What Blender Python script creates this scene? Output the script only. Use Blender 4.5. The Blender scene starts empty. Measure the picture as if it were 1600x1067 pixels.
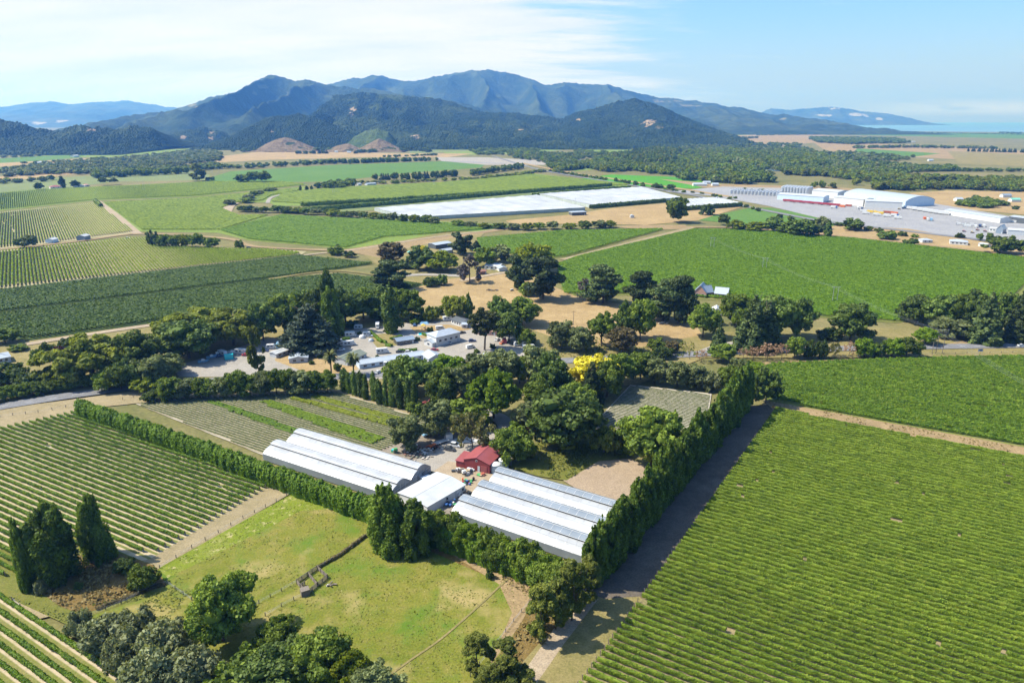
import bpy, bmesh, math, random
import numpy as np
from mathutils import Vector, geometry
random.seed(7)
RNG = np.random.default_rng(11)
scene = bpy.context.scene
col = scene.collection
# ------------------------------------------------------------------ camera model: a pixel of the 1600x1067 photograph <-> a point of the plain
F_, CY, CX, EL, HC = 1067.0, 533.5, 800.0, 187.0, 120.0
PIT = math.atan((CY-EL)/F_); SP, CP = math.sin(PIT), math.cos(PIT)
def P(x, y):
    v = (y-CY)/F_; u = (x-CX)/F_; t = HC/(SP+v*CP)
    return (u*t, t*(CP-v*SP))
def D(y):
    return HC/(SP+(y-CY)/F_*CP)
def Z(yb, yt):
    return HC-P(0, yb)[1]*math.tan(PIT+math.atan((yt-CY)/F_))
def px(X, Y, z=0.0):
    d = Y*CP+(HC-z)*SP
    return (CX+F_*X/d, CY+F_*((HC-z)*CP-Y*SP)/d)
def PT(pts):
    return [P(*q) for q in pts]
def ordn(n):
    return '%d%s' % (n, 'th' if 10 <= n % 100 <= 20 else {1:'st',2:'nd',3:'rd'}.get(n % 10, 'th'))

# ------------------------------------------------------------------ object helpers
def tag(o, label=None, cat=None, group=None, kind=None):
    if label: o['label'] = label
    if cat: o['category'] = cat
    if group: o['group'] = group
    if kind: o['kind'] = kind
    return o
def empty(name, loc, rz=0.0):
    o = bpy.data.objects.new(name, None); col.objects.link(o)
    o.location = (loc[0], loc[1], loc[2] if len(loc) > 2 else 0.0); o.rotation_euler = (0, 0, rz)
    o.empty_display_size = 0.5
    return o
def np_mesh(name, V, F, mats, mi=None, var=None, smooth=False):
    V = np.asarray(V, np.float32); F = np.asarray(F, np.int32)
    me = bpy.data.meshes.new(name)
    n, k = F.shape
    me.vertices.add(len(V)); me.vertices.foreach_set('co', V.ravel())
    me.loops.add(n*k); me.loops.foreach_set('vertex_index', F.ravel())
    me.polygons.add(n); me.polygons.foreach_set('loop_start', np.arange(0, n*k, k, dtype=np.int32))
    for m in mats: me.materials.append(m)
    if mi is not None: me.polygons.foreach_set('material_index', np.asarray(mi, np.int32))
    if smooth: me.polygons.foreach_set('use_smooth', np.ones(n, bool))
    me.update(calc_edges=True)
    if var is not None:
        a = me.attributes.new('var', 'FLOAT', 'FACE'); a.data.foreach_set('value', np.asarray(var, np.float32))
    return me
def link(name, me, parent=None, loc=None):
    o = bpy.data.objects.new(name, me); col.objects.link(o)
    if parent: o.parent = parent
    if loc is not None: o.location = loc
    return o
class MB:
    """collects quads / ngons for one mesh object"""
    def __init__(s): s.v = []; s.f = []; s.m = []
    def face(s, pts, m=0):
        b = len(s.v); s.v += [tuple(q) for q in pts]; s.f.append(tuple(range(b, b+len(pts)))); s.m.append(m)
    def box(s, c, d, rz=0.0, m=0, bev=0.0):
        cx, cy, cz = c; hx, hy, hz = d[0]/2, d[1]/2, d[2]/2; ca, sa = math.cos(rz), math.sin(rz)
        b = len(s.v)
        for sx, sy, sz in ((-1,-1,-1),(1,-1,-1),(1,1,-1),(-1,1,-1),(-1,-1,1),(1,-1,1),(1,1,1),(-1,1,1)):
            x, y = sx*hx*(1-bev*(sz > 0)), sy*hy*(1-bev*(sz > 0))
            s.v.append((cx+x*ca-y*sa, cy+x*sa+y*ca, cz+sz*hz))
        for q in ((0,3,2,1),(4,5,6,7),(0,1,5,4),(1,2,6,5),(2,3,7,6),(3,0,4,7)):
            s.f.append(tuple(b+i for i in q)); s.m.append(m)
    def bar(s, a, b_, r, r2=None, n=6, m=0, cap=True):
        a = Vector(a); b_ = Vector(b_); r2 = r if r2 is None else r2
        d = (b_-a).normalized(); t = d.orthogonal().normalized(); w = d.cross(t)
        o = len(s.v)
        for c, q in ((a, r), (b_, r2)):
            for i in range(n):
                an = 2*math.pi*i/n; s.v.append(tuple(c+t*math.cos(an)*q+w*math.sin(an)*q))
        for i in range(n):
            j = (i+1) % n; s.f.append((o+i, o+j, o+n+j, o+n+i)); s.m.append(m)
        if cap:
            s.f.append(tuple(o+n+i for i in range(n))); s.m.append(m)
            s.f.append(tuple(o+n-1-i for i in range(n))); s.m.append(m)
    def lathe(s, c, prof, n=16, m=0):
        o = len(s.v)
        for r, z in prof:
            for i in range(n):
                an = 2*math.pi*i/n; s.v.append((c[0]+r*math.cos(an), c[1]+r*math.sin(an), c[2]+z))
        for k in range(len(prof)-1):
            for i in range(n):
                j = (i+1) % n; s.f.append((o+k*n+i, o+k*n+j, o+(k+1)*n+j, o+(k+1)*n+i)); s.m.append(m)
        s.f.append(tuple(o+(len(prof)-1)*n+i for i in range(n))); s.m.append(m)
    def prism(s, prof, x0, x1, m=0):
        """profile in (y,z) extruded along x"""
        n = len(prof); o = len(s.v)
        for x in (x0, x1):
            for y, z in prof: s.v.append((x, y, z))
        for i in range(n):
            j = (i+1) % n; s.f.append((o+i, o+n+i, o+n+j, o+j)); s.m.append(m)
        s.f.append(tuple(o+i for i in range(n))); s.m.append(m)
        s.f.append(tuple(o+n+n-1-i for i in range(n))); s.m.append(m)
    def mesh(s, name, mats):
        me = bpy.data.meshes.new(name); me.from_pydata(s.v, [], s.f)
        for q in (mats if isinstance(mats, (list, tuple)) else [mats]): me.materials.append(q)
        me.polygons.foreach_set('material_index', s.m)
        bm = bmesh.new(); bm.from_mesh(me); bmesh.ops.recalc_face_normals(bm, faces=bm.faces); bm.to_mesh(me); bm.free()
        me.update(); return me
    def build(s, name, mats, parent=None, loc=None):
        return link(name, s.mesh(name, mats), parent, loc)
def copy_tree(o, parent=None):
    c = o.copy(); col.objects.link(c)
    if parent: c.parent = parent
    for ch in list(o.children): copy_tree(ch, c)
    return c

# ------------------------------------------------------------------ materials
def nm(name):
    m = bpy.data.materials.new(name); m.use_nodes = True
    nt = m.node_tree; b = nt.nodes['Principled BSDF']; b.inputs['Specular IOR Level'].default_value = 0.3
    return m, nt, b
def N(nt, t, **kw):
    n = nt.nodes.new(t)
    for k, v in kw.items(): setattr(n, k, v)
    return n
def c4(c): return (c[0], c[1], c[2], 1.0)
def noise(nt, vec, scale, detail=4, rough=.55):
    n = N(nt, 'ShaderNodeTexNoise'); n.inputs['Scale'].default_value = scale; n.inputs['Detail'].default_value = detail
    n.inputs['Roughness'].default_value = rough
    if vec is not None: nt.links.new(vec, n.inputs['Vector'])
    return n.outputs['Fac']
def ramp(nt, fac, stops):
    r = N(nt, 'ShaderNodeValToRGB'); e = r.color_ramp.elements
    while len(e) < len(stops): e.new(.5)
    for i, (p, c) in enumerate(stops): e[i].position = p; e[i].color = c4(c)
    nt.links.new(fac, r.inputs[0]); return r.outputs[0]
def mix(nt, fac, a, b, mode='MIX'):
    m = N(nt, 'ShaderNodeMix', data_type='RGBA', blend_type=mode)
    for s, v in ((0, fac), (6, a), (7, b)):
        if isinstance(v, (int, float)): m.inputs[s].default_value = v
        elif isinstance(v, tuple): m.inputs[s].default_value = c4(v)
        else: nt.links.new(v, m.inputs[s])
    return m.outputs[2]
def worldpos(nt): return N(nt, 'ShaderNodeNewGeometry').outputs['Position']
def paint(name, c, rough=.5, metal=0.0, wear=.12, scale=1.5, spec=.4):
    m, nt, b = nm(name)
    f = noise(nt, N(nt, 'ShaderNodeTexCoord').outputs['Object'], scale, 5)
    k = tuple(max(0, v*(1-wear)) for v in c); l = tuple(min(.92, v*(1+wear*.6)) for v in c)
    nt.links.new(ramp(nt, f, [(.3, k), (.7, l)]), b.inputs['Base Color'])
    b.inputs['Roughness'].default_value = rough; b.inputs['Metallic'].default_value = metal; b.inputs['Specular IOR Level'].default_value = spec
    return m
def foliage(name, cd, cl, trans=.25, rnd=.35, tip=None):
    m, nt, b = nm(name)
    a = N(nt, 'ShaderNodeAttribute', attribute_name='var')
    stops = [(.1, cd), (.75, cl)] + ([(.98, tip)] if tip else [])
    c = ramp(nt, a.outputs['Fac'], stops)
    oi = N(nt, 'ShaderNodeObjectInfo')
    mr = N(nt, 'ShaderNodeMapRange'); mr.inputs[3].default_value = 1-rnd; mr.inputs[4].default_value = 1+rnd
    nt.links.new(oi.outputs['Random'], mr.inputs[0])
    c = mix(nt, 1.0, c, mr.outputs[0], 'MULTIPLY')
    nt.links.new(c, b.inputs['Base Color']); b.inputs['Roughness'].default_value = .6; b.inputs['Specular IOR Level'].default_value = .18 if trans > .06 else .03
    t = N(nt, 'ShaderNodeBsdfTranslucent'); nt.links.new(mix(nt, 1.0, c, (1.25, 1.2, .55), 'MULTIPLY'), t.inputs[0])
    x = N(nt, 'ShaderNodeMixShader'); x.inputs[0].default_value = min(.45, trans*1.4)
    nt.links.new(b.outputs[0], x.inputs[1]); nt.links.new(t.outputs[0], x.inputs[2])
    nt.links.new(x.outputs[0], nt.nodes['Material Output'].inputs[0])
    return m
def ground(name, cols, s1=.02, s2=.25, s3=2.0, stripe=None, bump=.0, patch=None, patch2=None):
    """cols: three colours; large patches, clumps and fine grain.  stripe=(deg, spacing, colour, amount, duty)"""
    m, nt, b = nm(name); w = worldpos(nt)
    f1 = noise(nt, w, s1, 5, .6); f2 = noise(nt, w, s2, 6, .65); f3 = noise(nt, w, s3, 3, .6)
    c = ramp(nt, f1, [(.32, cols[0]), (.52, cols[1]), (.70, cols[2])])
    c2 = ramp(nt, f2, [(.30, cols[0]), (.5, cols[1]), (.68, cols[2])])
    c = mix(nt, .5, c, c2)
    g = ramp(nt, f3, [(.25, (.68,)*3), (.75, (1.3,)*3)])
    c = mix(nt, 1.0, c, g, 'MULTIPLY'); c = mix(nt, 1.0, c, (.86, .85, .86), 'MULTIPLY')
    for pt_ in (patch, patch2):
        if not pt_: continue
        pc, ps, lo, hi = pt_
        pf = N(nt, 'ShaderNodeMapRange'); pf.inputs[1].default_value = lo; pf.inputs[2].default_value = hi
        nt.links.new(noise(nt, w, ps, 5, .62), pf.inputs[0]); c = mix(nt, pf.outputs[0], c, pc)
    if stripe:
        deg, sp, sc, am, duty = stripe
        a = math.radians(deg); d = N(nt, 'ShaderNodeVectorMath', operation='DOT_PRODUCT'); nt.links.new(w, d.inputs[0])
        d.inputs[1].default_value = (-math.sin(a)/sp, math.cos(a)/sp, 0)
        fr = N(nt, 'ShaderNodeMath', operation='FRACT'); nt.links.new(d.outputs['Value'], fr.inputs[0])
        pp = N(nt, 'ShaderNodeMath', operation='PINGPONG'); nt.links.new(fr.outputs[0], pp.inputs[0]); pp.inputs[1].default_value = .5
        mr = N(nt, 'ShaderNodeMapRange', interpolation_type='SMOOTHSTEP'); nt.links.new(pp.outputs[0], mr.inputs[0])
        mr.inputs[1].default_value = duty*.5-.07; mr.inputs[2].default_value = duty*.5+.07; mr.inputs[3].default_value = am; mr.inputs[4].default_value = 0
        brk = mix(nt, 1.0, mr.outputs[0], ramp(nt, noise(nt, w, .5, 4), [(.3, (.55,)*3), (.6, (1.0,)*3)]), 'MULTIPLY')
        c = mix(nt, brk, c, sc)
    nt.links.new(c, b.inputs['Base Color']); b.inputs['Roughness'].default_value = .9; b.inputs['Specular IOR Level'].default_value = .12
    if bump:
        bp = N(nt, 'ShaderNodeBump'); bp.inputs['Strength'].default_value = bump; bp.inputs['Distance'].default_value = .3
        nt.links.new(f3, bp.inputs['Height']); nt.links.new(bp.outputs[0], b.inputs['Normal'])
    return m

M = {}
# --- foliage (real-world albedo)
M['oak']    = foliage('leaf_green', (0.0628,0.1025,0.0122), (0.1822,0.2379,0.0305))
M['bright'] = foliage('leaf_bright_green', (0.0893,0.1575,0.0084), (0.1995,0.2835,0.0189), .32, .2)
M['lime']   = foliage('leaf_lime_green', (.125,.165,.010), (.265,.300,.026), .35, .15)
M['dark']   = foliage('leaf_dark_green', (0.0471,0.0829,0.0143), (0.1399,0.1930,0.0315), .15)
M['pine']   = foliage('needle_dark', (0.0306,0.0524,0.0146), (0.0948,0.1252,0.0349), .1)
M['grey']   = foliage('leaf_grey_green', (0.0920,0.1173,0.0391), (0.2242,0.2530,0.0943), .22, .2)
M['olivegrey'] = foliage('leaf_silver_olive', (.120,.140,.062), (.250,.270,.125), .2, .15)
M['olive']  = foliage('leaf_olive', (0.0805,0.1035,0.0161), (0.2070,0.2242,0.0414), .28, .2)
M['willow'] = foliage('leaf_willow', (0.1026,0.1350,0.0140), (0.2430,0.2700,0.0367), .3, .15)
M['poplar'] = foliage('leaf_poplar', (0.0583,0.1038,0.0118), (0.1702,0.2419,0.0307), .28, .18)
M['hedge']  = foliage('leaf_hedge', (.055,.115,.008), (.150,.240,.014), .28, .1)
M['yellow'] = foliage('leaf_yellow', (.34,.30,.015), (.66,.58,.04), .2, .05)
M['rust']   = foliage('leaf_rust', (0.0732,0.0659,0.0264), (0.1610,0.1244,0.0512), .2, .2)
M['dead']   = foliage('twig_grey', (.085,.072,.060), (.16,.14,.12), .1, .15)
M['pink']   = foliage('twig_pink', (.21,.125,.08), (.36,.24,.16), .2, .15)
M['palm']   = foliage('frond', (.030,.048,.012), (.105,.115,.030), .15, .1)
M['vine']   = foliage('vine_leaf', (0.0902,0.1530,0.0137), (0.2596,0.3443,0.0355), .35, .10, (.30,.34,.05))
M['vine2']  = foliage('vine_leaf_mid', (0.0586,0.1207,0.0092), (0.1759,0.2702,0.0207), .35, .10, (.25,.30,.04))
M['vinelime'] = foliage('vine_leaf_lime', (.105,.170,.012), (.240,.310,.026), .3, .08)
M['vinedark'] = foliage('vine_leaf_dark', (.026,.058,.004), (.074,.126,.009), .2, .06, (.14,.19,.03))
M['vinebig'] = foliage('vine_leaf_fresh', (.065,.140,.006), (.165,.275,.012), .3, .04, (.19,.30,.03))
M['crop']   = foliage('crop_leaf', (.06,.085,.03), (.15,.17,.06), .25, .08)
M['bark']   = paint('bark', (.115,.09,.065), .9, 0, .4, 3, .1)
M['wood']   = paint('weathered_wood', (.19,.16,.13), .85, 0, .35, 4, .1)
M['woodpale'] = paint('raw_timber', (.42,.33,.22), .85, 0, .25, 3, .1)
# --- building and vehicle finishes
M['white']  = paint('white_paint', (.54,.54,.53), .5, 0, .06)
M['whiteroof'] = paint('white_roof_sheet', (.41,.42,.42), .45, 0, .12, .3)
M['cream']  = paint('cream_paint', (.68,.64,.55), .6)
M['greyroof'] = paint('grey_roof_iron', (.36,.39,.42), .45, .1, .1, .6)
M['paleroof'] = paint('pale_grey_roof_iron', (.36,.40,.44), .4, .1, .08, .6)
M['blueroof'] = paint('blue_grey_roof_iron', (.20,.25,.31), .45, .1, .1, .6)
M['darkroof'] = paint('dark_roof', (.07,.08,.09), .6, 0, .15, .6)
M['greenroof'] = paint('green_roof_iron', (.16,.42,.33), .5, 0, .1, .6)
M['oliveroof'] = paint('olive_roof', (.15,.17,.13), .6, 0, .1, .6)
M['redroof'] = paint('red_roof_iron', (.27,.070,.070), .45, .05, .1, .5)
M['redwall'] = paint('red_wall_iron', (.19,.032,.034), .55, .05, .1, .8)
M['pinkwall'] = paint('pink_brick', (.42,.24,.19), .8, 0, .15, 3)
M['brick']  = paint('brown_brick', (.24,.12,.09), .8, 0, .2, 3)
M['bluewall'] = paint('pale_blue_wall', (.50,.60,.70), .55, .1, .06, .2)
M['greywall'] = paint('grey_wall', (.42,.44,.46), .6)
M['glass']  = paint('window_glass', (.035,.045,.055), .12, 0, .2, 2, .6)
M['tyre']   = paint('tyre_rubber', (.02,.02,.02), .85)
M['rim']    = paint('wheel_rim', (.45,.45,.46), .35, .6)
M['concrete'] = paint('concrete', (.50,.46,.40), .85, 0, .12, .4, .15)
M['tankconc'] = paint('tank_blue_grey', (.33,.40,.43), .7, 0, .1, .5)
M['steel']  = paint('stainless_steel', (.48,.50,.52), .3, .55, .08, .3)
M['black']  = paint('black_plastic', (.02,.02,.022), .6)
M['plastic'] = paint('white_greenhouse_film', (.34,.35,.36), .4, 0, .18, .16)
M['plasticgrey'] = paint('clear_greenhouse_film', (.21,.24,.27), .25, 0, .22, .14, .5)
M['soilin'] = paint('greenhouse_inside', (.10,.075,.05), .9, 0, .3, 1)
M['net']    = paint('white_bird_net', (.35,.365,.38), .8, 0, .2, .03, .1)
M['netside'] = paint('side_net', (.36,.40,.37), .85, 0, .12, .1, .1)
M['galv']   = paint('galvanised_steel', (.45,.46,.47), .4, .5)
M['water']  = paint('river_water', (.16,.24,.27), .12, 0, .1, .02, .5)
for k, c in dict(blue=(.05,.13,.34), teal=(.03,.40,.42), red=(.45,.035,.04), silver=(.55,.57,.60), navy=(.05,.07,.15), charcoal=(.05,.055,.06),
                 orange=(.62,.15,.04), yellowp=(.72,.48,.05), green=(.08,.35,.12), rusty=(.38,.11,.07), maroon=(.34,.045,.06), palegrey=(.62,.62,.60), skyblue=(.20,.38,.55), turq=(.03,.48,.52)).items():
    M[k] = paint(k+'_paint', c, .35, .1, .08, 1.0, .5)
# ------------------------------------------------------------------ camera, sun, sky
cam = bpy.data.cameras.new('camera'); co = bpy.data.objects.new('camera', cam); col.objects.link(co)
co.location = (0, 0, HC); co.rotation_euler = (math.pi/2-PIT, 0, 0)
cam.sensor_fit = 'HORIZONTAL'; cam.sensor_width = 36; cam.lens = 24.0; cam.clip_start = 1; cam.clip_end = 200000
scene.camera = co
SUN_EL, SUN_AZ = math.radians(51), math.radians(176)          # azimuth of the sun, counter-clockwise from +X
sd = bpy.data.lights.new('sun', 'SUN'); sd.energy = 5.0; sd.angle = math.radians(.53); sd.color = (1, .945, .85)
so = bpy.data.objects.new('sun', sd); col.objects.link(so)
tosun = Vector((math.cos(SUN_AZ)*math.cos(SUN_EL), math.sin(SUN_AZ)*math.cos(SUN_EL), math.sin(SUN_EL)))
so.rotation_euler = tosun.to_track_quat('Z', 'Y').to_euler(); so.location = (-50, 0, 300)
w = bpy.data.worlds.new('World'); scene.world = w; w.use_nodes = True
nt = w.node_tree; bg = nt.nodes['Background']
sky = N(nt, 'ShaderNodeTexSky', sky_type='NISHITA'); sky.sun_disc = False
sky.sun_elevation = SUN_EL; sky.sun_rotation = math.pi/2-SUN_AZ; sky.altitude = 60; sky.air_density = 1.0; sky.dust_density = 2.2; sky.ozone_density = 2.6
tc = N(nt, 'ShaderNodeTexCoord'); gen = tc.outputs['Generated']
sep = N(nt, 'ShaderNodeSeparateXYZ'); nt.links.new(gen, sep.inputs[0])
def math2(op, a, b=None, c=None, clamp=False):
    n = N(nt, 'ShaderNodeMath', operation=op); n.use_clamp = clamp
    for i, q in enumerate((a, b, c)):
        if q is None: continue
        if isinstance(q, (int, float)): n.inputs[i].default_value = q
        else: nt.links.new(q, n.inputs[i])
    return n.outputs[0]
def smooth(v, a, b, lo=0., hi=1.):
    r = N(nt, 'ShaderNodeMapRange', interpolation_type='SMOOTHSTEP'); nt.links.new(v, r.inputs[0])
    for i, q in zip((1, 2, 3, 4), (a, b, lo, hi)): r.inputs[i].default_value = q
    return r.outputs[0]
X_, Y_, Z_ = sep.outputs
zz = math2('ADD', math2('MAXIMUM', Z_, 0.0), .16)
cu = math2('DIVIDE', X_, zz); cv = math2('DIVIDE', Y_, zz)
cmb = N(nt, 'ShaderNodeCombineXYZ'); nt.links.new(cu, cmb.inputs[0]); nt.links.new(cv, cmb.inputs[1])
mp = N(nt, 'ShaderNodeMapping'); mp.inputs['Rotation'].default_value = (0, 0, math.radians(24)); mp.inputs['Scale'].default_value = (.5, 1.5, 1)
nt.links.new(cmb.outputs[0], mp.inputs[0])
wisp = noise(nt, mp.outputs[0], 1.5, 10, .64)
big = noise(nt, cmb.outputs[0], .26, 3, .5)
az = math2('DIVIDE', X_, math2('MAXIMUM', Y_, .05))                 # tangent of the bearing from the view axis: cirrus sheet lies left of about +0.15
lean = math2('ADD', az, math2('MULTIPLY', Z_, 1.1))                 # its edge leans left with height
bias = smooth(lean, -.20, .50, .36, -.26)
cl = math2('ADD', math2('ADD', math2('MULTIPLY', wisp, 1.0), math2('MULTIPLY', big, .15)), bias)
cl = smooth(cl, .40, .68)
cl = math2('MULTIPLY', cl, smooth(Z_, .55, .26))
cl = math2('MULTIPLY', cl, smooth(Y_, -.25, .15))
cl = math2('MULTIPLY', cl, smooth(Z_, -.01, .05, .8, 1.0))
bank = math2('MULTIPLY', math2('MULTIPLY', smooth(Z_, .002, .012), smooth(Z_, .026, .012)), math2('MULTIPLY', smooth(az, .42, .60), smooth(noise(nt, cmb.outputs[0], 1.2, 6, .6), .36, .52)))
cl = math2('MAXIMUM', cl, math2('MULTIPLY', bank, .75))
shade = ramp(nt, noise(nt, mp.outputs[0], 1.1, 7, .6), [(.28, (3.35, 3.75, 4.15)), (.58, (4.45, 4.4, 4.35))])
hz = math2('MULTIPLY', smooth(Z_, .14, .0), .6)
skyc = mix(nt, hz, mix(nt, 1.0, sky.outputs[0], (.68, .88, 1.10), 'MULTIPLY'), (3.3, 3.65, 3.95))
skyc = mix(nt, cl, skyc, shade)
nt.links.new(skyc, bg.inputs[0]); bg.inputs[1].default_value = .13
scene.view_settings.view_transform = 'Standard'; scene.view_settings.look = 'None'
scene.view_settings.exposure = 0.84; scene.view_settings.gamma = 1
scene.render.engine = 'CYCLES'
try:
    scene.cycles.max_bounces = 6; scene.cycles.diffuse_bounces = 3; scene.cycles.transparent_max_bounces = 6; scene.cycles.volume_bounces = 0
except Exception: pass

# ------------------------------------------------------------------ value noise in numpy
_tab = np.random.default_rng(3).random((256, 256))
def vnoise(x, y):
    xi = np.floor(x).astype(int); yi = np.floor(y).astype(int); fx = x-xi; fy = y-yi
    fx = fx*fx*(3-2*fx); fy = fy*fy*(3-2*fy)
    a = _tab[xi & 255, yi & 255]; b = _tab[(xi+1) & 255, yi & 255]; c = _tab[xi & 255, (yi+1) & 255]; d = _tab[(xi+1) & 255, (yi+1) & 255]
    return (a*(1-fx)+b*fx)*(1-fy)+(c*(1-fx)+d*fx)*fy
def fbm(x, y, o=4, g=.5):
    s = 0; a = 1; t = 0
    for i in range(o):
        s = s+a*vnoise(x*2**i+17*i, y*2**i+31*i); t += a; a *= g
    return s/t

# ------------------------------------------------------------------ plain, sea, hills
def sheet(name, pts, mat, z, kind='structure', world=False):
    """flat polygon on the plain, given in photograph pixels"""
    pp = pts if world else PT(pts)
    v3 = [Vector((a, b, 0)) for a, b in pp]
    tris = geometry.tessellate_polygon([v3])
    me = bpy.data.meshes.new(name); me.from_pydata([(a, b, z) for a, b in pp], [], [tuple(t) for t in tris])
    bm = bmesh.new(); bm.from_mesh(me); bmesh.ops.recalc_face_normals(bm, faces=bm.faces)
    if bm.faces and sum(f.normal.z for f in bm.faces) < 0: bmesh.ops.reverse_faces(bm, faces=bm.faces)
    bm.to_mesh(me); bm.free(); me.materials.append(mat)
    o = link(name, me); o['kind'] = kind; return o
def strip(name, pts, width, mat, z, world=False):
    pp = [Vector(q) for q in (pts if world else PT(pts))]
    # smooth the centre line
    q = []
    for i in range(len(pp)-1):
        a = pp[max(0, i-1)]; b = pp[i]; c = pp[i+1]; d = pp[min(len(pp)-1, i+2)]
        for k in range(8):
            t = k/8; q.append(.5*((2*b)+(c-a)*t+(2*a-5*b+4*c-d)*t*t+(3*b-a-3*c+d)*t**3))
    q.append(pp[-1]); V = []; Fq = []
    for i, c in enumerate(q):
        t = (q[min(i+1, len(q)-1)]-q[max(i-1, 0)]).normalized(); n = Vector((-t.y, t.x))
        wd = width[0]+(width[1]-width[0])*i/(len(q)-1) if isinstance(width, tuple) else width
        V += [(*(c-n*wd/2), z), (*(c+n*wd/2), z)]
        if i: Fq.append((2*i-2, 2*i-1, 2*i+1, 2*i))
    me = bpy.data.meshes.new(name); me.from_pydata(V, [], [f[::-1] for f in Fq]); me.materials.append(mat); me.update()
    o = link(name, me); o['kind'] = 'structure'; return o, q
TAN = [(.20,.15,.075), (.28,.20,.10), (.36,.27,.14)]
DRYG = [(.13,.125,.035), (.22,.185,.070), (.30,.235,.105)]
GRN = [(.085,.135,.022), (.125,.175,.028), (.165,.20,.040)]
G = {}
G['plain'] = ground('plain_ground', [(.085,.105,.030), (.17,.155,.055), (.25,.20,.095)], .006, .05, .6)
G['tan'] = ground('dry_grass', TAN, .02, .2, 1.5)
G['sand'] = ground('dry_paddock', [(.25,.175,.080), (.33,.235,.110), (.42,.31,.155)], .02, .15, 1.5)
G['dry'] = ground('dry_green_grass', DRYG, .03, .3, 2)
G['paddock'] = ground('paddock_grass', [(.095,.128,.012), (.170,.172,.025), (.255,.205,.062)], .035, .22, 1.8, bump=.6, patch=((.080,.135,.012), .07, .50, .66), patch2=((.30,.23,.095), .045, .54, .70))
G['weedy'] = ground('weedy_grass', [(.095,.115,.020), (.150,.155,.030), (.215,.185,.055)], .06, .4, 2.5, bump=.8)
G['brown'] = ground('brown_grass', [(.12,.085,.025), (.17,.115,.035), (.22,.155,.055)], .08, .5, 2.5, bump=.8)
G['lush'] = ground('lush_strip', [(.115,.165,.012), (.160,.200,.016), (.215,.225,.050)], .06, .4, 2.2, bump=.6, patch=((.30,.27,.11), .5, .56, .66))
G['track'] = ground('dirt_track', [(.27,.21,.14), (.34,.27,.18), (.40,.33,.23)], .05, .4, 2.5)
G['headland'] = ground('headland_grass', [(.21,.175,.085), (.28,.225,.125), (.34,.28,.165)], .05, .3, 2.0)
G['gravel'] = ground('grey_gravel', [(.25,.23,.195), (.31,.285,.24), (.36,.33,.28)], .05, .3, 3.0)
G['yard'] = ground('yard_soil', [(.15,.12,.09), (.23,.195,.15), (.31,.275,.225)], .08, .5, 2.5)
G['asphalt'] = ground('asphalt', [(.15,.15,.152), (.185,.185,.187), (.22,.22,.218)], .03, .25, 2.0)
G['trackshade'] = ground('shade_darkened_track', [(.085,.070,.052), (.125,.105,.080), (.175,.15,.115)], .06, .4, 2.0)  # track dirt with the poplar belt's shade darkened into its colour
G['soil'] = ground('bare_soil', [(.27,.205,.135), (.32,.245,.165), (.36,.28,.19)], .05, .4, 2.0, (28, 1.6, (.26,.20,.135), .3, .5))
G['concreteyard'] = ground('sealed_yard', [(.23,.23,.235), (.28,.28,.28), (.32,.32,.315)], .01, .06, .6)
G['vfloor'] = ground('vineyard_floor', [(.16,.15,.060), (.25,.205,.100), (.33,.255,.150)], .05, .35, 2.0)
G['vfloorgreen'] = ground('vineyard_sward', [(.10,.135,.025), (.145,.170,.034), (.23,.20,.075)], .04, .3, 2.0)
G['vfloordark'] = ground('dark_green_vine_floor', [(.030,.055,.010), (.045,.075,.014), (.075,.095,.022)], .05, .4, 2.0)  # the floor's own dark green, between the dark-leaved vine rows
G['vfloorpale'] = ground('vineyard_mown_floor', [(.19,.155,.075), (.28,.22,.125), (.38,.30,.20)], .05, .3, 2.0)
G['vfloorleft'] = ground('vineyard_mown_sward', [(.12,.145,.035), (.17,.18,.045), (.25,.215,.095)], .05, .3, 2.0, (-27.5, 2.25, (.42,.34,.23), .9, .62))
G['vfloornear'] = ground('vineyard_near_floor', [(.12,.145,.030), (.16,.175,.040), (.24,.205,.085)], .05, .3, 2.0, (-30.5, 2.9, (.42,.34,.24), .9, .62))
G['farlime'] = ground('lime_vines_far', [(.13,.190,.030), (.165,.225,.038), (.20,.25,.055)], .01, .1, .5)
G['fargreen'] = ground('green_field_far', [(.070,.145,.025), (.090,.175,.030), (.120,.20,.045)], .008, .06, .4)
G['farbright'] = ground('bright_crop_far', [(.06,.21,.012), (.07,.24,.014), (.09,.26,.02)], .01, .1, .5)
G['farpale'] = ground('pale_vines_far', [(.13,.165,.055), (.165,.20,.07), (.20,.22,.09)], .01, .1, .5)
G['nursery'] = ground('nursery_beds', [(.20,.175,.10), (.27,.235,.15), (.34,.30,.21)], .05, .4, 2.5, (-30.5, 1.5, (.50,.44,.37), .7, .3))
G['nursery2'] = ground('nursery_beds_far', [(.30,.265,.19), (.36,.325,.25), (.42,.38,.30)], .05, .4, 2.5, (-30.5, 1.5, (.46,.41,.35), .65, .45))
def terrain():
    o = sheet('ground', [(-38000, -400), (38000, -400), (38000, 24500), (-38000, 24500)], G['plain'], 0.0, world=True); return o
terrain()
msea, nt_, b_ = nm('sea_water')
nt_.links.new(ramp(nt_, noise(nt_, worldpos(nt_), .0006, 4), [(.3, (.10,.20,.28)), (.7, (.14,.25,.32))]), b_.inputs['Base Color']); b_.inputs['Roughness'].default_value = .45
sheet('sea', [(1268,202.5), (1330,204.2), (1450,205.8), (1600,207), (1760,208), (1900,191.6), (800,191.6), (1180,200)], msea, .6)

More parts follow.
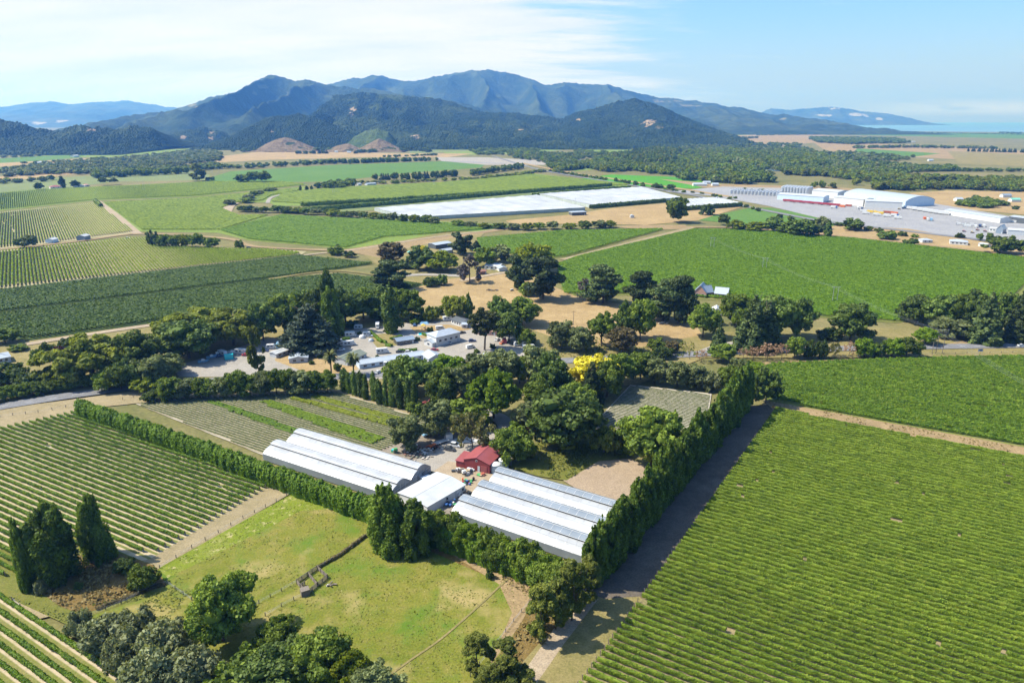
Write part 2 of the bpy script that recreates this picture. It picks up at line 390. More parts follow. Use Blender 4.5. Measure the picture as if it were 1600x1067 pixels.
def hillmat(name, base, light, clear, s=.004, tex=.02):
    m, nt, b = nm(name); w = worldpos(nt)
    f1 = noise(nt, w, s, 5, .6); f2 = noise(nt, w, tex, 5, .7); f3 = noise(nt, w, s*2.6, 6, .62)
    c = ramp(nt, f1, [(.36, base), (.56, tuple((p+q)/2 for p, q in zip(base, light))), (.68, light)])
    c = mix(nt, 1.0, c, ramp(nt, f2, [(.3, (.55,)*3), (.7, (1.5,)*3)]), 'MULTIPLY')
    a = N(nt, 'ShaderNodeAttribute', attribute_name='var')
    sc = ramp(nt, noise(nt, w, tex*1.3, 5, .65), [(.35, tuple(v*.7 for v in clear)), (.65, clear)])
    e = N(nt, 'ShaderNodeMath', operation='ADD'); nt.links.new(a.outputs['Fac'], e.inputs[0])
    e2 = N(nt, 'ShaderNodeMath', operation='MULTIPLY_ADD'); nt.links.new(f3, e2.inputs[0]); e2.inputs[1].default_value = 2.6; e2.inputs[2].default_value = -1.35
    nt.links.new(e2.outputs[0], e.inputs[1])
    th = N(nt, 'ShaderNodeMapRange'); nt.links.new(e.outputs[0], th.inputs[0]); th.inputs[1].default_value = .52; th.inputs[2].default_value = .66
    nt.links.new(mix(nt, th.outputs[0], c, sc), b.inputs['Base Color']); b.inputs['Roughness'].default_value = .95; b.inputs['Specular IOR Level'].default_value = .05
    bp = N(nt, 'ShaderNodeBump'); bp.inputs['Strength'].default_value = 1.0; bp.inputs['Distance'].default_value = 22
    nt.links.new(f2, bp.inputs['Height']); nt.links.new(bp.outputs[0], b.inputs['Normal'])
    return m
def hill(name, crest, dist, run, mat, nx=160, ny=46, spur=.35, lam=260., rough=5., fine=30., patches=(), back=.8, power=.85, seed=0, crestn=3.):
    """crest: photograph pixels of the skyline, set at its own distance; the land falls from it to the plain in front and behind"""
    xs = np.array([c[0] for c in crest], float); ys = np.array([c[1] for c in crest], float)
    gx = np.linspace(xs[0], xs[-1], nx); gy = np.interp(gx, xs, ys)
    k = max(1, nx//60); ker = np.hanning(2*k+3)[1:-1]; ker /= ker.sum(); gy = np.convolve(np.pad(gy, k, 'edge'), ker, 'valid')
    zc = HC-dist*np.tan(PIT+np.arctan((gy-CY)/F_)); zc = np.maximum(zc, 0)
    dep = dist*CP+(HC-zc)*SP; Xc = (gx-CX)/F_*dep
    t = np.linspace(0, 1, ny); tb = np.linspace(0, 1, max(8, ny//3))[1:]
    V = []; T = []
    XX, TT = np.meshgrid(Xc, t); ZC = np.tile(zc, (ny, 1)); YY = dist-run*(1-TT)
    # front: spurs and gullies run down the slope
    wob = 120*(fbm(XX/500+seed, YY/700+seed*3, 3)-.5)
    rid = 1-np.abs(2*fbm((XX+wob)/lam+seed*7, YY/(lam*5)+seed, 3, .45)-1)*2.0
    rid = np.clip(rid, -.4, 1)
    mask = np.sin(np.pi*np.clip(TT, 0, 1))**.7*(1-TT*.4)
    Zf = ZC*(TT**power)*(1-spur*mask*(1-rid))
    Zf += (fbm(XX/fine+seed, YY/fine, 3)-.5)*2*rough*np.clip(TT*8, 0, 1)*np.clip(ZC/60, 0, 1)
    Zf[-1] += (vnoise(Xc/18+seed, Xc*0+seed)-.5)*crestn*np.clip(zc/40, 0, 1)
    Zf[0] = -2
    XB, TB = np.meshgrid(Xc, tb); ZB = np.tile(Zf[-1], (len(tb), 1))*(1-TB)**1.2; YB = dist+run*back*TB; ZB[-1] = -2
    X = np.vstack([XX*(YY/dist)**.25, XB]); Y = np.vstack([YY, YB]); Zz = np.vstack([Zf, ZB]); R = X.shape[0]
    i = np.arange(R-1)[:, None]*nx+np.arange(nx-1)[None, :]
    Fq = np.stack([i, i+1, i+1+nx, i+nx], -1).reshape(-1, 4)
    Vv = np.stack([X, Y, Zz], -1).reshape(-1, 3)
    d = Vv[:, 1]*CP+(HC-Vv[:, 2])*SP; pu = CX+F_*Vv[:, 0]/d; pv = CY+F_*((HC-Vv[:, 2])*CP-Vv[:, 1]*SP)/d
    va = np.full(len(Vv), -.9)
    for (qx, qy, rx, ry) in patches:
        q = ((pu-qx)/rx)**2+((pv-qy)/ry)**2; va = np.maximum(va, np.clip(.75-.75*q, -.9, 1.0))
    va[Vv[:, 1] > dist+1] = -.9
    me = np_mesh(name, Vv, Fq, [mat], smooth=True)
    a = me.attributes.new('var', 'FLOAT', 'POINT'); a.data.foreach_set('value', va.astype(np.float32))
    o = link(name, me); o['kind'] = 'structure'; HILLS.append((X, Y, Zz, va.reshape(X.shape), ny, dist)); return o
HILLS = []
HM_far = hillmat('far_range', (.035,.050,.035), (.07,.08,.05), (.36,.32,.27), .0012, .006)
HM_mtn = hillmat('bush_mountain', (.020,.034,.016), (.060,.075,.030), (.17,.16,.085), .0022, .016)
HM_for = hillmat('pine_forest_hill', (.010,.021,.010), (.040,.058,.020), (.34,.25,.155), .005, .035)
HM_mix = hillmat('mixed_forest_hill', (.014,.027,.011), (.065,.085,.026), (.33,.245,.16), .006, .035)
HM_dry = hillmat('dry_spur', (.17,.125,.070), (.23,.165,.095), (.045,.065,.022), .01, .05)
hill('mountains', [(-120,172),(-40,168),(0,167),(40,163),(80,160),(110,164),(150,160),(185,158),(225,160),(255,167),(280,170),(330,186),(380,200)], 16000, 5000, HM_far, 260, 50, .7, 900, 40, 260, [(60,193,30,5),(95,190,20,4)], seed=1, crestn=20)
hill('mountains', [(480,150),(510,133),(545,124),(590,118),(625,128),(650,127),(672,121),(690,117),(735,109),(760,110),(790,113),(820,122),(855,134),(885,128),(930,131),(952,131),(1000,146),(1030,153),(1060,156),(1100,160),(1150,168),(1200,178),(1240,182),(1270,190),(1290,199)], 9500, 3600, HM_mtn, 420, 80, .75, 520, 26, 150, [(1040,158,40,4),(1075,166,30,5),(1225,186,14,3)], seed=2, crestn=14)
hill('mountains', [(130,212),(180,203),(222,191),(246,181),(272,172),(312,156),(345,148),(380,139),(405,125),(420,118),(429,117),(445,123),(458,128),(480,122),(497,128),(520,136),(560,139),(600,141),(640,149),(700,158),(760,172),(800,186),(850,206)], 6800, 3000, HM_mtn, 420, 84, .78, 400, 22, 110, [(410,136,16,5),(395,146,14,5),(300,166,14,5),(450,150,7,10),(548,168,5,14)], seed=3, crestn=9)
hill('hills', [(520,150),(560,146),(600,147),(640,152),(690,156),(715,163),(745,172),(790,178),(820,178),(850,182),(880,188),(920,197),(960,206),(1000,214)], 4700, 1500, HM_mix, 300, 70, .65, 260, 14, 60, [(775,171,36,6),(700,160,8,3),(890,184,8,4),(550,175,9,12),(690,205,20,8),(820,205,22,7)], seed=4, crestn=7)
hill('hills', [(855,198),(885,181),(920,171),(970,158),(992,154),(1030,165),(1060,180),(1090,193),(1110,204)], 4700, 1400, HM_for, 220, 60, .6, 240, 14, 60, [(1014,193,19,9),(1030,199,12,4),(905,187,8,4)], seed=5, crestn=7)
hill('hills', [(-90,180),(-30,181),(0,185),(30,192),(60,203),(85,205),(130,197),(150,200),(180,204),(215,197),(238,201),(252,213),(270,230)], 3050, 560, HM_for, 260, 50, .5, 170, 12, 40, [(75,207,9,4),(140,203,14,5)], seed=6, crestn=7)
hill('hills', [(205,226),(245,215),(290,205),(320,199),(345,207),(362,218),(385,232)], 3900, 760, HM_mix, 160, 44, .65, 120, 10, 40, [(330,212,8,12),(285,215,10,6)], seed=7, crestn=6)
hill('hills', [(330,236),(358,222),(380,206),(405,190),(430,181),(470,179),(505,188),(530,201),(552,214),(575,232)], 3520, 620, HM_for, 200, 46, .4, 150, 10, 40, [(425,206,4,8)], seed=8, crestn=7)
hill('hills', [(395,238),(415,225),(432,218),(445,214.5),(462,219),(480,226),(497,233),(505,238)], 2900, 170, HM_dry, 90, 26, .3, 70, 2, 20, [(455,226,14,5),(472,231,12,4),(425,232,12,4),(443,234,14,3)], seed=9, crestn=2)
hill('hills', [(505,238),(525,228),(545,224),(562,232),(575,225),(592,216),(606,222),(625,232),(640,238)], 2900, 170, HM_dry, 100, 26, .3, 70, 2, 20, [(545,235,14,4),(605,232,16,4),(580,236,12,3)], seed=10, crestn=2)
hill('hills', [(540,236),(552,214),(570,205),(592,201),(608,207),(618,220),(628,236)], 3250, 300, hillmat('cut_forest_hill', (.055,.085,.022), (.09,.115,.035), (.3,.22,.12), .01, .05), 100, 30, .4, 90, 3, 20, seed=12, crestn=3)
hill('hills', [(560,236),(600,208),(640,199),(690,196),(760,200),(820,203),(880,208),(940,213),(1000,218),(1060,222)], 3750, 800, HM_mix, 280, 50, .65, 150, 12, 40, [(650,214,14,5),(740,214,16,5)], seed=13, crestn=7)
hill('headland', [(1185,178),(1205,169),(1230,172),(1262,170),(1292,167),(1312,168),(1345,174),(1382,177),(1420,184),(1447,191.5)], 17500, 1400, HM_far, 200, 36, .35, 500, 12, 130, [(1305,170,14,4),(1345,179,24,5),(1290,180,20,3),(1375,186,10,4),(1275,186,22,3)], seed=11, crestn=16)

# ------------------------------------------------------------------ the air
def haze():
    m = bpy.data.materials.new('haze_air'); m.use_nodes = True; nt = m.node_tree; nt.nodes.remove(nt.nodes['Principled BSDF'])
    v = N(nt, 'ShaderNodeVolumePrincipled'); v.inputs['Color'].default_value = (.125,.37,1.0,1); v.inputs['Absorption Color'].default_value = (.72,.88,1,1); v.inputs['Density'].default_value = HAZE; v.inputs['Anisotropy'].default_value = .2
    nt.links.new(v.outputs[0], nt.nodes['Material Output'].inputs['Volume'])
    b = MB(); b.box((0, 11900, 474), (80000, 25800, 950)); o = b.build('haze', m); o['kind'] = 'stuff'
HAZE = 8.2e-5
haze()
# ------------------------------------------------------------------ fields, roads, yards (setting)
LV = [0]
def fld(pts, mat, name='field', dz=None):
    """later sheets lie 6 mm (near) to 9 cm (far) above earlier ones"""
    LV[0] += 1
    return sheet(name, pts, G[mat], .008*LV[0] if dz is None else dz)
# far plain
fld([(890,224),(1040,206),(1180,201),(1275,203),(1272,213),(1150,220),(1010,232),(930,232)], 'fargreen')
fld([(1020,208),(1150,204),(1240,206),(1200,212),(1060,214)], 'farlime')
fld([(1340,206),(1600,208.5),(1700,212),(1600,217),(1330,211)], 'fargreen')
fld([(1140,212),(1270,208),(1330,218),(1240,226),(1160,224)], 'tan')
fld([(1270,222),(1420,226),(1600,236),(1650,256),(1430,246),(1290,236)], 'tan')
fld([(1340,232),(1470,240),(1420,246),(1330,240)], 'fargreen')
fld([(1480,236),(1650,244),(1650,262),(1500,256)], 'dry')
fld([(900,232),(1010,232),(1110,226),(1090,238),(960,244),(900,240)], 'farlime')
fld([(690,236),(820,230),(900,232),(830,240),(700,243)], 'farlime')
fld([(640,226),(770,228),(760,236),(640,240)], 'farpale')
fld([(330,246),(400,238),(520,237),(620,240),(740,240),(700,246),(560,246),(420,250),(340,254)], 'sand')
fld([(100,246),(150,240),(300,232),(350,232),(330,240),(210,246)], 'farlime')
fld([(-60,252),(0,248),(60,244),(140,241),(120,247),(0,256)], 'fargreen')
fld([(-60,262),(0,255),(150,247),(170,250),(60,256),(-40,264)], 'sand')
fld([(-80,268),(60,258),(130,258),(60,266),(-60,272)], 'fargreen')
fld([(-80,282),(0,276),(100,268),(120,272),(0,284),(-60,288)], 'sand')
fld([(320,280),(360,268),(520,258),(700,252),(760,255),(752,262),(620,272),(520,284),(330,286)], 'fargreen')
fld([(-120,292),(0,284),(120,276),(300,268),(330,274),(320,282),(180,284),(60,300),(-120,306)], 'farpale')
fld([(680,246),(760,246),(860,252),(850,258),(760,258),(690,252)], 'gravel')
fld([(850,248),(905,246),(910,252),(860,256)], 'concreteyard')
fld([(860,258),(920,254),(960,262),(900,268)], 'farlime')
# big near-far fields
fld([(-140,316),(0,301),(60,296),(240,288),(330,283.5),(440,283.5),(482,289),(300,308),(150,313.5),(0,329.5),(-140,345)], 'farlime')
fld([(-140,350),(0,332),(150,316),(212,364),(110,377),(0,389),(-140,402)], 'vfloorleft')
fld([(160,316),(300,310),(482,291),(470,300),(425,307),(418,316),(372,318),(352,326),(378,338),(560,340),(800,352),(700,372),(540,389),(390,376),(340,364),(218,362)], 'farlime')
fld([(-140,404),(0,392),(205,371),(228,371),(300,387),(420,389),(479,393),(470,399),(0,452),(-140,468)], 'vfloorleft')
fld([(345,361),(440,336),(560,343),(800,355),(690,366),(600,362),(480,362),(390,366)], 'fargreen')
fld([(418,316),(440,302),(520,293),(690,285),(830,271),(1000,290),(960,292),(700,306),(500,322),(432,322)], 'farlime')
fld([(450,330),(560,318),(840,300),(1000,292),(990,297),(830,310),(590,328),(520,334)], 'farpale')
fld([(-140,470),(0,454),(470,400),(585,413),(425,436),(0,489),(-140,508)], 'vfloordark')
fld([(-140,512),(0,491),(420,438),(530,428),(665,446),(600,459),(490,472),(400,484),(245,504),(48,532),(0,527),(-140,540)], 'vfloordark')
fld([(742,373),(880,361),(1042,358),(884,402),(850,405),(750,391)], 'vfloorgreen')
fld([(868,414),(900,402),(1082,358),(1160,358),(1330,372),(1640,407),(1640,440),(1570,484),(1400,505),(1290,497),(1130,470),(1000,462),(880,462)], 'vfloorgreen')
fld([(1085,344),(1172,325),(1205,325),(1350,352),(1290,366),(1130,348)], 'fargreen')
fld([(906,280),(955,273),(1060,277),(1130,288),(1085,295),(1030,294)], 'farbright')
fld([(1030,280),(1130,288),(1300,292),(1380,300),(1280,300),(1120,297)], 'tan')
fld([(1420,302),(1480,298),(1600,300),(1700,312),(1700,345),(1560,332),(1470,325),(1440,312)], 'sand')
fld([(1040,300),(1130,292),(1300,296),(1440,315),(1660,352),(1660,400),(1540,378),(1300,346),(1200,322),(1110,306)], 'concreteyard')
fld([(1260,362),(1310,352),(1420,358),(1545,380),(1640,392),(1640,406),(1330,373),(1280,370)], 'sand')
fld([(890,336),(960,325),(1060,316),(1160,324),(1090,345),(1010,352),(900,350),(800,352),(790,345)], 'sand')
fld([(960,354),(1010,352),(1070,352),(1078,358),(1042,359),(980,357)], 'tan')
# dry land in the middle
fld([(560,392),(620,378),(700,362),(760,362),(745,376),(750,395),(870,408),(870,440),(700,450),(600,430),(590,415)], 'dry')
fld([(530,392),(620,378),(800,355),(800,358),(700,374),(620,392),(600,404)], 'tan')
fld([(640,452),(700,437),(790,428),(860,446),(905,466),(1000,480),(1090,512),(1100,528),(1000,545),(930,560),(850,530),(760,500),(690,500),(650,480)], 'sand')
fld([(420,498),(520,490),(690,478),(800,505),(900,540),(1080,545),(1100,560),(1000,600),(700,640),(520,600),(300,600),(0,620),(-80,600),(0,540),(240,506)], 'dry')
fld([(1040,535),(1120,520),(1330,510),(1460,520),(1640,525),(1640,560),(1040,560)], 'dry')
fld([(1480,538),(1540,526),(1680,520),(1680,538)], 'tan')
# roadsides
fld([(-60,655),(0,640),(240,608),(300,612),(420,612),(540,610),(700,660),(640,664),(480,619),(215,631),(130,640),(60,655),(0,668),(-60,676)], 'headland')
# nursery beds
fld([(212,632),(300,622),(480,614),(520,612),(680,660),(640,690),(560,720),(430,720)], 'nursery')
fld([(925,672),(940,650),(985,602),(1112,616),(1108,640),(1050,690),(960,672)], 'nursery2')
fld([(880,752),(935,722),(985,718),(1040,745),(1000,790),(940,790)], 'soil')
fld([(800,700),(860,690),(945,690),(985,716),(935,722),(885,752),(840,745),(790,730)], 'weedy')
# yards of the nursery and the camp
fld([(560,722),(620,690),(690,668),(760,660),(800,680),(800,728),(740,760),(700,830),(620,810),(640,770),(690,730)], 'yard')
fld([(655,715),(700,690),(770,676),(790,690),(775,710),(735,725),(690,740),(640,733)], 'gravel')
fld([(672,742),(700,722),(790,735),(770,752),(742,772),(727,770),(700,745)], 'track')
fld([(268,575),(350,550),(420,530),(520,520),(640,505),(735,500),(845,545),(820,560),(740,560),(690,580),(560,598),(470,588),(400,590),(280,590)], 'gravel')
fld([(430,548),(485,552),(545,560),(560,578),(520,590),(470,580),(430,565)], 'sand')
fld([(575,526),(600,522),(640,528),(625,540),(590,545)], 'dry')
fld([(640,512),(700,508),(740,515),(700,522),(660,530)], 'sand')
# near vineyards, paddocks, headlands
fld([(-120,700),(0,664),(128,640),(420,748),(462,768),(250,892),(230,880),(100,960),(-120,1010)], 'headland')
fld([(-120,700),(0,672),(122,645),(430,755),(235,875),(100,900),(-120,900)], 'vfloorleft', 'vineyard_floor')
fld([(-120,900),(0,860),(100,830),(240,885),(225,905),(330,935),(300,1000),(120,985),(0,930),(-120,940)], 'weedy')
fld([(50,918),(110,870),(190,868),(240,885),(262,916),(130,962),(95,950)], 'brown')
fld([(-200,870),(0,928),(215,1067),(330,1150),(-200,1150)], 'vfloornear', 'vineyard_floor')
fld([(245,893),(462,770),(580,800),(700,850),(830,930),(800,1000),(740,1080),(640,1150),(330,1150),(215,1060),(110,975),(250,930),(262,916)], 'paddock')
fld([(248,890),(462,770),(500,775),(560,795),(470,800),(330,872),(262,905)], 'lush')
fld([(670,862),(720,850),(900,900),(930,925),(860,1000),(760,1150),(690,1150),(800,1000),(828,932)], 'brown')
fld([(700,865),(800,890),(838,930),(812,980),(760,1050),(800,960),(780,915)], 'tan')
fld([(925,918),(1195,630),(1225,632),(1000,940),(905,1070),(850,1150),(740,1150),(860,1000)], 'headland')
fld([(925,930),(1005,935),(905,1070),(860,1150),(720,1150),(840,1010)], 'dry')
fld([(905,938),(935,938),(880,1010),(835,1075),(800,1150),(755,1150),(820,1050),(865,985)], 'track')
fld([(922,930),(1012,815),(1070,745),(1165,636),(1200,634),(1210,644),(1120,768),(1050,868),(1003,934),(945,938)], 'trackshade')  # painted shade: darker track ground laid where the belt's shadow falls
fld([(905,1070),(1000,940),(1212,640),(1700,735),(1700,1150),(850,1150)], 'vfloor', 'vineyard_floor')
fld([(1196,626),(1222,630),(1420,668),(1640,708),(1640,724),(1400,682),(1210,642)], 'tan')
fld([(1120,575),(1200,567),(1420,560),(1640,556),(1640,562),(1420,566),(1190,576)], 'tan')
fld([(1150,585),(1200,570),(1420,561),(1640,557),(1640,708),(1420,668),(1200,628)], 'vfloorgreen', 'vineyard_floor')
# roads
strip('road', [(-160,672),(-60,650),(0,637),(120,618),(245,603),(380,594),(520,590),(700,578),(900,564),(1080,555),(1200,549),(1400,544),(1600,541),(1700,540)], 8.2, G['asphalt'], .62)
strip('driveway', [(684,590),(688,618),(700,632),(735,640),(775,652),(793,668),(790,686),(765,700),(725,715)], (6, 9), G['gravel'], .66)
strip('track', [(1085,557),(1130,540),(1200,533)], 5, G['gravel'], .60)
strip('track', [(30,541),(245,508),(440,486),(520,478)], 6, G['track'], .66)
strip('track', [(-10,455),(240,427),(470,400),(560,390),(680,371),(800,357)], 4.5, G['track'], .60)
strip('track', [(152,315),(185,340),(215,366)], 9, G['track'], .61)
strip('track', [(-140,404),(0,391),(120,378),(220,366),(350,373),(400,386),(520,392)], 7, G['tan'], .615)
strip('track', [(420,437),(530,424),(660,443)], 5, G['dry'], .60)
strip('track', [(880,407),(960,387),(1082,356)], 9, G['headland'], .60)
strip('track', [(1060,355),(1160,357),(1330,371),(1640,405)], 8, G['tan'], .605)
strip('track', [(352,335),(362,320),(388,312)], 14, G['track'], .60)
strip('track', [(418,318),(424,309),(450,302)], 6, G['gravel'], .62)
strip('track', [(600,434),(660,430),(720,432)], 8, G['gravel'], .60)
strip('track', [(720,440),(780,428),(830,424)], 6, G['track'], .60)
strip('highway', [(770,244),(815,258),(850,267),(900,276),(1000,292),(1080,305),(1160,322),(1240,338),(1300,348),(1420,362),(1545,377),(1660,392)], 11, G['asphalt'], .66)
strip('path', [(797,903),(745,952),(690,1000),(640,1035),(585,1075)], .55, G['dry'], .63)
strip('verge', [(815,255),(880,268),(1000,286),(1080,298),(1140,308)], 14, G['sand'], .60)
strip('riverbed', [(700,252),(740,254),(790,256)], 24, G['concreteyard'], .60)
o_ = strip('river', [(1145,254),(1160,259),(1180,263),(1215,268)], (30, 36), M['water'], .64)[0]
strip('shingle', [(1128,257),(1150,262),(1185,267)], 14, G['concreteyard'], .68)
# dashed centre line and edge lines of the road
def linepaint():
    pts = [Vector(P(*q)) for q in [(0,637),(120,618),(245,603),(380,594),(520,590),(700,578),(900,564),(1080,555),(1200,549),(1400,544),(1600,541),(1660,540)]]
    b = MB()
    for i in range(len(pts)-1):
        a, c = pts[i], pts[i+1]; L = (c-a).length; d = (c-a)/L; n = Vector((-d.y, d.x)); s = 0
        while s < L:
            q = a+d*s; r = a+d*min(L, s+3.0)
            b.face([(*(q-n*.09), .63), (*(r-n*.09), .63), (*(r+n*.09), .63), (*(q+n*.09), .63)]); s += 9
    o = b.build('road_marking', M['white']); o['kind'] = 'structure'
linepaint()

# ------------------------------------------------------------------ vine rows
def clip_line(poly, o, d):
    """intervals of the line o+s*d inside the polygon"""
    ss = []
    n = len(poly)
    for i in range(n):
        a, b = poly[i], poly[(i+1) % n]
        ex, ey = b[0]-a[0], b[1]-a[1]; den = d[0]*ey-d[1]*ex
        if abs(den) < 1e-9: continue
        s = ((a[0]-o[0])*ey-(a[1]-o[1])*ex)/den; t = ((a[0]-o[0])*d[1]-(a[1]-o[1])*d[0])/den
        if 0 <= t < 1: ss.append(s)
    ss.sort(); return [(ss[i], ss[i+1]) for i in range(0, len(ss)-1, 2)]
def rows_of(pts, deg, spacing):
    poly = PT(pts); a = math.radians(deg); d = (math.cos(a), math.sin(a)); n = (-d[1], d[0])
    cs = [q[0]*n[0]+q[1]*n[1] for q in poly]; out = []
    k = math.ceil(min(cs)/spacing)
    while k*spacing < max(cs):
        o = (n[0]*k*spacing, n[1]*k*spacing)
        for s0, s1 in clip_line(poly, o, d):
            if s1-s0 > 4: out.append((k, (o[0]+d[0]*s0, o[1]+d[1]*s0), (o[0]+d[0]*s1, o[1]+d[1]*s1)))
        k += 1
    return out
def vine_arrays(L, rng, cards, h, wd, base, gap, ls, seg=1.1):
    """canopy of one trellised row along +x: broken hedge core and leaf cards; returns V, F, var"""
    m = max(3, int(L/seg)); xs = np.linspace(0, L, m+1)
    alive = rng.random(m) > gap
    for i in range(1, m):                                        # gaps a little longer than one vine
        if not alive[i-1] and rng.random() < .35: alive[i] = False
    mh = h*(.86+.22*rng.random(m+1)); mw = wd*(.7+.55*rng.random(m+1))
    V = []; F = []; va = []
    pr = [(-.5, 0), (-.55, .55), (-.28, 1), (.28, 1), (.55, .55), (.5, 0)]
    for k, (py, pz) in enumerate(pr):
        V.append(np.stack([xs+rng.normal(0, .12, m+1), py*mw+rng.normal(0, .05, m+1), base+(mh-base)*(pz+rng.normal(0, .05, m+1)*(pz > 0))], -1))
    V = np.stack(V, 1)                                            # m+1, 6, 3
    idx = np.arange((m+1)*6).reshape(m+1, 6)
    for k in range(5):
        q = np.stack([idx[:-1, k], idx[1:, k], idx[1:, k+1], idx[:-1, k+1]], -1)[alive]
        F.append(q)
    F = np.concatenate(F); vf = np.clip(rng.normal(.42, .22, len(F)), 0, 1)
    V = V.reshape(-1, 3)
    n = int(L*cards)
    if n:
        x = rng.random(n)*L; ok = alive[np.minimum((x/L*m).astype(int), m-1)]; x = x[ok]; n = len(x)
        an = rng.random(n)*math.pi*1.15-.07*math.pi; hh = np.interp(x, xs, mh); ww = np.interp(x, xs, mw)
        r = .85+.35*rng.random(n)
        y = np.cos(an)*ww*.6*r; zc = base+(hh-base)*.45; z = zc+np.sin(an)*(hh-base)*.58*r
        nr = np.stack([rng.normal(0, .45, n), np.cos(an)+rng.normal(0, .35, n), np.sin(an)*.9+rng.normal(0, .35, n)], -1)
        q = cards_of(np.stack([x, y, np.maximum(z, .25)], -1), nr, ls*(.6+.8*rng.random(n)), rng)
        F2 = np.arange(4*n).reshape(n, 4)+len(V); V = np.concatenate([V, q]); F = np.concatenate([F, F2])
        lump = vnoise(x/2.1+rng.random()*99, x*0+rng.random()*99)
        vf = np.concatenate([vf, np.clip(.12+.55*lump+rng.normal(.12, .2, n), 0, 1)])
    return V, F, vf
def cards_of(p, nr, s, rng, el=1.0, down=False):
    n = len(p); nr = nr/np.maximum(1e-6, np.linalg.norm(nr, axis=1, keepdims=True))
    r = np.tile([0., 0., -1.], (n, 1))+rng.normal(0, .25, (n, 3)) if down else rng.normal(size=(n, 3))
    t = np.cross(nr, r); t /= np.maximum(1e-6, np.linalg.norm(t, axis=1, keepdims=True)); b = np.cross(nr, t)
    s = s[:, None]
    return np.stack([p-t*s*.5, p-b*s*.62*el, p+t*s*.5, p+b*s*.62*el], 1).reshape(-1, 3)
post_b = MB(); post_b.box((0, 0, .8), (.16, .16, 1.6)); POST = post_b.mesh('end_post', M['wood'])
post_p = MB(); post_p.box((0, 0, .75), (.14, .14, 1.5)); POSTP = post_p.mesh('end_post', M['woodpale'])
NROWS = [0]
def vine_field(pts, deg, spacing, mat, label, group, cards=22, h=1.75, wd=.75, base=.55, gap=.02, ls=.42, z=.3, posts=True, seg=1.1, name='vine_row', order=1, stuff=None):
    rs = rows_of(pts, deg, spacing)
    if order < 0: rs = rs[::-1]
    acc = []
    for i, (k, a, b) in enumerate(rs):
        rng = np.random.default_rng(1000+NROWS[0]*7+i)
        L = math.dist(a, b); ang = math.atan2(b[1]-a[1], b[0]-a[0])
        V, F, va = vine_arrays(L, rng, cards, h, wd, base, gap, ls, seg)
        if stuff is not None:
            ca, sa = math.cos(ang), math.sin(ang)
            W = np.stack([a[0]+V[:, 0]*ca-V[:, 1]*sa, a[1]+V[:, 0]*sa+V[:, 1]*ca, V[:, 2]+z], -1); stuff.append((W, F, va, mat)); continue
        o = link(name, np_mesh(name, V, F, [mat], var=va), None, (a[0], a[1], z)); o.rotation_euler = (0, 0, ang)
        tag(o, label % ordn(i+1), 'vine row', group)
        if posts:
            for s in (0.0, L):
                p_ = link('end_post', POST, o, (s-.35 if s == 0 else s+.35, 0, 0)); 
    NROWS[0] += 1
    return len(rs)
R_RIGHT = [(912,1066),(935,1035),(1000,942),(1212,642),(1415,684),(1640,727),(1760,760),(1760,1180),(830,1180)]
n1 = vine_field(R_RIGHT, -29.2, 2.2, M['vine'], 'vine row in the vineyard right of the poplars, %s row up from the bottom', 'vine rows right of the poplar belt', cards=38, gap=.0045, ls=.31, wd=.52, z=.50)
n2 = vine_field([(1168,592),(1205,572),(1420,563),(1680,558),(1680,714),(1420,667),(1205,627)], -28.5, 2.2, M['vine2'], 'vine row between road and dirt track at right, %s row from the track', 'vine rows between the road and the dirt track', cards=13, gap=.012, ls=.55, z=.55, posts=False)
n3 = vine_field([(-90,697),(0,673),(122,646),(426,757),(240,868),(160,850),(0,905),(-90,905)], -27.5, 2.25, M['vine2'], 'vine row left of the tall hedge, %s row counting up towards the hedge', 'vine rows left of the tall hedge', cards=30, gap=.004, ls=.34, h=1.5, wd=.60, z=.40)
n4 = vine_field([(-90,905),(0,933),(205,1067),(300,1140),(-90,1140)], -30.5, 2.9, M['vine2'], 'broad vine row in the bottom left corner, %s row counting upwards', 'vine rows in the bottom left corner', cards=40, gap=.004, ls=.38, h=1.6, wd=.8, z=.40, posts=False)
n5 = vine_field([(-60,399),(0,394),(205,373),(228,373),(300,389),(420,391),(470,396),(460,400),(0,450),(-60,457)], -55.2, 2.5, M['vinelime'], 'lime vine row below the two small barns, %s row from the left', 'lime vine rows below the two barns', cards=4, gap=.01, ls=.8, h=1.7, wd=.9, z=.5, posts=False, seg=1.6)
ST = []
kw = dict(label='', group='', stuff=ST)
vine_field([(-120,468),(0,455),(468,401),(582,413),(425,435),(0,488),(-120,503)], -28.5, 2.3, M['vinedark'], cards=3, gap=.012, ls=.9, h=1.7, wd=.85, z=.5, seg=2.2, **kw)
vine_field([(-120,512),(0,493),(420,440),(530,430),(660,446),(600,458),(490,471),(400,483),(245,502),(50,530),(0,526),(-120,540)], -28.5, 2.3, M['vinedark'], cards=4, gap=.012, ls=.9, h=1.7, wd=.85, z=.5, seg=2.0, **kw)
vine_field([(745,374),(880,362),(1038,359),(884,401),(850,404),(752,391)], -31, 2.4, M['vinebig'], cards=2, gap=.01, ls=1., h=1.7, wd=.9, z=.5, seg=2.6, **kw)
vine_field([(870,415),(902,403),(1083,360),(1160,360),(1330,374),(1640,409),(1640,436),(1600,445),(1566,482),(1400,503),(1290,495),(1130,468),(1000,460),(882,460)], -31, 2.3, M['vinebig'], cards=3, gap=.012, ls=1., h=1.75, wd=1.0, z=.5, seg=2.4, **kw)
vine_field([(-120,348),(0,333),(150,317),(208,362),(110,375),(0,387),(-120,400)], -55.2, 2.5, M['vinelime'], cards=0, gap=.01, h=1.7, wd=.9, z=.5, seg=3.5, **kw)
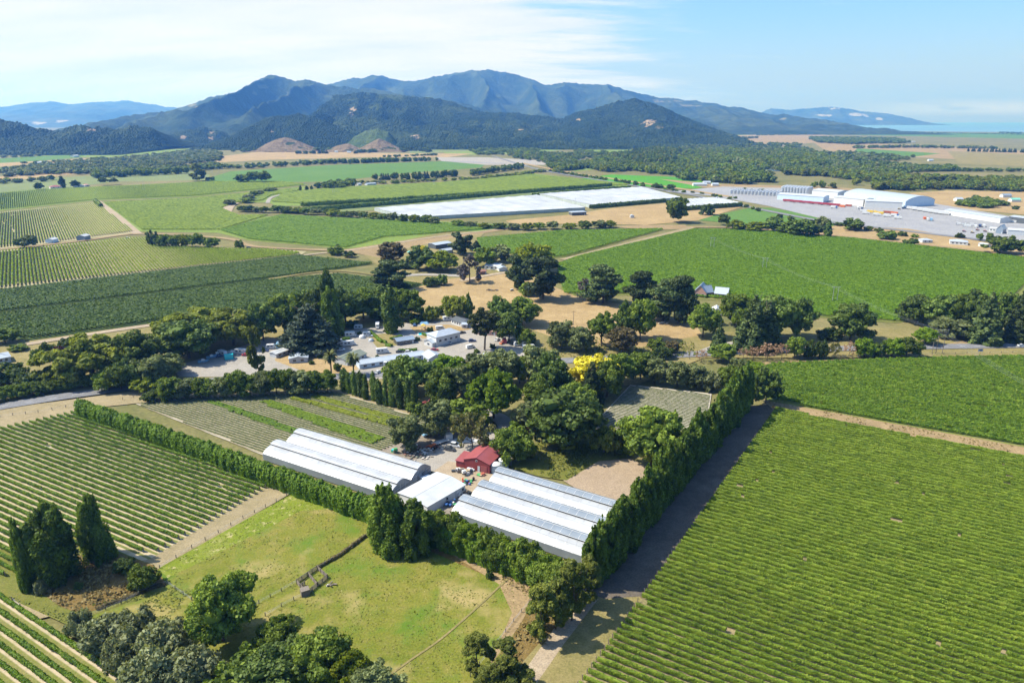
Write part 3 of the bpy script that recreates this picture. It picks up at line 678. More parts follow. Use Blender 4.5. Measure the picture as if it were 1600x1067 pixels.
vine_field([(-120,314),(0,302),(60,297),(240,289),(330,284.5),(440,284.5),(478,289),(300,307),(150,312.5),(0,328),(-120,342)], -55.2, 2.6, M['vinelime'], cards=0, gap=.01, h=1.7, wd=.9, z=.5, seg=6, **kw)
vine_field([(163,317),(300,311),(470,294),(465,299),(424,306),(410,314),(368,318),(345,326),(372,338),(420,337),(345,360),(222,360)], -40, 2.6, M['vinelime'], cards=0, gap=.01, h=1.7, wd=1.0, z=.5, seg=5, **kw)
vine_field([(345,361),(440,337),(560,344),(795,355),(690,365),(600,371),(540,388),(390,375)], -31, 2.4, M['vinebig'], cards=1, gap=.01, ls=1., h=1.7, wd=.95, z=.5, seg=3.5, **kw)
vine_field([(424,316),(442,303),(520,294),(690,286),(828,273),(985,289),(700,304),(500,320)], -35, 2.6, M['vinelime'], cards=0, gap=.01, h=1.7, wd=1.0, z=.5, seg=8, **kw)
def merge(name, parts, label=None, cat=None, kind='stuff'):
    mats = []; V = []; F = []; va = []; mi = []; o = 0
    for W, f, v, m in parts:
        if m not in mats: mats.append(m)
        V.append(W); F.append(f+o); va.append(v); mi.append(np.full(len(f), mats.index(m), np.int32)); o += len(W)
    ob = link(name, np_mesh(name, np.concatenate(V), np.concatenate(F), mats, np.concatenate(mi), np.concatenate(va)))
    return tag(ob, label, cat, None, kind)
merge('vine_rows', ST, 'hundreds of distant green vine rows filling the flat fields beyond the camp', 'vine rows')
print('rows', n1, n2, n3, n4, n5)
# ------------------------------------------------------------------ trees
def cube_sphere(n=3):
    g = np.linspace(-1, 1, n+1); V = []; Fq = []
    for ax in range(3):
        for s in (-1, 1):
            o = len(V)
            for i in g:
                for j in g:
                    p = [0, 0, 0]; p[ax] = s; p[(ax+1) % 3] = i; p[(ax+2) % 3] = j*s; V.append(p)
            for i in range(n):
                for j in range(n): a = o+i*(n+1)+j; Fq.append((a, a+n+1, a+n+2, a+1))
    V = np.array(V, float); V /= np.linalg.norm(V, axis=1, keepdims=True); return V, np.array(Fq)
CS3, CS2 = cube_sphere(3), cube_sphere(2)
def lumps_to_arrays(L, n, ls, rng, core=.8, jit=.55, el=1.0, down=False, cs=CS3, clumpvar=.22, leafvar=.22, base=.45, shell=(.70, .60), sub=0):
    L = np.asarray(L, float); k = len(L)
    V = []; F = []; va = []; o = 0
    lv = rng.normal(0, clumpvar, k)
    core = core*.86
    if core:
        for j in range(k):
            p = cs[0]*L[j, 3:6]*core*(1+rng.normal(0, .1, (len(cs[0]), 1)))+L[j, :3]
            V.append(p); F.append(cs[1]+o); o += len(p); va.append(np.clip(base+lv[j]*.7+rng.normal(0, leafvar, len(cs[1])), 0, 1))
    if sub:
        c0 = L[:, :3].mean(0); S = []; sv = []
        for j in range(k):
            out = L[j, :3]-c0; out = out/max(1e-6, np.linalg.norm(out))
            for q in range(sub):
                d = rng.normal(size=3)+out*.9+np.array([0, 0, .35]); d /= np.linalg.norm(d); f = rng.uniform(.28, .54)
                S.append(np.concatenate([L[j, :3]+d*L[j, 3:6]*rng.uniform(.55, 1.0), L[j, 3:6]*f])); sv.append(lv[j]*.7+rng.normal(0, clumpvar*.7))
        L = np.array(S); lv = np.array(sv); k = len(L)
    ar = (L[:, 3]*L[:, 4]*L[:, 5])**(2/3); n2 = int(n*1.9)
    idx = rng.choice(k, n2, p=ar/ar.sum()); d = rng.normal(size=(n2, 3)); d /= np.linalg.norm(d, axis=1, keepdims=True)
    p = L[idx, :3]+d*L[idx, 3:6]*(shell[0]+shell[1]*rng.random((n2, 1)))
    bad = p[:, 2] < .05
    for j in range(k):
        q = (p-L[j, :3])/L[j, 3:6]; bad |= ((q*q).sum(1) < .6)
    p, d, idx = p[~bad][:n], d[~bad][:n], idx[~bad][:n]; m = len(p)
    nr = d+rng.normal(0, jit, (m, 3))
    V.append(cards_of(p, nr, ls*(.55+.9*rng.random(m)), rng, el, down)); F.append(np.arange(4*m).reshape(m, 4)+o)
    va.append(np.clip(base+lv[idx]+rng.normal(0, leafvar, m), 0, 1))
    return np.concatenate(V), np.concatenate(F), np.concatenate(va)
def fib(k, rng, lo=-1., jit=.15):
    i = np.arange(k)+.5; z = 1-(1-lo)*i/k; ph = i*2.39996+rng.random()*6
    r = np.sqrt(np.maximum(0, 1-z*z)); d = np.stack([r*np.cos(ph), r*np.sin(ph), z], -1)+rng.normal(0, jit, (k, 3))
    return d
def ell(rng, k, c, R, rr, lo=-.5, rz=.85, rv=.3, jit=.15):
    d = fib(k, rng, lo, jit); r = rr*(1-rv/2+rv*rng.random(k))
    return np.concatenate([np.array(c)+d*np.array(R), np.stack([r, r, r*rz], -1)], 1)
# each maker returns lumps for a tree of about (w, h) metres
def mk_round(r, w=10., h=11.):
    a = ell(r, 30, (0, 0, h*.57), (w*.35, w*.35, h*.31), w*.155, -.75, .85, .5)
    return np.concatenate([a, ell(r, 7, (0, 0, h*.55), (w*.16, w*.16, h*.2), w*.2, -1)])
def mk_dome(r, w=11., h=9.):
    a = ell(r, 30, (0, 0, h*.50), (w*.37, w*.37, h*.36), w*.14, -.35, .8, .5)
    return np.concatenate([a, ell(r, 6, (0, 0, h*.48), (w*.18, w*.18, h*.15), w*.2, -1)])
def mk_willow(r, w=13., h=12.):
    a = ell(r, 34, (0, 0, h*.58), (w*.37, w*.37, h*.31), w*.125, -.55, 1.0, .5, .2)
    return np.concatenate([a, ell(r, 7, (0, 0, h*.55), (w*.2, w*.2, h*.18), w*.18, -1)])
def col_lumps(r, w, h, k, prof, lr=.5, z0=.04, rz=1.6, stack=.55):
    out = []
    for i in range(k):
        t = z0+(1-z0)*(i+.4)/k; R = prof(t)*w*.5*r.uniform(.78, 1.2)
        for q in range(3 if R > w*.16 else 1):
            an = r.random()*6.28; rad = R*stack*(.6+.6*r.random()) if R > w*.16 else 0
            s = max(.25, R*lr*(.8+.45*r.random())); out.append([rad*math.cos(an), rad*math.sin(an), min(t*h, h-s*rz*.8), s, s, s*rz])
    return np.array(out)
def mk_poplar(r, w=5., h=20.): return col_lumps(r, w, h, 15, lambda t: min(1, (t/.12)**.6)*(1-max(0, (t-.35)/.68)**1.7), .55, .05, 2.0)
def mk_broadpoplar(r, w=9., h=17.):
    a = col_lumps(r, w, h, 12, lambda t: min(1, (t/.16)**.5)*(1-max(0, (t-.34)/.68)**1.6), .40, .06, 2.0, .58); return a
def mk_belt(r, w=6., h=19.): return col_lumps(r, w, h, 14, lambda t: min(1, .75+t)*(1-max(0, (t-.45)/.57)**1.35), .46, .03, 2.1, .6)
def mk_cypress(r, w=4., h=11.): return col_lumps(r, w, h, 12, lambda t: min(1, .7+t)*(1-max(0, (t-.4)/.62)**1.6), .7, .04, 1.8, .4)
def mk_conifer(r, w=9., h=18.):
    out = []
    for i in range(13):
        t = .06+.92*i/13; R = w*.5*(1-t)**.8+.2; n = 6 if R > w*.3 else (4 if R > w*.15 else 2)
        a0 = r.random()*6
        for q in range(n):
            an = a0+q*6.28/n+r.normal(0, .2); rad = R*.62*(.85+.3*r.random()); s = R*.42
            out.append([rad*math.cos(an), rad*math.sin(an), t*h-.25*rad*.3, s, s, s*.55+h*.016])
    out.append([0, 0, h*.5, w*.16, w*.16, h*.36]); out.append([0, 0, h*.9, w*.05, w*.05, h*.1]); return np.array(out)
def mk_cedar(r, w=13., h=15.):
    out = []
    for i in range(11):
        t = .16+.82*i/11; R = w*.5*(1-t)**.65*(.85+.3*r.random())+.3; n = 6 if i < 6 else 4; a0 = r.random()*6
        for q in range(n):
            an = a0+q*6.28/n+r.normal(0, .25); rad = R*.62; s = R*.45
            out.append([rad*math.cos(an), rad*math.sin(an), t*h-.1*rad, s*1.1, s*1.1, h*.028+.12])
    out.append([0, 0, h*.5, w*.07, w*.07, h*.4]); return np.array(out)
def mk_macro(r, w=13., h=14.):
    out = []
    for i in range(34):
        t = .12+.86*r.random()**.8; R = w*.5*(.62+.5*math.sin(math.pi*min(1, t*.95)))*(1-max(0, (t-.72)/.5)**1.2)
        an = r.random()*6.28; rad = R*.62*math.sqrt(r.random()); s = w*.12*(.8+.6*r.random())
        out.append([rad*math.cos(an), rad*math.sin(an), t*h, s*1.35, s*1.35, s*.62])
    out.append([0, 0, h*.45, w*.2, w*.2, h*.33]); return np.array(out)
def mk_bush(r, w=5., h=4.):
    return np.concatenate([ell(r, 20, (0, 0, h*.42), (w*.33, w*.33, h*.36), w*.16, -.55, .95, .5), [[0, 0, h*.4, w*.28, w*.28, h*.34]]])
def mk_euc(r, w=7., h=14.):
    out = []
    for i in range(22):
        t = .2+.78*r.random(); R = w*.5*math.sin(math.pi*min(.98, .25+.7*t))**.6; an = r.random()*6.28; rad = R*.75*math.sqrt(r.random()); s = w*.105*(.7+.8*r.random())
        out.append([rad*math.cos(an), rad*math.sin(an), t*h, s, s, s*1.25])
    return np.array(out)
def mk_umb(r, w=10., h=10.):
    return np.concatenate([ell(r, 26, (0, 0, h*.60), (w*.38, w*.38, h*.27), w*.125, -.2, .75, .4), ell(r, 4, (0, 0, h*.6), (w*.15, w*.15, h*.1), w*.17, -1)])
def mk_bare(r, w=6., h=6.):
    return ell(r, 22, (0, 0, h*.58), (w*.36, w*.36, h*.32), w*.11, -.6, .9, .5)
def mk_arau(r, w=11., h=19.):
    a = ell(r, 40, (0, 0, h*.70), (w*.37, w*.37, h*.235), w*.115, -.75, .7, .4)
    return np.concatenate([a, ell(r, 5, (0, 0, h*.72), (w*.15, w*.15, h*.13), w*.17, -1)])
KIND = {  # maker, nominal w, h, material, leaf size, elongation, hanging leaves, jitter, trunk top, trunk radius, core
    'round':   (mk_round, 10, 11, 'oak', .50, 1, False, .55, .6, .30, .8),
    'bright':  (mk_round, 10, 11, 'bright', .55, 1, False, .6, .6, .28, .8),
    'lime':    (mk_dome, 11, 9, 'lime', .55, 1, False, .6, .55, .30, .8),
    'dark':    (mk_round, 10, 11, 'dark', .50, 1, False, .5, .6, .32, .82),
    'grey':    (mk_round, 10, 11, 'grey', .48, 1.2, False, .6, .6, .28, .78),
    'olive':   (mk_bush, 7, 5, 'olivegrey', .42, 1.2, False, .6, .5, .16, .8),
    'dome':    (mk_dome, 11, 9, 'oak', .50, 1, False, .55, .55, .30, .82),
    'willow':  (mk_willow, 13, 12, 'willow', .50, 1.9, True, .5, .6, .40, .76),
    'weeping': (mk_willow, 9, 8, 'willow', .45, 2.6, True, .4, .6, .25, .76),
    'poplar':  (mk_poplar, 5, 20, 'dark', .48, 1.3, False, .55, .7, .25, .8),
    'broadpoplar': (mk_broadpoplar, 9, 17, 'poplar', .46, 1.3, False, .65, .75, .30, .74),
    'belt':    (mk_belt, 6, 19, 'poplar', .50, 1.3, False, .6, .8, .22, .78),
    'cypress': (mk_cypress, 4, 11, 'dark', .36, 1.6, False, .5, .5, .2, .88),
    'conifer': (mk_conifer, 9, 18, 'pine', .50, 1.4, False, .5, .92, .30, .8),
    'cedar':   (mk_cedar, 13, 15, 'cedar', .48, 1.4, False, .55, .95, .38, .8),
    'macro':   (mk_macro, 13, 14, 'pine', .52, 1.4, False, .55, .75, .45, .8),
    'bush':    (mk_bush, 5, 4, 'olivebush', .40, 1, False, .6, .4, .10, .82),
    'darkbush': (mk_bush, 5, 4, 'oak', .40, 1, False, .6, .4, .10, .82),
    'euc':     (mk_euc, 7, 14, 'olive', .50, 1.6, True, .6, .85, .22, .62),
    'umb':     (mk_umb, 10, 10, 'oak', .48, 1, False, .55, .66, .32, .8),
    'pinkbare': (mk_bare, 6, 6, 'pink', .34, 1.5, False, .9, .75, .13, 0),
    'deadtree': (mk_euc, 8, 11, 'dead', .42, 1.6, False, .8, .9, .25, .35),
    'sparse':  (mk_bare, 9, 6, 'sparse', .42, 1.3, False, .9, .7, .14, .35),
    'rusty':   (mk_round, 10, 11, 'rust', .50, 1, False, .6, .6, .28, .78),
    'yellow':  (mk_round, 8, 9, 'yellow', .5, 1.2, False, .6, .6, .2, .85),
    'purple':  (mk_bush, 5, 4, 'purple', .4, 1, False, .6, .4, .1, .8),
    'arau':    (mk_arau, 11, 19, 'arau', .50, 1.4, True, .6, .9, .42, .75),
}
M['cedar'] = foliage('cedar_needles', (.035,.052,.030), (.085,.110,.062), .1, .1)
M['olivebush'] = foliage('bush_leaf', (.045,.075,.014), (.105,.145,.026), .25, .25)
M['sparse'] = foliage('sparse_leaf', (.10,.115,.035), (.21,.19,.07), .25, .1)
M['purple'] = foliage('leaf_purple', (.03,.014,.016), (.075,.03,.03), .2, .1)
M['arau'] = foliage('araucaria_leaf', (.030,.042,.010), (.095,.100,.024), .15, .1)
def trunk_mesh(name, h, w, top, r0, rng, arau=False):
    b = MB(); z = 0; p = Vector((0, 0, -.3)); n = 4; lean = Vector((rng.normal(0, .03), rng.normal(0, .03), 0))
    pts = [p]
    for i in range(1, n+1):
        t = i/n; pts.append(Vector((lean.x*h*t+rng.normal(0, .05), lean.y*h*t+rng.normal(0, .05), h*top*t)))
    for i in range(n): b.bar(pts[i], pts[i+1], r0*(1-i/n*.75), r0*(1-(i+1)/n*.75), 7, cap=(i == n-1))
    for i in range(0 if arau else 6):
        t = .35+.6*rng.random(); c = pts[0].lerp(pts[-1], t); an = i*1.05+rng.random(); e = c+Vector((math.cos(an)*w*.27, math.sin(an)*w*.27, h*.14*(.6+rng.random())))
        b.bar(c, e, r0*(1-t*.6)*.5, r0*.12, 5)
    return b.mesh(name, M['bark'])
PROTO = {}
def proto(kind, lod, v):
    key = (kind, lod, v)
    if key in PROTO: return PROTO[key]
    mk, w, h, mat, ls, el, down, jit, top, r0, core = KIND[kind]
    rng = np.random.default_rng(abs(hash((len(kind)*31+sum(map(ord, kind)), v))) % 99991)
    L = mk(rng, float(w), float(h))
    size = (w*h*3.2)
    nleaf, lsm, cs = {0: (int(42*size)+800, .74, CS3), 1: (int(20*size)+400, .96, CS2), 2: (int(5*size)+120, 1.8, CS2), 3: (int(.9*size)+60, 3.6, CS2)}[lod]
    if kind in ('pinkbare', 'sparse', 'deadtree'): nleaf = int(nleaf*(.16 if kind == 'pinkbare' else .35))
    if lod == 3 and len(L) > 12: L = L[np.linspace(0, len(L)-1, 12).astype(int)]*np.array([1, 1, 1, 1.25, 1.25, 1.25])
    V, F, va = lumps_to_arrays(L, nleaf, ls*lsm, rng, core, jit, el, down, cs, sub={0: 8, 1: 6, 2: 3, 3: 0}[lod])
    mx = np.percentile(np.abs(V[:, :2]), 98); hz = V[:, 2].max()
    V = V/np.array([2*mx, 2*mx, hz])                     # unit box: diameter 1, height 1
    PROTO[key] = (V, F, va, kind)
    return PROTO[key]
PM = {}
NAMES = dict(round='leafy_tree', bright='leafy_tree', lime='leafy_tree', dark='leafy_tree', grey='grey_leaved_tree', olive='olive_shrub', dome='leafy_tree', willow='willow_tree', weeping='weeping_willow',
    poplar='poplar_tree', broadpoplar='poplar_tree', belt='poplar_tree', cypress='cypress_tree', conifer='conifer_tree', cedar='cedar_tree', macro='macrocarpa_tree', bush='shrub', darkbush='shrub', euc='eucalypt_tree',
    umb='leafy_tree', pinkbare='bare_tree', deadtree='dead_tree', sparse='sparse_shrub', rusty='leafy_tree', yellow='yellow_tree', purple='purple_shrub', arau='araucaria_tree')
SHRUB = ('olive', 'bush', 'darkbush', 'sparse', 'purple')
TREES = []; CNT = {}
def tree_at(kind, X, Y, h, w, label, group=None, lod=None, z=.15, sy=None):
    d = Y*CP+(HC-2)*SP; CNT[kind] = CNT.get(kind, 0)+1; v = CNT[kind] % 3
    if lod is None: lod = 0 if d < 235 else (1 if d < 560 else 2)
    base = NAMES[kind]; ang = random.random()*6.28; mk = KIND[kind]
    if (kind, lod, v, 'c') not in PM:
        V, F, va, _ = proto(kind, lod, v); PM[(kind, lod, v, 'c')] = np_mesh('crown', V, F, [M[mk[3]]], var=va)
        rr = np.random.default_rng(v+5); tm = trunk_mesh('trunk', mk[2], mk[1], mk[8], mk[9], rr, kind == 'arau')
        tm.transform(__import__('mathutils').Matrix.Diagonal((1/mk[1], 1/mk[1], 1/mk[2], 1))); PM[(kind, lod, v, 't')] = tm
    cat = 'shrub' if kind in SHRUB else 'tree'
    if lod >= 2:
        o = link(base, PM[(kind, lod, v, 'c')]); o.location = (X, Y, z); o.rotation_euler = (0, 0, ang); o.scale = (w, sy or w, h)
    else:
        o = empty(base, (X, Y, z), ang); o.scale = (w, sy or w, h)
        link('crown', PM[(kind, lod, v, 'c')], o); link('trunk', PM[(kind, lod, v, 't')], o)
    tag(o, label, cat, group); TREES.append(o); return o
def tree(kind, x, yb, yt, wpx, label, group=None, lod=None):
    X, Y = P(x, yb); h = max(.8, Z(yb, yt)); w = wpx/F_*D(yb)
    return tree_at(kind, X, Y, h, w, label, group, lod)
def tree_line(kinds, pts, n, h, wpx, label, group, jx=0., lod=None, wm=None):
    """n trees along a line of base pixels; h in metres"""
    q = [Vector(P(*p)) for p in pts]; L = [0]
    for i in range(len(q)-1): L.append(L[-1]+(q[i+1]-q[i]).length)
    for i in range(n):
        s = L[-1]*(i+.5)/n; j = max(k for k in range(len(L)-1) if L[k] <= s); c = q[j].lerp(q[j+1], (s-L[j])/(L[j+1]-L[j]))
        c = c+Vector((random.gauss(0, jx), random.gauss(0, jx))); dd = c.y*CP+HC*SP
        hh = (h[0]+(h[1]-h[0])*i/max(1, n-1) if isinstance(h, tuple) else h)*random.uniform(.84, 1.13)
        w = (wm if wm else wpx/F_*dd)*random.uniform(.88, 1.15)
        tree_at(kinds[i % len(kinds)] if isinstance(kinds, (list, tuple)) else kinds, c.x, c.y, hh, w, label % ordn(i+1), group, lod)
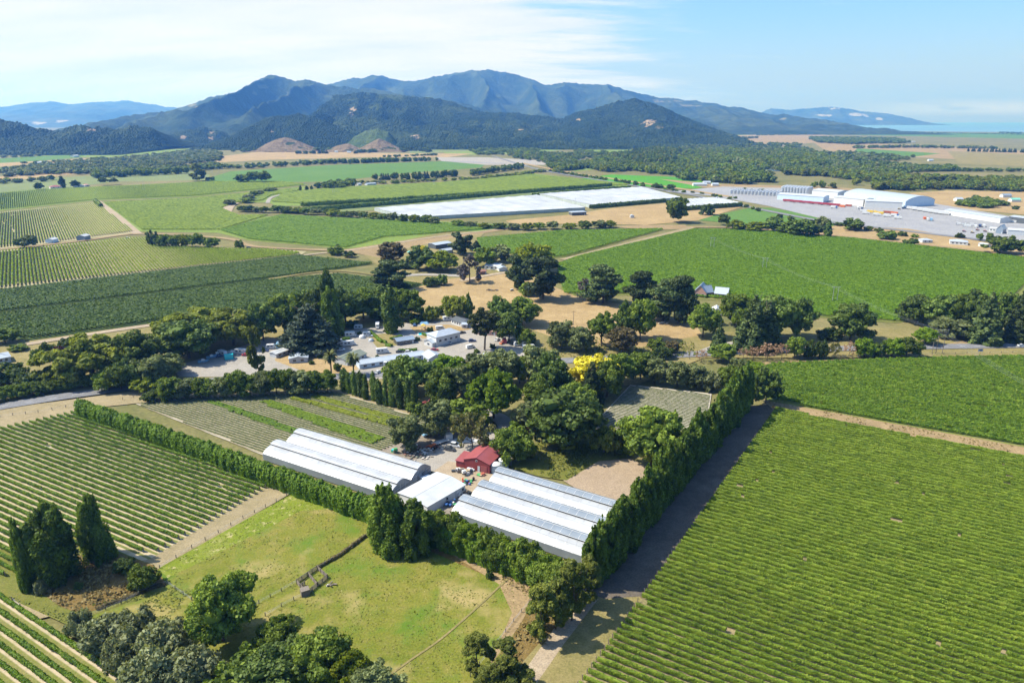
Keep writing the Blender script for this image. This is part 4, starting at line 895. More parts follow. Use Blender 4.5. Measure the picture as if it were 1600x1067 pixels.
# ------------------------------------------------------------------ every tree one can tell apart: kind, base x, base y, top y, width (photograph pixels), label
T = '''
broadpoplar|46|920|806|29|slim leaning poplar, first at the left edge of the photo
broadpoplar|92|905|780|60|broad double-topped poplar between two slimmer poplars at lower left
broadpoplar|158|874|770|45|poplar nearest the vine rows at lower left, standing over its shadow
darkbush|226|918|884|42|round dark shrub at the right corner of the brown grass patch
bush|196|893|874|32|low olive shrub under the third poplar at lower left
olive|66|928|906|20|tiny grey shrub at the foot of the leftmost poplar
bush|123|922|910|13|tiny bright shrub in the brown grass below the poplars
olive|127|992|952|38|pale grey shrub standing alone left of the grey thicket
olive|172|1012|962|70|grey-green shrub at the upper left end of the grey thicket
olive|212|1010|958|66|darker grey-green shrub at the top of the grey thicket
olive|205|1050|985|72|grey-green shrub in the left middle of the grey thicket
olive|252|1035|975|80|large grey-green shrub in the heart of the grey thicket
olive|270|1005|972|46|small grey shrub at the upper right end of the grey thicket
olive|245|1085|1018|90|grey-green shrub at the lower left end of the grey thicket
olive|305|1075|1015|82|smoky grey shrub at the lower right end of the grey thicket
round|350|1003|902|100|large dark round tree beside the paddock fence at lower left
darkbush|385|1085|1028|100|ivy-dark shrub at the bottom edge beside the round tree
dome|432|1015|970|58|small rounded tree with mottled leaves below the paddock fence
dark|452|1085|1012|118|dark tree at the bottom edge below the paddock
round|505|1075|990|95|leafy tree at the bottom edge under the paddock centre
lime|545|1085|1018|80|yellow-green tree at the bottom edge of the paddock
grey|580|1100|1045|80|grey-green tree at the bottom edge right of the yellow-green one
dark|420|1120|1050|120|dark tree cut by the bottom edge, left of the paddock
euc|748|1055|988|44|slender olive eucalypt at bottom centre, left of the dirt track
euc|800|1082|1002|78|bushy olive eucalypt at the bottom edge beside the track
euc|768|1095|1040|50|short olive eucalypt at the bottom edge under the slender one
euc|848|1004|908|48|eucalypt nearest the camera in the row above the dirt track
euc|868|985|905|50|eucalypt second in the row above the dirt track
euc|893|972|876|56|tallest eucalypt in the row above the dirt track
euc|914|945|868|44|eucalypt at the greenhouse end of the row above the track
bush|765|905|888|12|tiny green shrub alone on brown grass below the hedge
broadpoplar|604|860|752|60|tall leaning poplar standing in front of the left greenhouse
broadpoplar|652|866|780|50|darker poplar beside the leaning one, in front of the white shed
dome|805|722|666|66|round dark tree beside the red shed
grey|637|702|648|50|grey-green tree at the end of the nursery beds
grey|686|682|628|54|darker grey-green tree beside the small red hut
darkbush|733|668|626|60|dark broad shrub beside the curving driveway
sparse|738|702|646|66|sparse yellowish tree with twigs inside the driveway bend
bright|772|655|577|74|large bright green tree above the driveway bend
dark|882|702|612|100|large dark tree beyond the wild green patch
grey|828|672|628|48|grey shrubby tree left of the large dark tree
bright|850|680|640|30|small bright tree in front of the large dark tree
bush|815|668|650|30|low green shrub beside the driveway
weeping|943|708|662|50|weeping willow beside the bare soil patch
round|1016|728|642|90|large green tree in front of the poplar belt
darkbush|978|708|682|30|small dark tree between willow and large green tree
dark|652|616|556|58|dark tree behind the cypress columns
round|690|632|575|50|dark tree at the driveway entrance
grey|712|626|572|46|grey-green tree on the island in the driveway
round|625|612|556|48|round tree below the long grey roof
bright|703|600|552|50|bright green tree beside the grey-roofed office
dome|612|592|575|14|small round tree on the forecourt below the long roof
darkbush|688|640|606|40|dark shrub above the small red huts
darkbush|650|648|628|26|low shrub between cypress and small red hut
grey|752|598|552|52|grey-green tree below the tall araucaria
grey|785|602|545|56|grey-green tree right of the araucaria
round|812|600|556|42|green tree in front of the parked campervans
round|725|610|568|42|dark tree beside the driveway top
purple|794|618|596|26|purple-leaved shrub under the bright green tree
grey|838|600|540|56|grey-green tree at the left of the yellow tree wood
dark|862|626|552|60|dark green tree left of the yellow tree
round|842|640|590|46|green tree above the large dark tree
bush|868|655|620|44|shrub below the yellow tree wood
yellow|930|612|555|62|bright golden-yellow tree among dark green ones
conifer|922|630|562|36|small green conifer in front of the yellow tree
round|900|650|600|52|dark tree in the hedge left of the upper nursery bed
round|948|620|562|48|green tree just right of the yellow tree
round|970|600|550|52|dark tree behind the yellow tree
dark|916|660|614|44|dark tree over the shaded corner of the upper nursery bed
dark|896|686|642|46|dark tree at the lower end of the shaded hedge
bright|880|672|630|36|bright shrubby tree in front of the shaded hedge
round|1001|594|550|42|green tree above the top corner of the upper nursery bed
grey|1022|600|560|36|pale grey-green tree near the white tent
grey|1058|605|564|40|grey-green tree above the upper nursery bed
grey|1088|607|570|38|second grey-green tree above the upper nursery bed
olive|1112|610|580|36|grey shrub at the top right corner of the upper nursery bed
round|1140|612|572|40|green tree at the top of the poplar belt
bright|1172|606|566|58|bright round tree at the far end of the poplar belt
dark|1196|632|572|42|dark tree at the corner of the right vineyards
grey|1150|602|560|30|grey tree behind the far end of the belt
willow|148|592|522|112|large willow in the left middle beside the road
round|216|588|514|74|dark broadleaf tree right of the large left willow
willow|305|538|484|108|wide willow behind the dark round tree by the camp
dark|296|560|500|80|dark round tree in front of the wide willow
willow|366|540|484|78|right-hand willow beside the dark poplar
grey|264|590|552|48|grey-green tree below the dark round tree
dark|205|606|560|48|dark tree over the roadside at left
round|190|610|570|40|small tree over the roadside below the left willow
grey|240|602|556|50|grey tree left of the camp's parked boats
lime|232|610|585|46|yellow-green tree over the bend of the road
round|170|612|580|36|small green tree above the roadside hedge row
bush|12|600|566|52|shrubby tree at the left edge beside the grey roof
bush|48|606|578|46|shrub beside the house at the left edge
willow|82|600|572|46|small willow below the house garden
darkbush|60|566|545|20|dark small tree in the garden at left
darkbush|75|560|534|24|taller dark tree in the garden at left
purple|95|562|540|22|purplish shrub in the garden at left
bush|104|548|527|26|shrub beside the green tent roof
round|8|536|512|40|dark tree at the left edge under the dark vineyard
darkbush|30|548|538|26|low dark shrub at the left edge
dark|412|534|470|44|broad dark poplar behind the camp
cedar|484|548|474|84|spreading cedar with layered boughs in the camp
poplar|517|518|413|26|tallest slender poplar rising behind the camp
broadpoplar|520|524|446|38|dense poplar below the tallest one
round|452|522|458|54|green tree left of the tall poplars
dark|478|515|452|48|dark tree behind the cedar
round|497|520|450|46|green tree between cedar and tall poplars
dark|541|508|448|52|dark tree right of the tall poplars
round|568|499|450|56|large tree behind the two campervans
poplar|596|498|446|36|dark upright tree in the row behind the campervans
round|618|498|450|50|broad green tree in the row behind the campervans
round|642|499|452|48|tree near the right end of the campervan row
poplar|612|520|440|28|dark spire above the campervan row
bush|657|502|490|26|yellowish shrub at the end of the campervan row
weeping|672|502|484|26|small weeping willow above the playground
weeping|714|498|461|46|bright weeping willow beside the dark-roofed bungalow
poplar|733|500|456|12|thin spire beside the bright weeping willow
arau|757|548|478|44|araucaria with bare tall trunk on the camp lawn
dark|782|520|462|42|dark tree behind the araucaria
round|815|508|462|52|round tree at the edge of the dry paddock
dark|795|535|488|40|dark tree beside the pink cottage
darkbush|822|540|512|30|dark shrub beside the stream at camp right
bush|686|492|477|16|small round bush at the dry paddock edge
bush|672|490|477|12|smaller bush beside the round one at the paddock edge
darkbush|527|580|567|12|clipped round bush beside the palm trees
bush|548|512|501|24|low hedge-like shrub beside the campervans
bright|648|506|498|16|small bright shrub above the pool
umb|940|542|488|46|umbrella-crowned tree in front of the dry paddock
dark|978|530|470|34|dense upright tree at the stream bend
round|1000|532|466|42|broad tree beside the upright one at the stream
rusty|972|552|510|44|dusky brown-green tree below the stream bend
grey|878|545|502|44|grey tree at the left of the umbrella-crowned tree
grey|905|550|510|42|second grey tree left of the umbrella-crowned tree
darkbush|1025|545|528|26|dark round shrub at the stream's road bridge
rusty|1050|552|532|22|reddish shrub beside the road bridge
bush|1035|560|540|34|pale green shrub left of the road
macro|848|468|400|52|dark macrocarpa left of the dry paddock track
macro|812|452|398|38|dark macrocarpa above the dry paddock
darkbush|825|462|440|28|dark shrub under the macrocarpas
lime|835|424|380|56|large lime tree behind the macrocarpas
macro|942|474|414|54|wide dark macrocarpa at the edge of the bright vineyard
macro|1000|482|424|42|smaller macrocarpa left of the brick house
macro|1036|502|436|56|dark macrocarpa in the middle of the hillside row
macro|1060|506|430|44|dark macrocarpa beside the brick house
deadtree|912|470|435|20|dead grey tree beside the wide macrocarpa
macro|613|452|406|50|dark spreading tree above the camp, alone at the vine edge
rusty|612|412|377|44|rusty-leaved tree at the farmyard entrance
dark|660|422|382|40|dark tree with yellow blossom behind it at the farmyard
yellow|661|400|384|16|small yellow-flowering tree at the farmyard
lime|692|424|390|44|lime-green tree in the middle of the farmyard
lime|668|418|392|22|small lime tree left of the farmyard driveway
macro|722|398|362|32|dark tree beside the long farm shed
deadtree|734|442|396|34|grey dying tree beside the farmyard drive
round|756|418|385|34|tree left of the white farm roof
conifer|744|392|376|18|small dark conifer behind the farmyard
grey|782|410|382|32|grey round tree behind the white farm roof
rusty|768|412|400|18|brown shrub beside the white farm roof
bush|635|420|405|22|shrub at the farmyard entrance
darkbush|690|446|428|20|dark shrub on the farmyard verge
bush|672|448|432|22|leafy shrub at the upper edge of the dry paddock
round|1098|528|472|46|round green tree below the brick house
round|1148|508|458|46|tree right of the white tent at the brick house
conifer|1172|548|460|50|tall dark conifer at the roadside
conifer|1195|545|466|44|second dark conifer at the roadside
conifer|1122|552|502|26|short conifer beside the road, left of the tall ones
umb|1158|535|480|36|pale-topped tree in front of the tall conifers
dark|1210|530|460|52|dark round tree right of the tall conifers
dark|1244|528|461|46|dark round tree between conifers and lone road tree
dark|1328|532|470|60|lone dark round tree above the road
bush|1296|530|512|34|low shrubby tree left of the lone round tree
dark|1432|505|460|50|dark tree at the left end of the roadside grove
dark|1462|512|459|52|second dark tree in the roadside grove
round|1494|514|458|48|tree in the middle of the roadside grove
dark|1520|520|452|48|dark tree behind the roadside conifers
conifer|1537|536|456|46|broad conifer at the roadside grove
conifer|1587|534|448|42|pointed conifer at the right edge by the road
dark|1560|525|454|42|dark tree between the two roadside conifers
bright|1445|538|512|34|bright round tree beside the power poles
grey|1480|526|498|52|grey-brown shrubby tree under the roadside grove
round|1130|565|536|38|roadside tree left of the pink bare trees
round|1241|560|526|28|first green tree along the right road verge
bush|1266|560|529|20|slim shrubby tree along the right road verge
bush|1283|560|530|18|thin shrubby tree beside the slim one on the road verge
bright|1350|558|528|30|round bright tree on the right road verge
bush|1372|558|532|20|small tree between two bright road verge trees
bright|1393|558|528|32|bright tree near the power poles on the verge
round|1416|558|527|36|largest verge tree beside the power poles
pinkbare|1096|566|546|18|small pink bare tree at the road's left end
pinkbare|1161|562|544|16|pink bare tree right of the green roadside tree
pinkbare|1177|562|542|18|second pink bare tree of the roadside group
pinkbare|1199|564|535|26|largest pink bare tree by the road
pinkbare|1221|562|537|20|pink bare tree beside the first green verge tree
sparse|1302|558|534|22|sparse yellowish tree on the right verge
pinkbare|1326|558|534|20|brownish bare tree on the right verge
bush|240|384|359|16|first tree of the row beside the pale farm track
dome|256|386|366|24|second tree, dark, in the row beside the farm track
dome|276|386|366|22|third tree in the row beside the farm track
lime|292|386|366|20|yellow-topped tree in the row beside the farm track
dome|310|387|364|26|fifth and largest tree in the row beside the farm track
dome|331|388|371|22|last dark tree in the row beside the farm track
dark|33|388|371|16|dark tree left of its twin by the small barn
grey|48|388|366|20|taller grey tree of the pair by the small barn
darkbush|374|389|374|14|small tree alone at the bend of the farm track
darkbush|525|398|382|24|dark bush alone above the camp road
bush|546|402|391|18|low bush right of the lone dark bush
euc|308|283|254|24|large lone eucalypt at the far edge of the lime vines
dark|380|285|272|24|left tree of the far dark clump
dark|396|285|268|18|middle tree of the far dark clump
round|413|285|266|22|right tree of the far dark clump
dark|62|297|285|13|small dark tree left of the red-roofed farm
poplar|98|294|274|9|tall dark spire beside the red-roofed farm
dark|118|293|281|13|dark tree behind the red-roofed farm
umb|162|290|277|14|first umbrella tree right of the red-roofed farm
umb|178|289|278|12|second umbrella tree right of the red-roofed farm
dark|325|283|277|7|tiny dark bush near the lone eucalypt
dark|332|283|276|7|second tiny dark bush near the lone eucalypt
round|1056|348|308|34|large tree at the right end of the bird nets
bush|1105|336|318|22|tree between two shade net blocks
round|1130|352|334|18|round tree at the corner of the small green field
lime|1150|360|343|28|left bush of the row below the small green field
lime|1180|362|346|32|second bush of the row below the small green field
dark|1210|362|338|30|dark taller tree in the row below the green field
round|1228|366|345|28|tree in the middle of the row below the green field
dark|1252|370|343|36|broad dark tree in the row below the green field
dark|1272|370|350|22|right dark tree in the row below the green field
poplar|1293|372|342|12|small upright poplar beside the white cottage
grey|1283|358|338|18|grey tree behind the small poplar
dark|1332|360|340|30|dark bushy tree at the dry paddock's left end
dark|1384|374|362|24|bush on the dry paddock below the highway
darkbush|1393|374|360|14|darker bush on the dry paddock below the highway
dark|1427|384|372|14|small dark tree beside the white bungalow
dark|1415|382|374|10|tiny bush beside the white bungalow
dark|1546|378|364|10|round tree in front of the loading yard
dark|1530|376|364|9|small round tree in front of the loading yard
dome|1565|396|368|44|wide tree at the right edge by the loading yard
dome|1597|398|374|28|tree cut by the right edge near the loading yard
bush|1500|372|364|14|low bush beside the loading yard road
'''
for ln in T.strip().split('\n'):
    k, x, yb, yt, w_, lab = ln.split('|'); tree(k, float(x), float(yb), float(yt), float(w_), lab)
for x, yb, w_, lab in [(545,524,8,'small shrub on the upper camp road verge'), (562,523,7,'small shrub left of the white dome tent'), (652,533,9,'round shrub right of the blue-roofed block'), (672,519,10,'shrub beside the swimming pool'), (684,531,9,'shrub against the porch wing'), (500,560,8,'small shrub on the sandy camp lawn'), (487,570,8,'shrub at the corner of the wide grey cabin'), (530,566,7,'small shrub left of the camp kitchen'), (745,552,9,'shrub left of the araucaria trunk'), (770,545,10,'shrub right of the araucaria trunk'), (430,556,8,'shrub at the end of the long white cabin'), (590,560,7,'small shrub below the lone motorhome'), (628,558,8,'shrub behind the long block roof')]:
    tree('bush', x, yb, yb-w_*.8, w_, lab)
# groups of like trees
tree_line('belt', [(925,922),(1018,809),(1074,742),(1128,680),(1165,638)], 48, (19.5, 22.5), 0, 'poplar in the tall shelter belt right of the greenhouses, %s from the near end', 'poplars of the shelter belt', .5, wm=6.2)
tree_line('cypress', [(536,610),(560,620),(600,634),(655,645)], 12, (12.5, 14), 0, 'dark cypress column in the row above the nursery beds, %s from the left', 'cypress columns above the nursery beds', .3, wm=3.7)
tree_line('dome', [(-40,638),(0,627),(60,616),(120,608),(180,601),(250,596)], 21, (6.0, 6.5), 0, 'low round tree in the roadside row at left, %s from the left', 'round trees along the left road', .4, wm=7.6)
tree_line(['round', 'grey', 'round'], [(262,624),(330,622),(400,619),(520,613)], 13, (10.5, 12.5), 0, 'tree in the screen between nursery beds and camp, %s from the left', 'screen trees between nursery beds and camp', .5, wm=9.8)
tree('darkbush', 264, 625, 598, 30, 'small shrubby tree at the road end of the nursery beds')
tree('dome', 236, 628, 612, 26, 'low round tree on the verge by the nursery beds')
tree('euc', 406, 596, 508, 24, 'tall thin eucalypt above the screen trees')
tree_line(['round', 'darkbush', 'round', 'bright'], [(676,848),(740,868),(798,892),(845,913),(885,930)], 13, (10.0, 10.5), 0, 'leafy tree in the hedge before the right greenhouse, %s from the left', 'hedge trees before the right greenhouse', .8, wm=8.6)
tree_line(['dome', 'lime', 'dome', 'grey'], [(440,333),(500,336),(560,341),(640,348),(690,352)], 16, (9, 10), 0, 'rounded tree in the creek row above the dark fields, %s from the left', 'creek row trees above the dark fields', 2, wm=15)
tree_line(['dome', 'grey', 'lime'], [(705,354),(760,357),(820,360),(900,358),(965,355)], 12, (8, 9), 0, 'rounded tree in the creek row below the bird nets, %s from the left', 'creek row trees below the bird nets', 2, wm=15)
tree_line(['grey', 'dome', 'olive'], [(365,322),(380,318),(400,310),(412,300),(440,298)], 9, (10, 8), 0, 'grey-green tree in the clump at the white track bend, %s from the front', 'clump at the white track bend', 5, wm=17)
tree_line(['dome', 'dark', 'grey'], [(375,330),(410,333),(435,332)], 5, (9, 9), 0, 'tree in the creek clump left of the creek row, %s from the left', 'creek clump trees', 2, wm=15)
tree_line(['bush', 'darkbush'], [(1215,340),(1250,347),(1300,352),(1340,358),(1400,368),(1440,372)], 14, (5, 5), 0, 'roadside shrub between highway and loading yard, %s from the left', 'shrubs along the highway', 2, wm=9)
tree_line(['bush', 'darkbush'], [(1120,312),(1160,322),(1190,332)], 7, (5, 5), 0, 'small roadside tree left of the tank farm, %s from the left', 'small trees by the tank farm', 1, wm=7)
tree_line('poplar', [(465,298),(500,296),(530,294)], 7, (9, 9), 0, 'small dark conifer beside the white track, %s from the left', 'small conifers beside the white track', 1, wm=6)
# ------------------------------------------------------------------ hedge, clipped, one long thing
def hedge_run(name, pts, h, wd, mat, label, cards=60, ls=.42, seg=.8, h2=None, z=.2):
    q = [Vector(P(*p)) if len(p) == 2 else Vector(p[:2]) for p in pts]; VV = []; FF = []; va = []; o = 0
    for i in range(len(q)-1):
        a, b = q[i], q[i+1]; L = (b-a).length; ang = math.atan2(b.y-a.y, b.x-a.x)
        hh = h+((h2 or h)-h)*i/max(1, len(q)-1)
        V, F, v = vine_arrays(L, np.random.default_rng(i+int(L)), cards, hh, wd, .05, 0, ls, seg)
        ca, sa = math.cos(ang), math.sin(ang)
        VV.append(np.stack([a.x+V[:, 0]*ca-V[:, 1]*sa, a.y+V[:, 0]*sa+V[:, 1]*ca, V[:, 2]+z], -1)); FF.append(F+o); va.append(v); o += len(V)
    ob = link(name, np_mesh(name, np.concatenate(VV), np.concatenate(FF), [mat], var=np.concatenate(va)))
    return tag(ob, label, 'hedge')
hedge_run('hedge', [(126,650),(230,687),(340,727),(450,768),(560,808),(600,825)], 7.2, 3.6, M['hedge'], 'long tall clipped green hedge between vineyard and left greenhouse', 150, .55, h2=8.2)
hedge_run('hedge', [(596,836),(680,852),(760,882),(850,920)], 7.0, 4.2, M['hedge'], 'bushy lower hedge in front of the white shed and right greenhouse', 120, .5)
hedge_run('hedge', [(440,333.5),(520,328),(640,318),(800,303.5),(880,297)], 6, 4, M['dark'], 'far dark shelter hedge, lower left one of three', 6, 1.6, 4)
hedge_run('hedge', [(470,322.5),(560,318),(700,309.5),(850,299.5),(955,291)], 6, 4, M['dark'], 'far dark shelter hedge, longest and uppermost of three', 6, 1.6, 4)
hedge_run('hedge', [(832,308.5),(920,300),(985,295.5)], 6, 4, M['dark'], 'far dark shelter hedge behind the right bird net', 6, 1.6, 4)
hedge_run('hedge', [(922,326.5),(990,320.5),(1040,316)], 5.5, 4, M['dark'], 'dark hedge along the front of the right bird net', 6, 1.6, 4)
hedge_run('hedge', [(1062,330),(1110,326.5),(1158,323)], 6, 4, M['dark'], 'dark hedge in front of the small shade net block', 6, 1.6, 4)
hedge_run('hedge', [(149,316.5),(158,324)], 5, 4, M['dark'], 'short dark hedge at the head of the farm track', 6, 1.6, 3)
for i, (a, b, lb) in enumerate([((604,523),(622,520),'uppermost clipped hedge on the camp island'), ((610,532),(628,528),'clipped hedge in the middle of the camp island right side'), ((590,533),(604,538),'clipped hedge beside the dome tent'), ((603,541),(612,543),'short clipped hedge at the camp island tip'), ((622,551),(652,549),'clipped hedge in front of the blue-roofed block'), ((578,520),(597,537),'bright clipped hedge along the camp island spine'), ((532,533),(547,531),'clipped hedge beside the long caravans'), ((690,532),(660,524),'clipped hedge beside the two-storey house')]):
    hedge_run('hedge', [a, b], 1.7, 1.6, M['hedge'], lb, 30, .4)
# palms
M['palmtrunk'] = paint('palm_trunk', (.16,.12,.08), .9, 0, .3, 4, .1)
def palm(x, yb, yt, wpx, label):
    X, Y = P(x, yb); h = Z(yb, yt); w = wpx/F_*D(yb); r = empty('palm_tree', (X, Y, .2)); rng = np.random.default_rng(int(x))
    b = MB(); zt = h*.66; b.bar((0, 0, -.2), (0, 0, zt*.5), .42, .36, 9); b.bar((0, 0, zt*.5), (.05, 0, zt), .36, .42, 9); b.build('trunk', M['palmtrunk'], r)
    V = []; va = []
    for i in range(70):
        an = rng.random()*6.28; e = rng.uniform(-.5, 1.25); L = w*.5*rng.uniform(.85, 1.12); n = 7
        p = np.array([0, 0, zt]); d = np.array([math.cos(an)*math.cos(e), math.sin(an)*math.cos(e), math.sin(e)]); side = np.array([-math.sin(an), math.cos(an), 0]); pv = None
        fv = np.clip(rng.normal(.45+.25*(e > .3), .2), 0, 1)
        for k in range(n+1):
            wd = .5*math.sin(math.pi*(.12+.85*k/n))
            c = (p-side*wd+np.array([0, 0, -.25*wd]), p, p+side*wd+np.array([0, 0, -.25*wd]))
            if pv is not None:
                V += [pv[0], c[0], c[1], pv[1], pv[1], c[1], c[2], pv[2]]; va += [fv, fv]
            pv = c; p = p+d*L/n; d = d+np.array([0, 0, -.26]); d /= np.linalg.norm(d)
    V = np.array(V); link('crown', np_mesh('crown', V, np.arange(len(V)).reshape(-1, 4), [M['palm']], var=np.array(va)), r)
    tag(r, label, 'palm')
palm(518, 586, 541, 30, 'taller date palm left of its twin in the camp'); palm(553, 588, 546, 30, 'shorter date palm beside the long grey roof')
# ------------------------------------------------------------------ far woods and shelter belts: masses
FAR = {}
def far_arr(kind, v):
    V, F, va, _ = proto(kind, 3, v); return V, F, va, M[KIND[kind][3]]
WOOD = []
def put_far(kind, X, Y, h, w):
    V, F, va, m = far_arr(kind, random.randrange(3)); a = random.random()*6.28; ca, sa = math.cos(a), math.sin(a)
    W = np.stack([X+(V[:, 0]*ca-V[:, 1]*sa)*w, Y+(V[:, 0]*sa+V[:, 1]*ca)*w, V[:, 2]*h+.1], -1)
    WOOD.append((W.astype(np.float32), F, np.clip(va+random.gauss(0, .14), 0, 1), m))
def wood(pts, sp, h, w, kinds, prob=1.0):
    poly = PT(pts); xs = [q[0] for q in poly]; ys = [q[1] for q in poly]; y = min(ys)
    while y < max(ys):
        for s0, s1 in clip_line(poly, (0, y+1e-4), (1, 0)):
            x = s0
            while x < s1:
                if random.random() < prob and (sp > 15.5 or float(fbm(np.array([x/95.]), np.array([y/150.]), 3)[0]) > .40): put_far(random.choice(kinds), x+random.gauss(0, sp*.3), y+random.gauss(0, sp*.3), random.uniform(*h), random.uniform(*w))
                x += sp
        y += sp
def beltline(pts, sp, h, w, kinds, prob=1.0, j=2.0):
    q = [Vector(P(*p)) for p in pts]
    for i in range(len(q)-1):
        L = (q[i+1]-q[i]).length; n = max(1, int(L/sp))
        for k in range(n):
            if random.random() > prob: continue
            c = q[i].lerp(q[i+1], (k+random.random())/n); put_far(random.choice(kinds), c.x+random.gauss(0, j), c.y+random.gauss(0, j), random.uniform(*h), random.uniform(*w))
MX = ['round', 'dome', 'dark', 'dark', 'willow', 'grey', 'round', 'bright', 'lime', 'dark']
wood([(880,272),(905,262),(960,246),(1010,240),(1110,236),(1190,238),(1260,236),(1300,250),(1290,262),(1226,268),(1180,262),(1145,254),(1125,257),(1190,272),(1228,282),(1230,290),(1150,288),(1070,282),(1060,274),(950,271)], 13, (9, 19), (12, 20), MX)
wood([(960,250),(1030,236),(1060,240),(1050,262),(1000,262)], 16, (20, 27), (8, 15), ['poplar', 'dark', 'euc', 'broadpoplar'])
wood([(1228,270),(1260,268),(1300,272),(1360,274),(1440,280),(1500,282),(1600,284),(1680,284),(1680,302),(1590,300),(1500,296),(1420,298),(1330,296),(1285,294),(1240,290)], 12, (10, 15), (11, 18), ['dome', 'euc', 'euc', 'round', 'dome', 'willow'])
wood([(1225,262),(1290,255),(1420,262),(1420,272),(1340,272),(1280,274),(1240,272)], 15, (10, 17), (12, 20), ['dark', 'dark', 'round', 'grey'])
wood([(1390,262),(1490,262),(1500,268),(1400,270)], 14, (8, 13), (12, 18), ['dark', 'round'])
beltline([(1490,268),(1600,268),(1680,270)], 9, (7, 11), (12, 18), ['dark', 'round'], 1, 6)
wood([(1240,242),(1310,238),(1420,246),(1430,252),(1320,256),(1250,252)], 22, (8, 14), (14, 22), ['round', 'dark', 'grey'], .5)
wood([(1270,216),(1400,218),(1420,224),(1330,226),(1275,223)], 24, (12, 18), (18, 28), ['dark', 'round'], .8)
beltline([(1330,232),(1420,231),(1560,233)], 10, (10, 16), (16, 24), ['round', 'grey', 'dome'], 1, 10)
beltline([(1515,237),(1700,241)], 7, (14, 17), (8, 12), ['conifer'], 1, 3)
beltline([(1290,206),(1450,208),(1620,211)], 14, (6, 10), (16, 28), ['dark', 'round'], .8, 12)
beltline([(1330,203.5),(1370,203.8)], 12, (12, 16), (20, 28), ['dark'], 1, 10); beltline([(1560,208),(1600,208.5)], 12, (10, 14), (20, 28), ['dark'], 1, 10)
beltline([(1135,218),(1185,216)], 12, (12, 16), (14, 20), ['dark'], 1, 8); beltline([(1020,228),(1040,227)], 7, (16, 20), (9, 12), ['dark'], 1, 6); beltline([(1068,229),(1095,229)], 9, (12, 16), (13, 18), ['dark'], 1, 6); beltline([(1150,228),(1166,227)], 9, (14, 16), (14, 18), ['dark'], 1, 6)
beltline([(1180,212),(1300,210)], 20, (5, 9), (16, 26), ['dark'], .8, 12)
wood([(900,236),(960,240),(1000,238),(960,246),(900,250)], 20, (7, 12), (12, 18), MX, .55)
wood([(790,236),(900,242),(905,250),(860,256),(800,246)], 20, (7, 13), (12, 20), MX, .5)
wood([(740,236),(800,232),(850,236),(800,242),(750,243)], 20, (8, 13), (14, 20), ['dark', 'round'], .5)
wood([(860,260),(900,254),(940,262),(900,270),(870,270)], 14, (9, 14), (12, 18), MX, .8)
beltline([(820,228),(870,226),(930,226),(1000,221)], 14, (9, 16), (16, 24), ['dark', 'round', 'grey'], .9, 14)
beltline([(640,232),(720,230),(800,228)], 14, (8, 14), (14, 22), ['dark'], .8, 14)
beltline([(556,240),(610,236),(660,236),(668,238)], 9, (11, 15), (13, 18), ['dark', 'conifer'], 1, 8)
beltline([(355,238),(430,236),(500,236),(550,236)], 12, (9, 15), (14, 22), ['grey', 'dark', 'round'], .9, 12)
beltline([(460,241),(512,240)], 8, (11, 14), (13, 16), ['dark', 'conifer'], 1, 5)
wood([(0,268),(80,258),(200,248),(320,236),(345,240),(340,252),(240,262),(130,270),(20,276)], 17, (7, 13), (13, 20), ['grey', 'dark', 'grey', 'dark', 'olive'], .9)
wood([(-60,288),(100,272),(240,264),(340,258),(340,262),(250,272),(120,280),(-60,292)], 15, (8, 12), (13, 18), ['dark', 'round', 'grey'], .9)
beltline([(145,279),(200,276),(240,274),(292,271)], 9, (15, 18), (15, 20), ['dome', 'round'], 1, 4)
beltline([(300,268),(345,263),(400,263),(460,259),(520,256)], 9, (9, 15), (13, 18), ['dark', 'round', 'round'], 1, 8)
beltline([(470,257),(560,255),(650,252),(680,252)], 7, (11, 15), (10, 14), ['round', 'broadpoplar', 'round'], 1, 5); beltline([(540,256),(620,253)], 9, (13, 16), (10, 14), ['broadpoplar'], 1, 8)
beltline([(584,281.5),(640,280.5),(715,275.5)], 5, (13, 16), (8, 12), ['dark', 'conifer'], 1, 3)
beltline([(735,275),(770,270),(815,263)], 6, (12, 16), (10, 14), ['dark', 'round'], 1, 5)
beltline([(530,288),(600,287),(660,284),(740,281),(810,274),(850,268)], 9, (5, 8), (11, 17), ['lime', 'grey', 'dome'], .9, 4)
wood([(500,292),(550,286),(560,290),(520,296)], 11, (8, 13), (11, 16), ['dark', 'round'], .9)
beltline([(600,246),(680,243)], 10, (6, 9), (12, 16), ['dark'], .8, 5)
beltline([(860,268),(920,277),(1000,290),(1030,294)], 8, (3.5, 6.5), (6, 9), ['darkbush', 'bush'], .9, 5)
beltline([(1035,297),(1090,303),(1150,312)], 10, (3, 5), (6, 8), ['darkbush', 'bush'], .7, 4)
beltline([(1020,293),(1060,297)], 22, (8, 10), (14, 17), ['dark'], 1, 2); beltline([(1140,300),(1200,302)], 8, (5, 8), (8, 12), ['grey', 'bush'], 1, 5)
wood([(1500,322),(1530,312),(1575,314),(1580,322),(1540,326)], 9, (6, 9), (10, 15), ['dark', 'round'], 1); beltline([(1580,326),(1640,330)], 10, (4, 6), (8, 10), ['bush', 'dark'], .9, 4)
beltline([(0,247),(60,244),(130,240),(200,238)], 14, (7, 12), (14, 22), ['dark', 'grey'], .7, 10)
beltline([(40,256),(110,252),(180,248)], 20, (5, 10), (12, 18), ['dark', 'grey'], .7, 8)
wood([(1060,226),(1130,224),(1250,226),(1260,236),(1180,238),(1070,236)], 26, (8, 14), (16, 24), ['dark', 'round', 'grey'], .35)
